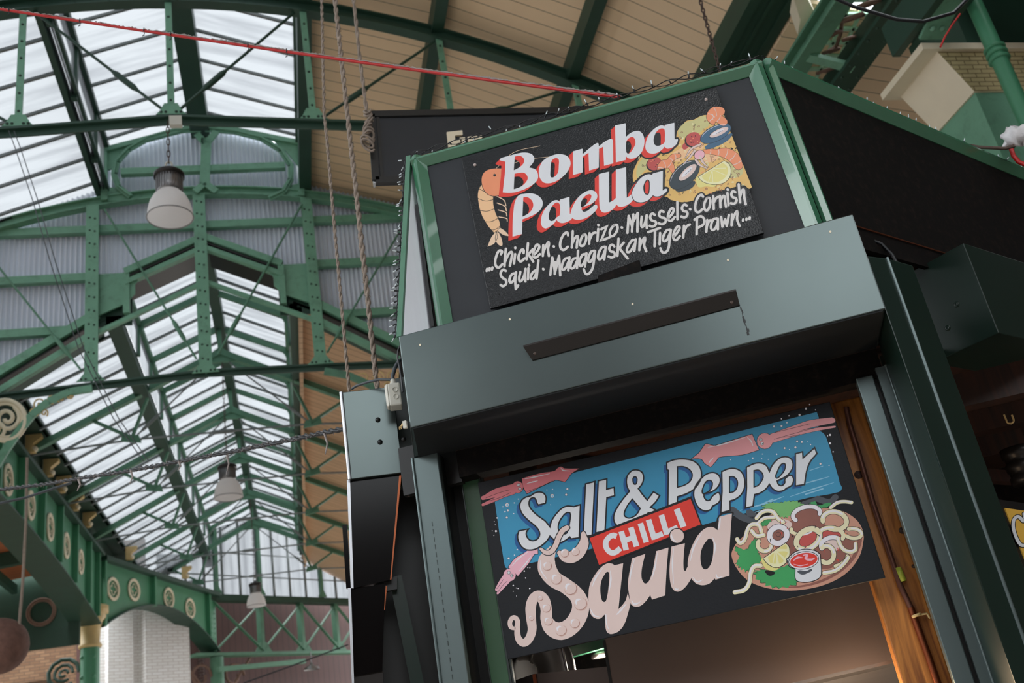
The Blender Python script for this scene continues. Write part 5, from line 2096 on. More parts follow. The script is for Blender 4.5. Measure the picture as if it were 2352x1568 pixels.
PW = paint_mat('paint_white', 226, 228, 233)
PRED = paint_mat('paint_red', 226, 62, 50)
PBLK = paint_mat('paint_black', 22, 23, 27)
PPINK = paint_mat('paint_pale_pink', 228, 204, 198, .42)
PPINKH = paint_mat('paint_highlight', 236, 232, 238, .42)
PPINKD = paint_mat('paint_dusky_pink', 206, 168, 156, .42)
PROSE = paint_mat('paint_rose', 222, 122, 130, .42, .12)
PROSEL = paint_mat('paint_light_rose', 236, 160, 164, .42, .08)
PSQL = paint_mat('paint_baby_pink', 240, 182, 198, .42)
PNAVY = paint_mat('paint_navy_blue', 18, 88, 150, .42)
PORAN = paint_mat('paint_orange', 240, 150, 108, .35, .1)
PORANL = paint_mat('paint_peach', 242, 196, 150, .35, .08)
PYEL = paint_mat('paint_rice_yellow', 232, 190, 112, .35, .15)
PYELG = paint_mat('paint_rice_green', 206, 200, 140, .35, .15)
PCHO = paint_mat('paint_chorizo_red', 196, 84, 80, .35, .15)
PBLU = paint_mat('paint_mussel_blue', 62, 100, 130, .35, .2)
PDSL = paint_mat('paint_slate', 52, 64, 72, .35, .2)
PLEM = paint_mat('paint_lemon', 232, 222, 140, .35, .08)
PLEML = paint_mat('paint_lemon_rind', 240, 236, 190, .35)
PGRN = paint_mat('paint_lettuce_green', 60, 160, 92, .42, .2)
PGRNL = paint_mat('paint_leaf_green', 120, 186, 110, .42, .2)
PBRN = paint_mat('paint_plate_tan', 206, 150, 128, .42, .12)
PBRND = paint_mat('paint_brown', 146, 92, 80, .42, .2)
PCRM = paint_mat('paint_ring_cream', 236, 228, 190, .42, .06)
PGRY = paint_mat('paint_smoke_grey', 74, 80, 88, .5, .1)
PSEA = mat('paint_sea_blue', rgb(52, 146, 186), .42, var=.22, vscale=3)
PSEAL = paint_mat('paint_pale_sea', 140, 196, 222, .42)
PSEG = paint_mat('paint_prawn_shell', 238, 206, 176, .35, .06)

# ------------------------------------------------------------------ the upper board
WB = 3.396
bc = [onW(p, WB) for p in ((1060, 365), (1645, 200), (1755, 535), (1126, 709))]
sign = thing('sign_board', 'glossy black painted sign reading Bomba Paella on the fascia', 'sign', (bc[2] + bc[3]) / 2)
MB().prism(bc, KN * .012).build('board', SIGNB, sign, .002)
for p in ((1091, 379), (1622, 229)):
    MB().lathe(onW(p, WB), [(.0062, 0), (.006, .004), (.003, .0065), (.001, .007)], 14, -KN).build('screw_cap', SCREW, sign)
for p in ((1146, 675), (1751, 527)):
    MB().lathe(onW(p, WB), [(.004, 0), (.003, .002), (.001, .001)], 10, -KN).build('screw', BLACK, sign)
pa = Paint(WB)
LET, SHD, OUT, PIC = ('lettering', PW), ('letter_shadow', PRED), ('outline', PBLK), 'painting'

# paella painting on the right
food = ZB([(905, 700), (960, 650), (1020, 570), (1120, 550), (1200, 510), (1260, 490), (1320, 480), (1330, 430), (1420, 395), (1490, 400, 1), (1900, 1450, 1), (1860, 1470),
           (1790, 1420), (1700, 1440), (1560, 1480), (1430, 1500), (1300, 1550), (1200, 1600), (1000, 1650), (820, 1620), (760, 1580), (600, 1580), (420, 1520), (330, 1400), (310, 1280), (350, 1160), (430, 1040), (600, 960), (820, 900), (880, 820)])
pa.shape((PIC, PYEL), 1, food)
pa.shape((PIC, PYELG), 2, ZB([(915, 700), (1020, 580), (1130, 555), (1260, 495), (1310, 560), (1330, 620), (1250, 680), (1180, 740), (1050, 760), (960, 800)]))
pa.shape((PIC, PYELG), 2, ZB([(370, 1180), (460, 1060), (560, 1080), (520, 1180), (440, 1260), (380, 1330)]))
pa.shape((PIC, PORANL), 2, ZB([(820, 1040), (900, 960), (1050, 890), (1200, 850), (1260, 900), (1180, 980), (1000, 1060), (900, 1110)]))
pa.shape((PIC, PORANL), 2, ZB([(1230, 1000), (1380, 990), (1450, 1060), (1330, 1120), (1230, 1100)]))
pa.shape((PIC, PYELG), 2, ZB([(1500, 1150), (1720, 1130), (1780, 1260), (1650, 1330), (1560, 1300)]))
# rice grains: little loops
rg = random.Random(21)
for i in range(300):
    x, y = rg.uniform(340, 1800), rg.uniform(560, 1560)
    if x < 900 and y < 1030 or x > 1500 + (y - 500) * .34 or (x > 900 and y < 700 and x < 1000):
        continue
    if 280 < x < 800 and 1180 < y:
        continue
    a = rg.uniform(0, 3.1)
    m_ = rg.choice([PBRND, PBRND, PBLK, PLEML])
    pa.oring((PIC, m_), 3, ZB([(x, y)])[0], 2.5, 1.4, .85, a, n=8)
# chorizo slices
for k in range(40):
    x, y = rg.uniform(450, 1500), rg.uniform(1000, 1560)
    pa.stroke((PIC, rg.choice([PBRND, PBLK, PYELG, PORAN])), 2, ZB([(x, y), (x + rg.uniform(-30, 30), y + 14), (x + rg.uniform(10, 60), y + rg.uniform(-10, 20))]), rg.uniform(.7, 2.0))
for cx_, cy_, r_ in ((1120, 810, 95), (600, 1135, 90)):
    pa.disc((PIC, PBLK), 3, ZB([(cx_ - 14, cy_ + 14)])[0], r_ / SB * 1.12, r_ / SB, rot=-.4)
    pa.disc((PIC, PCHO), 4, ZB([(cx_, cy_)])[0], r_ / SB * 1.1, r_ / SB * .98, rot=-.4)
    for k in range(7):
        pa.disc((PIC, PORAN if k % 2 else PBLK), 5, ZB([(cx_ + rg.uniform(-60, 60), cy_ + rg.uniform(-50, 50))])[0], 1.4, 1.1, 8)
pa.shape((PIC, PCHO), 3, ZB([(980, 880), (1030, 850), (1060, 900), (1000, 950), (970, 920)]))
# mussels
def mussel(c, rx, ry, rot, col):
    c = ZB([c])[0]
    pa.disc((PIC, PBLK), 5, c, rx + .9, ry + .9, 28, rot)
    pa.disc((PIC, col), 6, c, rx, ry, 28, rot)
    pa.oring((PIC, PPINKH), 7, c, rx * .92, ry * .9, .8, rot, -2.6, -.6)
    ca, sa = math.cos(rot), math.sin(rot)
    c2 = (c[0] + ca * rx * .22 - sa * ry * .05, c[1] + sa * rx * .22 + ca * ry * .05)
    pa.disc((PIC, PPINK), 7, c2, rx * .62, ry * .42, 22, rot)
    pa.disc((PIC, PPINKH), 8, (c2[0] - 2, c2[1] - 1), rx * .4, ry * .2, 16, rot)
    pa.stroke((PIC, PDSL), 9, [(c2[0] - rx * .2 * ca, c2[1] - rx * .2 * sa), (c2[0] + rx * .25 * ca, c2[1] + rx * .25 * sa)], .9)
    pa.oring((PIC, PBLK), 8, c2, rx * .66, ry * .46, .7, rot, 2.0, 5.2)


pa.shape((PIC, PBLU), 5, ZB([(1270, 920), (1330, 870), (1500, 790), (1620, 730), (1640, 750), (1560, 840), (1400, 920), (1300, 945)]))
mussel((1415, 735), 38, 17, -.45, PBLU)
pa.shape((PIC, PDSL), 5, ZB([(880, 1490), (930, 1440), (1060, 1400), (1140, 1370), (1110, 1450), (1010, 1500), (930, 1510)]))
mussel((1000, 1285), 42, 23, -.75, PDSL)
# prawns
def prawn_tail(pts, w, lay=5, col=PORAN):
    P_ = ZB(pts)
    pa.stroke((PIC, PBLK), lay, P_, [x + 1.6 for x in w])
    pa.stroke((PIC, col), lay + 1, P_, w)
    c = smooth(P_, False, 6)
    for k in range(3, len(c) - 2, 5):
        d = (c[k + 1] - c[k - 1]).normalized()
        n_ = Vector((-d.y, d.x)) * w[min(len(w) - 1, k // 6)] * .42
        pa.stroke((PIC, PPINK), lay + 2, [tuple(c[k] + n_), tuple(c[k] + d * 1.5), tuple(c[k] - n_)], 1.5)


prawn_tail([(1380, 590), (1350, 520), (1400, 450), (1480, 440)], [10, 20, 24, 20])
prawn_tail([(1330, 510), (1420, 520), (1520, 580)], [12, 20, 18])
prawn_tail([(1180, 1000), (1300, 975), (1430, 985), (1560, 1000), (1660, 1060), (1720, 1160)], [8, 10, 14, 24, 26, 20])
pa.disc((PIC, PSQL), 7, ZB([(1200, 1020)])[0], 12, 10, rot=-.5)
pa.oring((PIC, PBLK), 8, ZB([(1200, 1020)])[0], 13, 11, .9, -.5)
for tip in (((1150, 1080), (1200, 1150), (1300, 1200)), ((1210, 1050), (1240, 1110), (1310, 1180))):
    pa.stroke((PIC, PBLK), 6, ZB(list(tip)), [7, 6.5, 2.6])
    pa.stroke((PIC, PPINK), 7, ZB(list(tip)), [5.5, 5, 1.4])
for tip in (((1210, 880), (1090, 940), (1010, 1060)), ((1140, 960), (1080, 1040), (980, 1150))):
    pa.stroke((PIC, PBLK), 6, ZB(list(tip)), [6, 5.5, 2.4])
    pa.stroke((PIC, PPINK), 7, ZB(list(tip)), [4.6, 4.2, 1.2])
prawn_tail([(720, 1300), (690, 1230), (720, 1150), (800, 1150), (850, 1240)], [10, 18, 20, 18, 8])
prawn_tail([(790, 1110), (850, 1050), (930, 1030)], [12, 14, 8])
# lemon half
lem = ZB([(1180, 1310, 1), (1530, 1095, 1), (1600, 1150), (1620, 1260), (1560, 1370), (1440, 1415), (1300, 1400), (1220, 1360)])
pa.shape((PIC, PLEM), 5, ZB([(1155, 1330), (1190, 1300), (1300, 1390), (1420, 1425), (1280, 1440), (1190, 1450), (1160, 1390)]))
pa.shape((PIC, PLEML), 6, lem)
pa.edge((PIC, PBLK), 8, lem, 1.0)
pa.shape((PIC, PLEM), 7, ZB([(1230, 1300, 1), (1510, 1125, 1), (1565, 1170), (1575, 1260), (1520, 1340), (1420, 1385), (1310, 1375), (1250, 1340)]))
for a, b in (((1370, 1215), (1320, 1380)), ((1370, 1215), (1380, 1385)), ((1370, 1215), (1550, 1290)), ((1400, 1200), (1550, 1195))):
    pa.stroke((PIC, PLEML), 8, ZB([a, b]), 1.6)
for k in range(16):
    x, y = rg.uniform(1280, 1700), rg.uniform(920, 960)
    pa.disc((PIC, PBLK), 5, ZB([(x, y)])[0], 1.6, 1.4, 8)
# plain prawn, tail down, on the left
tail = [(1118, 440), (1116, 465), (1122, 490), (1135, 515), (1142, 530)]
pa.stroke((PIC, PBLK), 1, [(1150, 408)] + tail, [44, 40, 36, 34, 30, 20])
pa.stroke((PIC, PORANL), 2, [(1150, 408)] + tail, [41, 37, 33, 31, 27, 17])
for i, (a, b) in enumerate((((1098, 432), (1136, 440)), ((1097, 455), (1134, 458)), ((1099, 482), (1138, 478)), ((1108, 508), (1146, 500)), ((1122, 528), (1152, 516)))):
    pa.stroke((PIC, PBLK), 3, [a, ((a[0] + b[0]) / 2, (a[1] + b[1]) / 2 + 5), b], 1.2)
pa.shape((PIC, PORAN), 3, [(1106, 420), (1112, 395), (1140, 386), (1192, 392, 1), (1160, 425), (1148, 448), (1120, 446)])
pa.edge((PIC, PBLK), 4, [(1106, 420), (1112, 395), (1140, 386), (1192, 392, 1), (1160, 425), (1148, 448), (1120, 446)], 1.3)
for a in (((1140, 386), (1180, 350), (1240, 335)), ((1150, 388), (1200, 368), (1262, 360))):
    pa.stroke((PIC, PSEG), 10, list(a), .9)
for k in range(4):
    pa.stroke((PIC, PSEG), 3, [(1140 + k * 2, 450 + k * 16), (1158 + k * 2, 460 + k * 14), (1162 + k, 472 + k * 12)], 2.2)
for f_ in ([(1140, 530, 1), (1128, 545), (1119, 567, 1), (1135, 560), (1143, 545, 1)], [(1140, 532, 1), (1138, 552), (1152, 565), (1153, 550), (1146, 534, 1)], [(1142, 530, 1), (1156, 540), (1172, 543, 1), (1160, 530), (1148, 522, 1)]):
    pa.shape((PIC, PSEG), 3, f_)
    pa.edge((PIC, PBLK), 4, f_, 1.0)
pa.disc((PIC, PBLK), 6, (1136, 402), 3.2)
pa.disc((PIC, PW), 7, (1135, 401), 1.0)

# Bomba Paella
L = []
L.append((ZA([(568, 1085), (590, 1062), (700, 1030), (850, 992), (930, 990), (995, 1012), (1030, 1060), (1018, 1115), (960, 1186, 1), (1045, 1215), (1077, 1275), (1075, 1340), (1030, 1400), (940, 1458), (790, 1515), (690, 1525), (608, 1520, 1), (640, 1240, 1), (645, 1110, 1), (590, 1098)]),
          [ZA([(768, 1042, 1), (830, 1030), (878, 1055), (894, 1100), (872, 1150), (815, 1195), (755, 1225, 1)]), ZA([(765, 1270, 1), (880, 1255), (928, 1288), (940, 1340), (905, 1398), (840, 1448), (755, 1478, 1)])]))
L.append((ZA([(1100, 1180), (1140, 1105), (1220, 1048), (1320, 1013), (1405, 1013), (1470, 1038), (1506, 1090), (1512, 1150), (1480, 1230), (1420, 1300), (1340, 1360), (1240, 1396), (1160, 1390), (1110, 1340), (1090, 1260)]),
          [ZA([(1262, 1100), (1290, 1070), (1330, 1063), (1356, 1085), (1356, 1160), (1346, 1250), (1310, 1302), (1270, 1322), (1245, 1305), (1245, 1220), (1250, 1150)])]))
L.append((ZA([(1545, 972, 1), (1672, 937, 1), (1672, 1012, 1), (1760, 935), (1840, 875), (1880, 863), (1890, 905, 1), (1960, 850), (2030, 812), (2068, 812), (2078, 850, 1), (2082, 1132, 1), (1960, 1165, 1), (1948, 912, 1), (1892, 938, 1), (1890, 1190, 1), (1760, 1228, 1), (1752, 990, 1), (1674, 1045, 1), (1672, 1253, 1), (1545, 1288, 1)]), []))
L.append((ZB([(75, 628, 1), (214, 598, 1), (217, 782, 1), (270, 735), (350, 700), (415, 712), (455, 770), (466, 850), (440, 960), (390, 1030), (330, 1065), (270, 1070), (235, 1055), (218, 1035, 1), (214, 1087, 1), (85, 1120, 1)]),
          [ZB([(222, 850), (255, 800), (300, 780), (332, 800), (346, 860), (320, 930), (280, 985), (248, 1003), (224, 980)])]))
L.append((ZB([(480, 880), (500, 800), (540, 730), (600, 670), (660, 635), (705, 627), (733, 642, 1), (735, 622, 1), (865, 590, 1), (868, 805, 1), (885, 812), (907, 808), (912, 825), (890, 880), (840, 920), (790, 935), (760, 933), (735, 910, 1), (700, 950), (640, 990), (570, 1003), (510, 985), (482, 940)]),
          [ZB([(590, 800), (620, 720), (670, 675), (712, 668), (735, 690), (738, 800), (733, 855), (700, 880), (650, 900), (610, 890), (590, 850)])]))
L.append((ZC([(688, 613, 1), (690, 430), (700, 300), (712, 200), (735, 140), (770, 95), (840, 80), (925, 76), (1000, 100), (1050, 150), (1064, 205), (1040, 270), (980, 325), (900, 365), (812, 398, 1), (808, 580, 1)]),
          [ZC([(822, 125, 1), (870, 122), (920, 155), (945, 210), (932, 270), (885, 325), (812, 365, 1)])]))
L.append((ZC([(1040, 420), (1052, 350), (1090, 270), (1150, 200), (1200, 165), (1243, 160), (1275, 178, 1), (1280, 152, 1), (1395, 118, 1), (1400, 330, 1), (1415, 340), (1440, 340), (1420, 395), (1360, 432), (1303, 444), (1255, 428), (1235, 405, 1), (1200, 452), (1150, 490), (1100, 511), (1060, 492), (1040, 450)]),
          [ZC([(1140, 330), (1170, 250), (1210, 200), (1245, 188), (1275, 215), (1280, 320), (1270, 350), (1240, 370), (1200, 410), (1160, 416), (1138, 385)])]))
L.append((ZC([(1405, 345), (1440, 230), (1500, 130), (1570, 70), (1640, 38), (1690, 40), (1730, 70), (1741, 120), (1715, 168), (1650, 214), (1548, 248, 1), (1548, 280), (1570, 304), (1620, 290), (1700, 225), (1735, 222), (1740, 258), (1700, 312), (1630, 366), (1550, 398), (1480, 403), (1430, 382)]),
          [ZC([(1535, 238), (1545, 170), (1590, 108), (1640, 85), (1666, 100), (1655, 150), (1612, 205), (1550, 246)])]))
L.append((ZC([(1760, -165, 1), (1886, -195, 1), (1888, 188, 1), (1935, 165), (1985, 118, 1), (1985, 205, 1), (1950, 258), (1890, 300), (1830, 315), (1790, 297), (1768, 245)]), []))
L.append((ZD([(79, -58, 1), (205, -88, 1), (213, 292, 1), (255, 265), (302, 212, 1), (310, 292, 1), (270, 345), (210, 388), (150, 403), (105, 395), (82, 360)]), []))
L.append((ZD([(275, 240), (307, 151), (372, 58), (440, 8), (490, -5), (528, 5, 1), (531, -12, 1), (668, -50, 1), (664, 195, 1), (690, 176), (718, 182), (715, 210), (675, 250), (620, 277), (570, 280), (540, 266, 1), (490, 320), (420, 350), (345, 348), (300, 320)]),
          [ZD([(425, 160), (440, 110), (465, 75), (487, 80), (494, 120), (492, 200), (480, 245), (455, 247), (435, 225)])]))
for i, (o_, hs) in enumerate(L):
    if i in (4, 10):
        for dx, dy in ((0, 0), (-9, 9)):
            pa.edge(OUT, 11, o_, 8, dx=dx, dy=dy)
        pa.shape(OUT, 11, o_, dx=-4, dy=4)
    pa.shape(SHD, 12, o_, hs, dx=-9.5, dy=9.5)
    for sh in (2, 4, 6, 8):
        pa.shape(SHD, 12, o_, hs, dx=-sh, dy=sh)
    if i == 10:
        pa.edge(OUT, 15, hs[0], 2.2)
        pa.edge(OUT, 15, o_, 1.6)
    pa.shape(LET, 14, o_, hs)

# the brush script
SC_W = 31 / 5.4075
S = []
c_ = lambda *p: S.append(ZC(list(p)))
d_ = lambda *p: S.append(ZD(list(p)))
for p in (((373, 1013), (367, 1037)), ((405, 1005), (399, 1030)), ((439, 996), (433, 1022))):
    c_(*p)
c_((545, 830), (556, 795), (522, 788), (488, 850), (472, 930), (488, 985), (520, 995), (562, 955))
c_((605, 765), (594, 870), (588, 980))
c_((592, 930), (640, 830), (678, 805), (676, 870), (655, 975))
c_((720, 830), (706, 945)); c_((722, 748), (722, 756))
c_((826, 815), (822, 775), (795, 782), (765, 850), (766, 900), (792, 920), (840, 880))
c_((880, 695), (862, 895)); c_((938, 770), (882, 838)); c_((885, 830), (945, 922))
c_((945, 845), (1000, 785), (1020, 735), (992, 712), (958, 770), (942, 850), (975, 872), (1028, 830))
c_((1070, 720), (1064, 852)); c_((1068, 810), (1110, 715), (1138, 685), (1128, 770), (1140, 852))
c_((1199, 733), (1202, 738))
c_((1378, 595), (1365, 562), (1322, 588), (1282, 680), (1285, 752), (1322, 778), (1375, 738))
c_((1436, 545), (1424, 748)); c_((1428, 700), (1470, 620), (1496, 610), (1490, 690), (1484, 750))
c_((1565, 590), (1532, 660), (1532, 722), (1570, 720), (1602, 650), (1596, 592), (1565, 590))
c_((1645, 570), (1640, 702)); c_((1645, 650), (1682, 575), (1718, 562))
c_((1752, 518), (1741, 665)); c_((1752, 466), (1754, 472))
c_((1790, 520, 1), (1858, 488, 1), (1790, 655, 1), (1850, 640), (1905, 612))
c_((1945, 470), (1900, 540), (1905, 602), (1945, 598), (1988, 530), (1985, 470), (1945, 470))
c_((2044, 498), (2048, 502))
d_((222, 728, 1), (238, 518, 1)); d_((240, 525, 1), (283, 655, 1)); d_((296, 500, 1), (278, 712, 1)); d_((288, 600, 1), (350, 482, 1)); d_((350, 482, 1), (346, 712, 1))
d_((400, 528), (392, 620), (408, 655), (440, 605), (462, 510)); d_((462, 510), (456, 600), (464, 668))
d_((562, 505), (532, 488), (505, 530), (525, 572), (572, 590), (575, 622), (535, 650), (498, 640))
d_((672, 468), (642, 455), (615, 495), (635, 532), (690, 550), (695, 592), (655, 620), (612, 610))
d_((728, 550), (785, 480), (796, 432), (766, 428), (730, 500), (730, 562), (765, 577), (812, 530))
d_((842, 345), (844, 560))
d_((958, 388), (928, 378), (900, 420), (918, 455), (962, 470), (965, 507), (932, 537), (893, 525))
d_((999, 433), (1003, 437))
d_((1162, 278), (1140, 255), (1096, 292), (1066, 380), (1070, 452), (1105, 472), (1152, 435))
d_((1212, 292), (1178, 365), (1184, 440), (1218, 445), (1250, 370), (1245, 300), (1212, 292))
d_((1288, 270), (1294, 430)); d_((1294, 350), (1332, 290), (1366, 280))
d_((1372, 268), (1378, 412)); d_((1375, 345), (1412, 270), (1430, 278), (1434, 340), (1446, 402))
d_((1464, 235), (1478, 382)); d_((1466, 188), (1469, 193))
d_((1562, 222), (1532, 212), (1513, 252), (1532, 285), (1570, 300), (1576, 335), (1546, 365), (1508, 360))
d_((1604, 125), (1622, 348)); d_((1620, 280), (1650, 195), (1668, 195), (1674, 285), (1692, 372))
c_((604, 1038), (572, 1022), (540, 1065), (555, 1115), (602, 1150), (610, 1192), (572, 1227), (540, 1212))
c_((715, 1068), (680, 1080), (650, 1140), (662, 1182), (700, 1158), (722, 1100)); c_((732, 1055), (722, 1160), (728, 1260)); c_((728, 1262), (758, 1218))
c_((785, 1050), (770, 1130), (785, 1168), (828, 1110), (850, 1012)); c_((850, 1012), (841, 1100), (848, 1168))
c_((885, 1005), (879, 1142)); c_((893, 964), (895, 970))
c_((980, 1028), (938, 1058), (915, 1110), (925, 1142), (962, 1112), (992, 1030)); c_((1010, 908), (986, 1132))
c_((1068, 1013), (1072, 1018))
c_((1157, 1086, 1), (1182, 872, 1)); c_((1184, 880, 1), (1216, 1055, 1)); c_((1216, 1055, 1), (1266, 852, 1)); c_((1266, 852, 1), (1280, 1092, 1)); c_((1216, 930, 1), (1212, 1075, 1))
c_((1378, 878), (1338, 890), (1302, 970), (1310, 1022), (1348, 1000), (1380, 930)); c_((1395, 870), (1380, 1032))
c_((1485, 878), (1444, 890), (1410, 960), (1420, 1007), (1460, 980), (1486, 920)); c_((1502, 788), (1488, 1002))
c_((1592, 828), (1555, 840), (1520, 920), (1530, 977), (1566, 950), (1596, 880)); c_((1606, 820), (1588, 984))
c_((1702, 788), (1665, 800), (1630, 880), (1640, 927), (1680, 892), (1706, 820)); c_((1712, 790), (1700, 900), (1680, 1010), (1640, 1068), (1600, 1074), (1572, 1018))
c_((1830, 738), (1795, 750), (1755, 830), (1760, 892), (1800, 870), (1834, 790)); c_((1845, 740), (1826, 894))
c_((1952, 735), (1922, 713), (1890, 750), (1904, 792), (1950, 810), (1955, 852), (1918, 872), (1880, 858))
d_((112, 800), (98, 1012)); d_((176, 850), (112, 925)); d_((118, 915), (226, 1046))
d_((305, 815), (272, 828), (216, 930), (225, 967), (266, 948), (310, 870)); d_((326, 808), (308, 952))
d_((376, 800), (370, 942)); d_((372, 900), (415, 810), (440, 790), (430, 880), (456, 956))
d_((480, 720, 1), (626, 668, 1)); d_((566, 700), (560, 895))
d_((628, 730), (622, 870))
d_((748, 688), (708, 700), (666, 780), (676, 832), (716, 810), (750, 735)); d_((762, 690), (746, 820), (732, 920), (700, 967), (655, 966), (632, 920))
d_((798, 775), (855, 705), (870, 655), (842, 652), (802, 720), (792, 790), (822, 818), (874, 770))
d_((925, 640), (916, 785)); d_((920, 730), (958, 648), (998, 624))
d_((1085, 545), (1082, 744)); d_((1055, 565), (1130, 522), (1176, 560), (1166, 622), (1098, 664))
d_((1214, 568), (1202, 714)); d_((1206, 650), (1244, 575), (1274, 572))
d_((1332, 548), (1292, 560), (1260, 640), (1276, 692), (1316, 668), (1342, 600)); d_((1346, 550), (1346, 684))
d_((1386, 530, 1), (1402, 650, 1)); d_((1402, 650, 1), (1436, 560, 1)); d_((1436, 560, 1), (1456, 642, 1)); d_((1456, 642, 1), (1482, 506, 1))
d_((1522, 500), (1516, 634)); d_((1518, 590), (1560, 490), (1586, 464), (1584, 560), (1614, 642))
for p in (((1660, 562), (1657, 578)), ((1702, 550), (1699, 566)), ((1742, 538), (1739, 554))):
    d_(*p)
SCR = ('script_lettering', paint_mat('paint_script_white', 222, 218, 216))
for i, s_ in enumerate(S):
    if s_[0][0] > 1560 and s_[0][1] < 500:
        pa.stroke(OUT, 11, s_, SC_W + 7)
    pa.stroke(SCR, 13, s_, SC_W)
# faint scratched doodle lower right
GR = ('chalk_scrawl', mat('faint_scrawl', rgb(58, 60, 64), .6))
for s_ in ([(880, 870), (910, 830), (960, 815), (1020, 830), (1060, 860)], [(900, 880), (895, 920), (930, 940)], [(960, 890), (980, 860), (1020, 855), (1045, 900)], [(975, 915), (1010, 890), (1040, 912)], [(1080, 860), (1110, 850), (1100, 880), (1130, 910), (1150, 905)], [(1130, 840), (1200, 825)]):
    pa.stroke(GR, 1, ZD(s_), 1.4)
pa.build(sign)
# little black plate behind the box top
pl4 = [onW(p, WF - .012) for p in ((1380, 648), (1474, 612), (1482, 650), (1384, 690))]
t = thing('name_plate', 'small black plate wedged between sign board and shutter box', 'plate', pl4[3])
MB().prism([p - KN * .06 for p in pl4], KN * .012).build('plate', CHARD, t)

# ------------------------------------------------------------------ the squid board inside the opening
WS = 3.72
bc = [onW(p, WS) for p in ((1097, 1108), (1906, 922), (2034, 1326), (1166, 1514))]
sq = thing('sign_board', 'painted sign reading Salt and Pepper Chilli Squid hung in the stall opening', 'sign', (bc[2] + bc[3]) / 2)
MB().prism(bc, KN * .014).build('board', SIGNM, sq, .002)
pa = Paint(WS)
LET, OUT, NAV = ('lettering', PW), ('outline', PBLK), ('letter_shadow', PNAVY)
sea = [(1135, 1142, 1), (1200, 1124, 1), (1329, 1082, 1), (1440, 1055, 1), (1600, 1014, 1), (1740, 980, 1), (1876, 946, 1), (1882, 965), (1880, 985), (1896, 1000), (1926, 1097), (1929, 1110), (1934, 1121), (1925, 1130), (1860, 1142, 1), (1684, 1185, 1), (1612, 1206, 1), (1500, 1220, 1), (1354, 1261, 1), (1217, 1293, 1), (1165, 1305), (1158, 1292)]
pa.shape(('sea_panel', PSEA), 1, sea, n=3)
for s_, w_ in (([(1815, 1140), (1870, 1122), (1915, 1108)], 3), ([(1700, 1172), (1760, 1155), (1800, 1140)], 4), ([(1720, 1180), (1790, 1160)], 2), ([(1830, 1115), (1870, 1104), (1905, 1094)], 3), ([(1850, 1135), (1890, 1122)], 3), ([(1745, 1160), (1775, 1146)], 3), ([(1860, 1080), (1890, 1070)], 1.5)):
    pa.stroke(('sea_panel', PSEAL), 2, s_, [w_ * .3, w_] + [w_ * .3] * (len(s_) - 2) if len(s_) > 2 else w_)
rg = random.Random(3)
bub = ZE([(415 + 20, 692), (530, 665), (585, 615), (300, 865), (430, 860), (262, 912), (275, 958), (285, 1042), (570, 1287), (532, 1360), (965, 492), (1040, 485), (1037, 572), (1238, 480), (1222, 556), (445, 765), (378, 716), (710, 1528), (738, 1530), (455, 1405), (236, 1037), (257, 1100), (522, 808), (1015, 690), (406, 783)])
bub += ZF([(1637, 492), (1908, 455), (1407, 553), (1077, 612), (1662, 228), (1768, 422), (1528, 268), (1606, 262), (1817, 428), (1750, 485), (1262, 623), (1307, 596), (1400, 603), (1468, 609), (1688, 507), (1860, 82), (1958, 95), (1898, 40), (1793, 147), (1684, 156), (2110, 355), (2110, 442), (2142, 530), (2010, 655), (2100, 672), (1555, 555), (1880, 425), (1605, 187), (2085, 365)])
bub += ZG([(415, 603), (400, 528), (315, 800), (332, 718), (280, 685), (460, 717), (280, 750), (312, 712)])
for i, b_ in enumerate(bub):
    r_ = (4.2, 2.4, 1.5, 1.2)[i % 4] if i in (0, 11, 12, 25, 26, 27, 54) else rg.choice([1.0, 1.3, 1.7, 2.4])
    if r_ > 2:
        pa.disc(('bubbles', PBLK), 2, b_, r_ + .7)
    pa.disc(('bubbles', PPINKH), 3, b_, r_)
    if r_ > 3:
        pa.disc(('bubbles', PSEAL), 4, (b_[0] + .6, b_[1] + .4), r_ * .65)

# pink squid swimming
def squid(body, head, tents, col, hi, lines):
    pa.shape(('squid_painting', col), 5, body)
    pa.edge(OUT, 4, body, 2.6)
    pa.disc(OUT, 4, head[0], head[1] + 1, head[2] + 1)
    for tpts, w_ in tents:
        pa.stroke(OUT, 3, tpts, [x + 1.6 for x in w_])
        pa.stroke(('squid_painting', col), 5, tpts, w_)
    pa.disc(('squid_painting', col), 6, head[0], head[1], head[2])
    for e in head[3]:
        pa.disc(OUT, 7, e, 4.0)
        pa.disc(('squid_painting', PW), 8, e, 3.2)
        pa.disc(OUT, 9, (e[0] + .8, e[1] + .6), 1.3)
    for h in hi:
        pa.stroke(('squid_painting', PPINKH), 7, h, [1, 3, 1] if len(h) == 3 else 2)
    for h in lines:
        pa.stroke(OUT, 7, h, .9)


squid(ZE([(635, 340, 1), (750, 305), (900, 265), (1065, 240), (1110, 200), (1155, 183), (1200, 205), (1390, 208, 1), (1290, 275), (1250, 330), (1205, 385, 1), (1090, 360), (1045, 375), (900, 440), (700, 540, 1), (650, 450)]),
      (ZE([(575, 455)])[0], 12.5, 13.5, ZE([(588, 425), (603, 478)])),
      [(ZE([(540, 470), (400, 510), (250, 560), (110, 600)]), [13, 13, 12, 9]), (ZE([(520, 520), (380, 570), (250, 630), (110, 690)]), [10, 9, 8, 6]), (ZE([(510, 440), (380, 470), (270, 500), (140, 570)]), [9, 8, 6, 4])],
      PROSE, [ZE([(670, 345), (800, 320), (1000, 275)]), ZE([(700, 405), (780, 385), (840, 370)]), ZE([(1150, 200), (1180, 230), (1270, 240)])],
      [ZE([(700, 515), (900, 440), (1040, 370)]), ZE([(480, 530), (350, 590), (200, 640)]), ZE([(470, 490), (330, 530), (150, 600)])])
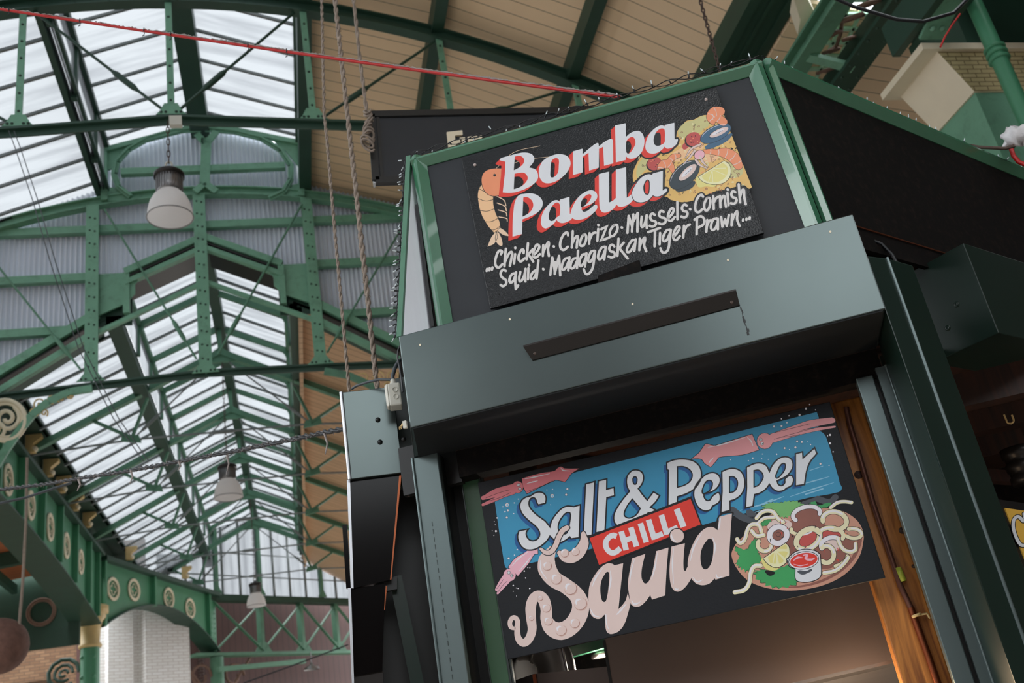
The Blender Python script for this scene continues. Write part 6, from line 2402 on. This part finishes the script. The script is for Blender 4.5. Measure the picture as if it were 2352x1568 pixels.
squid(ZF([(675, 600, 1), (750, 540), (800, 470), (825, 448), (880, 462), (920, 465), (1100, 410), (1300, 348, 1), (1330, 420), (1370, 510, 1), (1200, 560), (960, 585), (930, 620), (870, 688, 1), (810, 650), (770, 605)]),
      (ZF([(1432, 418)])[0], 18, 18, ZF([(1390, 403), (1405, 445)])),
      [(ZF([(1500, 390), (1700, 310), (1900, 250), (2140, 205)]), [12, 15, 14, 11]), (ZF([(1500, 420), (1700, 360), (1900, 310), (2160, 270)]), [9, 9, 8, 4]), (ZF([(1500, 360), (1700, 290), (1900, 220), (2130, 185)]), [7, 8, 7, 5])],
      PROSEL, [ZF([(840, 485), (1000, 450), (1230, 380)]), ZF([(1250, 380), (1290, 420), (1310, 470)]), ZF([(900, 590), (870, 620), (850, 650)])],
      [ZF([(1600, 380), (1700, 370), (1800, 350)]), ZF([(1540, 330), (1700, 290), (1900, 240)]), ZF([(1530, 400), (1700, 350), (2000, 270)]), ZF([(920, 465), (1100, 405), (1290, 350)])])
squid(ZG([(225, 485, 1), (300, 390), (440, 300), (440, 245, 1), (520, 230), (585, 195, 1), (550, 270), (548, 340, 1), (510, 345), (450, 440), (330, 580, 1), (270, 520)]),
      (ZG([(240, 570)])[0], 14, 14.5, ZG([(232, 545), (265, 577)])),
      [(ZG([(190, 600), (140, 670), (100, 730)]), [14, 12, 8]), (ZG([(220, 630), (160, 700), (110, 770)]), [12, 10, 5])],
      PSQL, [ZG([(265, 470), (340, 390), (440, 320)]), ZG([(340, 530), (420, 440), (470, 370)])], [ZG([(170, 620), (130, 680), (100, 720)]), ZG([(210, 640), (160, 690), (110, 760)])])

# Salt & Pepper
T = []
T.append((ZE([(945, 670, 1), (955, 600), (925, 540), (865, 520), (800, 535), (745, 570), (670, 595), (615, 650), (602, 725), (640, 815), (720, 900), (800, 965), (855, 1030), (868, 1090), (840, 1145), (785, 1168), (730, 1155), (695, 1105), (692, 1055), (720, 1012, 1), (590, 1038, 1), (573, 1110), (590, 1190), (640, 1260), (700, 1292), (800, 1285), (900, 1230), (970, 1165), (1005, 1108, 1), (1030, 1130), (1080, 1180), (1140, 1195), (1220, 1160), (1270, 1120, 1), (1285, 1145, 1), (1395, 1130, 1), (1412, 688, 1), (1325, 715, 1), (1290, 710), (1230, 708), (1160, 740), (1090, 810), (1030, 900), (1005, 985, 1), (940, 905), (850, 840), (765, 760), (727, 690), (740, 620), (785, 596), (815, 620), (830, 665), (850, 695, 1)]),
          [ZE([(1115, 1000), (1130, 920), (1180, 840), (1230, 795), (1270, 795, 1), (1280, 830), (1262, 960), (1235, 1060), (1190, 1080), (1140, 1060)])]))
T.append((ZE([(1480, 412, 1), (1605, 378, 1), (1568, 1095, 1), (1445, 1120, 1)]), []))
T.append((ZE([(1650, 370, 1), (1765, 345, 1), (1763, 482, 1), (1862, 458, 1), (1870, 570, 1), (1766, 597, 1), (1740, 1040, 1), (1615, 1065, 1)]), []))
T.append((ZF([(25, 940, 1), (-57, 1041), (-119, 1142), (-138, 1220), (-111, 1290), (-30, 1310), (100, 1250), (200, 1185), (222, 1165), (250, 1165), (315, 1142, 1), (245, 1105, 1), (300, 1050), (340, 985, 1), (275, 945, 1), (210, 1032, 1), (160, 970), (119, 913, 1), (158, 862), (173, 800), (158, 745), (107, 718), (52, 726), (6, 776), (-6, 839), (5, 900)]),
          [ZF([(62, 815), (84, 788), (105, 815), (84, 868)]), ZF([(56, 1022, 1), (138, 1119, 1), (99, 1181), (37, 1216), (-10, 1209), (-29, 1174), (6, 1088)])]))
T.append((ZF([(413, 640, 1), (500, 610), (600, 605), (690, 625), (750, 675), (775, 745), (765, 820), (700, 915), (620, 965), (525, 998, 1), (523, 1062, 1), (425, 1097, 1), (430, 722, 1), (415, 715, 1)]),
          [ZF([(525, 685, 1), (590, 685), (650, 715), (678, 765), (660, 830), (600, 875), (525, 898, 1)])]))
T.append((ZF([(760, 818, 1), (820, 765), (890, 745), (945, 765), (970, 815), (955, 880), (900, 935), (800, 968, 1), (802, 1000), (830, 1035), (862, 1030), (880, 1000), (920, 965), (955, 955), (970, 1000), (960, 1050), (910, 1085), (888, 1095, 1), (870, 1130), (810, 1145), (750, 1115), (710, 1050), (692, 970), (710, 890)]),
          [ZF([(785, 960), (795, 890), (830, 835), (870, 830), (888, 860), (870, 920), (825, 955)])]))
T.append((ZF([(985, 735, 1), (1060, 705), (1130, 705), (1190, 740), (1222, 810), (1222, 900), (1190, 970), (1130, 1020), (1070, 1042, 1), (1072, 1140, 1), (975, 1165, 1), (988, 940, 1)]),
          [ZF([(1065, 790, 1), (1110, 790), (1145, 830), (1145, 890), (1115, 940), (1065, 955, 1)])]))
T.append((ZF([(1240, 690, 1), (1330, 650), (1400, 648), (1450, 675), (1480, 735, 1), (1510, 670), (1570, 605), (1640, 580), (1700, 600), (1725, 650), (1715, 710), (1660, 780), (1560, 832, 1), (1575, 870), (1610, 880), (1640, 850), (1640, 815), (1690, 775), (1720, 785), (1730, 830), (1710, 880), (1660, 908, 1), (1620, 935), (1560, 940), (1510, 910), (1480, 868, 1), (1440, 920), (1380, 960), (1325, 975, 1), (1310, 1095, 1), (1230, 1115, 1), (1243, 900, 1)]),
          [ZF([(1320, 725, 1), (1365, 720), (1400, 745), (1415, 790), (1395, 840), (1360, 880), (1320, 895, 1)]), ZF([(1550, 800), (1565, 730), (1600, 665), (1640, 655), (1640, 710), (1600, 770)])]))
T.append((ZF([(1750, 550, 1), (1825, 530, 1), (1830, 595, 1), (1950, 487, 1), (1975, 548, 1), (1900, 640), (1865, 740), (1845, 870, 1), (1750, 885, 1)]), []))
for o_, hs in T:
    pa.shape(NAV, 4, o_, hs, dx=-7, dy=7)
    pa.shape(LET, 10, o_, hs)
    pa.edge(OUT, 11, o_, 3.4)
    for h in hs:
        pa.edge(OUT, 11, h, 3.0)

# red banner with CHILLI
ban = [(1354.3, 1235.4), (1586, 1145.5), (1609.3, 1203.8), (1376, 1297)]
pa.film(OUT, 12, [(1350, 1231), (1588, 1139), (1613, 1206), (1378, 1300)])
pa.film(('banner', PRED), 13, ban)
CH = ('banner_lettering', PW)
wl = 12.4
cc = ZG([(1408, 150), (1370, 138), (1325, 160), (1290, 215), (1300, 280), (1345, 325), (1395, 322), (1450, 278)])
pa.stroke(CH, 14, cc, 12.6, cap=False)
for a, b, w_ in (((140, 365), (200, 590), 13), ((255, 318), (325, 545), 13), ((165, 482), (300, 432), 12), ((370, 268), (442, 497), 13), ((468, 225), (540, 462), 13), ((520, 440), (640, 392), 12), ((622, 168), (690, 404), 13), ((672, 382), (818, 316), 12), ((806, 95), (890, 312), 14)):
    pa.ribbon(CH, 14, ZH([a, b]), w_, cap=False)

# Squid in pale pink, the S drawn as a sucker arm
SQ = ('squid_lettering', PPINK)
hook = ZG([(1045, 120), (1052, 220), (1000, 320), (920, 375), (840, 370), (785, 330)])
pa.stroke(OUT, 11, hook, [14, 26, 30, 30, 26, 14])
pa.stroke(SQ, 12, hook, [10, 22, 27, 27, 23, 11])
arm = ZG([(700, 300), (650, 400), (650, 500), (720, 610), (850, 690), (970, 790), (1015, 900), (990, 1020), (910, 1130), (800, 1182), (700, 1150), (645, 1060), (640, 950), (615, 850), (560, 800), (500, 830), (470, 930), (475, 1050), (485, 1170), (450, 1270), (390, 1310), (335, 1260), (322, 1150), (325, 1070), (285, 1035), (245, 1080), (255, 1140), (290, 1155)])
aw = [20, 38, 43, 38, 35, 36, 39, 40, 40, 41, 36, 28, 26, 27, 25, 23, 24, 22, 20, 19, 18.5, 15, 12.5, 11.5, 11, 10.5, 10, 8]
pa.stroke(SQ, 12, arm, aw)
pa.stroke(('squid_highlight', PPINKH), 13, [(p[0] - 15, p[1] + 2) for p in arm[1:4]], [1, 3, 1])
ten = ZG([(868, 55), (820, 85), (775, 160), (740, 250), (690, 318), (635, 325), (580, 285)])
pa.stroke(OUT, 13, ten, [15, 15.5, 15.5, 15.5, 15, 13, 9])
pa.stroke(SQ, 14, ten, [11, 11.5, 11.5, 11.5, 11, 9.5, 6])
for q in ZG([(795, 108), (772, 190), (742, 262), (672, 328)]):
    pa.stroke(('sucker_marks', PPINKD), 15, [(q[0] - 1.2, q[1] - 1.5), (q[0] + .5, q[1]), (q[0] - .5, q[1] + 2)], .9)
for (x, y), r_ in (((650, 470), 48), ((750, 610), 58), ((903, 715), 68), ((1012, 882), 68), ((950, 1095), 52), ((800, 1172), 58), ((662, 1072), 45), ((640, 930), 45), ((578, 822), 26), ((478, 1040), 28), ((840, 330), 44), ((958, 315), 42)):
    q = ZG([(x, y)])[0]
    r_ = r_ / SG
    pa.disc(('sucker_marks', PPINKD), 13, (q[0] + r_ * .08, q[1] + r_ * .1), r_ * 1.08)
    pa.disc(SQ, 14, q, r_ * .98)
    pa.disc(('squid_highlight', PPINKH), 15, (q[0] - r_ * .3, q[1] - r_ * .25), r_ * .55)
    pa.disc(SQ, 16, (q[0] + r_ * .05, q[1] + r_ * .02), r_ * .62)
    pa.oring(('sucker_marks', mat('paint_sucker_brown', rgb(150, 92, 78), .42)) if x == 650 else ('sucker_marks', bpy.data.materials['paint_sucker_brown']), 17, q, r_ * .98, r_ * .98, .9, 0, -.3, 1.7)
Q = []
Q.append((ZG([(1100, 800), (1115, 680), (1170, 570), (1240, 485), (1310, 443), (1360, 448), (1385, 465, 1), (1480, 442, 1), (1428, 945, 1), (1500, 860), (1530, 770, 1), (1560, 880, 1), (1535, 980), (1490, 1110), (1430, 1185), (1350, 1215), (1305, 1195), (1285, 1130), (1280, 1000, 1), (1230, 1045), (1180, 1045), (1130, 1005), (1105, 900)]),
          [ZG([(1230, 740), (1240, 640), (1280, 560), (1310, 535), (1328, 560), (1320, 700), (1300, 830), (1275, 865), (1245, 840)])]))
Q.append((ZH([(270, 690, 1), (430, 635, 1), (390, 800), (385, 920), (410, 980), (440, 990), (480, 950), (520, 830), (560, 603, 1), (708, 560, 1), (685, 830), (668, 1135, 1), (510, 1185, 1), (490, 1130, 1), (430, 1210), (370, 1260), (310, 1270), (260, 1240), (240, 1160), (222, 1000), (235, 880)]), []))
Q.append((ZH([(745, 548, 1), (905, 508, 1), (892, 650), (888, 780), (905, 838), (935, 790, 1), (985, 925, 1), (930, 1010), (870, 1070), (820, 1090), (770, 1070), (735, 1000), (720, 850), (730, 690)]), []))
Q.append((ZH([(940, 790), (955, 650), (1010, 500), (1080, 390), (1160, 325), (1240, 315), (1298, 352, 1), (1318, 190, 1), (1470, 150, 1), (1440, 600), (1440, 895, 1), (1275, 945, 1), (1262, 930, 1), (1200, 990), (1120, 1012), (1040, 990), (985, 930)]),
          [ZH([(1092, 680), (1110, 570), (1160, 485), (1200, 452), (1240, 480), (1248, 580), (1230, 720), (1190, 800), (1145, 822), (1110, 790)])]))
for o_, hs in Q:
    pa.shape(SQ, 13, o_, hs)
dd = ZH([(1390, 150)])[0]
pa.stroke(OUT, 12, ZH([(1300, 360), (1312, 185), (1475, 140), (1470, 200)]), 3.6)
q = ZH([(810, 420)])[0]
pa.disc(OUT, 15, q, 18.5)
pa.disc(SQ, 16, q, 16.2)
HI = ('squid_highlight', PPINKH)
for z, s_, w_ in ((ZH, [(300, 700), (255, 860), (240, 1000)], [1, 4, 1]), (ZH, [(265, 1190), (300, 1240), (370, 1210)], [1, 5, 1]), (ZH, [(575, 620), (545, 800), (505, 940)], [1, 4, 1]), (ZH, [(770, 560), (755, 750), (770, 1000)], [1, 3.4, 1]), (ZH, [(780, 1040), (800, 1060), (830, 1055)], [1, 4, 1]),
                  (ZH, [(1110, 380), (1010, 560), (970, 720)], [1, 4, 1]), (ZH, [(1000, 915), (1050, 970), (1120, 945)], [1, 4, 1]), (ZH, [(1330, 210), (1318, 300), (1310, 340)], [3, 4, 1]), (ZH, [(1240, 440), (1268, 540), (1250, 690)], [1, 4, 1]), (ZH, [(1280, 880), (1300, 920), (1360, 905)], [2, 3, 1]),
                  (ZG, [(1260, 490), (1180, 600), (1140, 700)], [1, 4, 1]), (ZG, [(1340, 520), (1345, 620), (1325, 760)], [1, 4, 1]), (ZG, [(1120, 940), (1160, 1010), (1220, 1030)], [1, 4, 1]), (ZG, [(1290, 1000), (1300, 1110), (1330, 1180)], [2, 3, 1]), (ZG, [(1510, 890), (1450, 960), (1410, 1000)], [2, 4, 2]), (ZH, [(740, 390), (760, 460), (800, 490)], [1, 4, 1])):
    pa.stroke(HI, 17, z(s_), w_)

# plate of squid rings
PL_ = 'plate_painting'
plate = ZI([(110, 900), (150, 770), (230, 680), (340, 560), (520, 420), (800, 330), (1150, 300), (1450, 330), (1650, 440), (1745, 600), (1740, 760), (1690, 920), (1560, 1090), (1380, 1210), (1150, 1290), (850, 1330), (560, 1300), (340, 1220), (200, 1090)])
pa.shape((PL_, PBRN), 2, plate)
pa.stroke((PL_, PBRND), 3, ZI([(600, 1270), (900, 1285), (1200, 1220), (1450, 1090), (1620, 920), (1700, 720), (1690, 560)]), [1, 4, 6, 7, 8, 10, 8])
for s_, w_ in (([(120, 330), (250, 420), (400, 440), (330, 360)], 16), ([(1180, 190), (1330, 230), (1400, 170)], 14), ([(1000, 250), (1150, 200)], 10)):
    pa.stroke((PL_, PGRY), 2, ZI(s_), w_)


def leaf(pts, col, seed=1):
    r2 = random.Random(seed)
    o = smooth(ZI(pts), True, 5)
    c = sum(o, Vector((0, 0))) / len(o)
    z = [c + (p - c) * (1 + (.13 if k % 2 else -.06) * r2.uniform(.5, 1.2)) for k, p in enumerate(o)]
    pa.film((PL_, col), 4, [tuple(p) for p in z])
    for k in range(0, len(z) - 3, 5):
        pa.stroke((PL_, PBLK), 6, [tuple(z[k]), tuple(z[k + 1]), tuple(z[k + 2])], .9)


leaf([(510, 300), (580, 240), (700, 240), (820, 220), (940, 230), (1000, 290), (900, 330), (800, 420), (700, 400), (560, 350)], PGRNL, 2)
leaf([(1080, 270), (1150, 220), (1180, 270), (1350, 240), (1260, 300)], PGRN, 3)
leaf([(150, 800), (290, 820), (380, 700), (440, 720), (440, 860), (480, 920), (450, 1000), (330, 1090), (220, 1040), (170, 990), (210, 900)], PGRN, 4)
leaf([(390, 1130), (480, 1070), (620, 1080), (800, 1020), (920, 1060), (1000, 1150), (930, 1230), (700, 1290), (520, 1240)], PGRN, 5)
leaf([(480, 440), (600, 450), (560, 510), (470, 520)], PGRN, 6)
pa.shape((PL_, PBRND), 4, ZI([(560, 540), (800, 480), (1050, 380), (1300, 420), (1560, 560), (1640, 760), (1500, 950), (1300, 1060), (1000, 1000), (800, 850), (600, 760)]))
pa.shape((PL_, PPINK), 4, ZI([(600, 470), (760, 440), (860, 520), (700, 580), (560, 560)]))


def sring(c, rx, ry, w, rot=0.0, inner=None, a0=0, a1=2 * math.pi, col=PCRM, lay=6):
    c = ZI([c])[0]
    rx, ry, w = rx / SI, ry / SI, w / SI
    if inner is not None:
        pa.disc((PL_, inner), lay - 1, c, rx, ry, 20, rot)
    pa.oring((PL_, PBLK), lay, c, rx, ry, w + 2.2, rot, a0, a1, 24)
    pa.oring((PL_, col), lay + 1, c, rx, ry, w, rot, a0, a1, 24)
    pa.oring((PL_, PPINKH), lay + 2, c, rx * 1.03, ry * 1.03, w * .4, rot, a0 + .4, a0 + (a1 - a0) * .45, 16)


sring((1040, 380), 170, 90, 50, -.2, PBRND, 2.6, 6.6, PPINKH, 5)
sring((1390, 460), 150, 110, 58, .2, PBRN, 2.8, 8.2, PCRM, 6)
sring((690, 640), 110, 100, 66, -.5, PBRND, 0, 2 * math.pi, PPINKH, 8)
pa.oring((PL_, PBLK), 10, ZI([(690, 630)])[0], 5.5, 5, .9)
sring((1060, 690), 160, 110, 66, -.6, PCHO, 0, 2 * math.pi, PCRM, 8)
sring((990, 560), 140, 75, 48, -.15, PBRND, .2, 3.3, PCRM, 6)
sring((520, 760), 85, 80, 50, .1, PBRN, -.3, 3.6, PCRM, 7)
sring((1350, 640), 150, 90, 52, .1, PCHO, 3.3, 6.6, PCRM, 7)
sring((1620, 620), 105, 60, 44, .1, PBRN, -2.2, 2.6, PCRM, 7)
sring((1350, 760), 130, 90, 52, -.2, PPINK, 2.9, 5.6, PPINKH, 8)
sring((1290, 880), 90, 105, 56, 0, PBRND, -2.2, 2.2, PCRM, 8)
sring((1440, 950), 120, 60, 48, -.5, PBRND, .2, 2.2, PCRM, 7)
for s_, w_ in (([(180, 690), (215, 740), (270, 700), (310, 570), (360, 510), (450, 520), (480, 600)], 9), ([(360, 590), (420, 650), (510, 640)], 9), ([(420, 430), (500, 350), (620, 350), (690, 440), (750, 480)], 9), ([(430, 500), (520, 430), (640, 420)], 8),
               ([(1340, 300), (1420, 240), (1500, 225), (1600, 235)], 8), ([(1430, 680), (1470, 780), (1540, 840), (1640, 830), (1650, 750)], 9), ([(1260, 1110), (1400, 1080), (1500, 1000), (1560, 920)], 9), ([(470, 1020), (390, 1030), (345, 1120), (330, 1230), (270, 1320), (150, 1350)], 10)):
    pa.stroke((PL_, PBLK), 9, ZI(s_), w_ + 1.8)
    pa.stroke((PL_, PCRM), 10, ZI(s_), w_)
    pa.stroke((PL_, PPINKH), 11, [(p[0] - 1, p[1] - 1.4) for p in ZI(s_)], w_ * .4)
for k in range(26):
    x, y = rg.uniform(560, 1560), rg.uniform(460, 960)
    pa.stroke((PL_, rg.choice([PRED, PORAN, PBLK, PCHO])), 12, ZI([(x, y), (x + rg.uniform(-30, 30), y + rg.uniform(6, 34))]), rg.uniform(.8, 2.2))
lem = ZI([(500, 930, 1), (780, 735, 1), (825, 790), (828, 900), (770, 1000), (660, 1045), (560, 1000)])
pa.shape((PL_, PLEM), 12, ZI([(480, 960), (500, 920), (600, 1020), (690, 1050), (640, 1080), (540, 1060)]))
pa.shape((PL_, PLEML), 13, lem)
pa.edge((PL_, PBLK), 15, lem, 1.4)
for tr in ([(560, 915, 1), (640, 860, 1), (620, 990, 1), (590, 985)], [(655, 860, 1), (660, 990), (630, 995, 1)], [(672, 860, 1), (755, 960), (700, 995, 1)], [(680, 845, 1), (800, 850), (790, 900), (770, 920, 1)], [(690, 810, 1), (780, 760), (800, 800), (790, 815, 1)]):
    pa.shape((PL_, PLEM), 14, ZI(tr))
cup = ZI([(790, 940, 1), (830, 1030), (900, 1060, 1), (905, 1190), (960, 1222), (1080, 1222), (1190, 1180), (1225, 1120), (1212, 880, 1), (1150, 835), (1020, 815), (900, 850)])
pa.shape((PL_, PW), 13, cup)
pa.edge((PL_, PBLK), 14, cup, 1.8)
pa.shape((PL_, PGRY), 14, ZI([(930, 1085), (1040, 1085), (1110, 1065), (1060, 1110), (980, 1130)]))
c = ZI([(1005, 955)])[0]
pa.disc((PL_, PBLK), 14, c, 35.5, 20.5, 28, -.16)
pa.disc((PL_, PPINKH), 15, c, 34, 19, 28, -.16)
pa.disc((PL_, PRED), 16, ZI([(1008, 952)])[0], 31.5, 16.5, 28, -.16)
for s_, w_ in (([(880, 955), (930, 920), (990, 920)], [2, 5, 2]), ([(1000, 890), (1050, 890), (1030, 930), (1100, 945), (1140, 925)], [2, 5, 5, 5, 2]), ([(880, 1000), (960, 1020), (1060, 1000)], [1, 3, 1])):
    pa.stroke((PL_, PSQL), 17, ZI(s_), w_)
pa.shape((PL_, PBLK), 4, ZI([(530, 1080), (620, 1090), (650, 1110), (600, 1145), (550, 1130)]))
pa.build(sq)

# ------------------------------------------------------------------ menu sign lettering at the right edge
pm = Paint(0, N65, yo + N65 * .004)
for pts in ([(2350, 1196), (2338, 1186), (2328, 1196), (2330, 1222), (2344, 1250), (2358, 1252)], [(2352, 1180), (2362, 1215), (2374, 1250)], [(2368, 1222), (2380, 1210), (2392, 1240)]):
    pm.stroke(('letter_outline', PBLK), 1, pts, 11)
    pm.stroke(('lettering', PW), 3, pts, 7.5)
pm.build(bpy.data.objects['menu_sign'])

# ------------------------------------------------------------------ hanging dark sign with cream letters
YS = 5.2
t = thing('hanging_sign', 'dark panelled sign with raised cream letters hung behind the fascia', 'sign', onY((1070, 410), YS))
q4 = [onY(p, YS) for p in ((851, 263), (1690, 246), (1705, 388), (862, 415))]
MB().prism(q4, (0, .06, 0)).build('panel', CHAR, t)
mb = MB()
c0 = sum(q4, Vector()) / 4
for f_, th, dp in ((.995, .045, .022), (.93, .02, .012)):
    qq = [c0 + Vector(((p - c0).x * (1 - (1 - f_) * .5), 0, (p - c0).z * f_)) for p in q4]
    qq = [Vector((p.x, YS - .002, p.z)) for p in qq]
    for a, b in zip(qq, qq[1:] + qq[:1]):
        mb.beam(a, b, dp, th, up=Vector((0, 0, 1)) if abs((b - a).x) > abs((b - a).z) else Vector((1, 0, 0)))
mb.build('frame_moulding', BLACK, t)  # black stands in for the shading lines of the mouldings
MB().beam(q4[0] + Vector((-.004, .03, .008)), q4[1] + Vector((0, .03, .008)), .07, .012).build('dust_line', FUZZ, t)
MB().beam(q4[0] + Vector((-.008, .03, 0)), q4[3] + Vector((-.004, .03, -.012)), .012, .05, up=Vector((0, 1, 0))).build('pale_edge', ALU, t)
lt = MB()
FL_ = [[(1026, 303), (1062, 299), (1063, 309), (1045, 311), (1046, 322), (1060, 320), (1061, 328), (1047, 330), (1050, 350), (1032, 353)],
       [(1056, 316), (1068, 315), (1071, 338), (1077, 337), (1074, 314), (1086, 312), (1090, 345), (1062, 349)],
       [(1085, 313), (1096, 312), (1097, 316), (1106, 310), (1108, 318), (1099, 322), (1102, 345), (1091, 346)]]
for pg in FL_:
    lt.prism([onY(p, YS - .016) for p in pg], (0, .016, 0))
lt.build('lettering', CREAM, t)

# ------------------------------------------------------------------ fairy lights along the stall's edges
def fairy(name, label, path, nb, lean, seed, out):
    rr_ = random.Random(seed)
    t = thing(name, label, 'string lights', path[0], 'fairy lights on the stall')
    for k in range(2):
        w = []
        for i in range(60):
            s = i / 59 * (len(path) - 1)
            j = min(len(path) - 2, int(s))
            p = path[j].lerp(path[j + 1], s - j)
            w.append(p + out * (.006 + .004 * math.sin(i * 1.1 + k * 2)) + UP * (.01 * math.sin(i * .8 + k * 3 + seed) + .006))
        MB().tube(w, .0022, 5).build('wire', CABLE, t)
    for i in range(nb):
        s = (i + rr_.uniform(.2, .8)) / nb * (len(path) - 1)
        j = min(len(path) - 2, int(s))
        p = path[j].lerp(path[j + 1], s - j) + out * .008
        d = (lean + Vector((rr_.uniform(-.6, .6), rr_.uniform(-.6, .6), rr_.uniform(-.5, .5)))).normalized()
        if rr_.random() < .3:
            d = (-UP + out * .8).normalized()
        h = MB().tube([p, p + d * .016], .0034, 7).build('bulb_holder', CABLE, t)
        MB().tube([p + d * .016, p + d * .029, p + d * .032], [.0026, .0026, .0008], 7).build('bulb', CLEARB, h)
    return t


fairy('string_lights', 'fairy lights twisted along the front top edge of the fascia', [TL + (TR - TL) * (i / 6) + Vector((0, 0, .006)) for i in range(7)], 22, UP, 1, -KN)
qf = TRr + D65 * 2.4
fairy('string_lights', 'fairy lights running along the right-hand roof edge of the stall', [TRr + (qf - TRr) * (i / 6) + Vector((0, 0, .006)) for i in range(7)], 30, UP, 2, N65)
fairy('string_lights', 'dense fairy lights hanging down the left batten beside the aluminium cheek', [TL + (Pb - TL) * (i / 6) + Vector((-.02, 0, 0)) for i in range(7)], 34, -KU, 3, -KU)
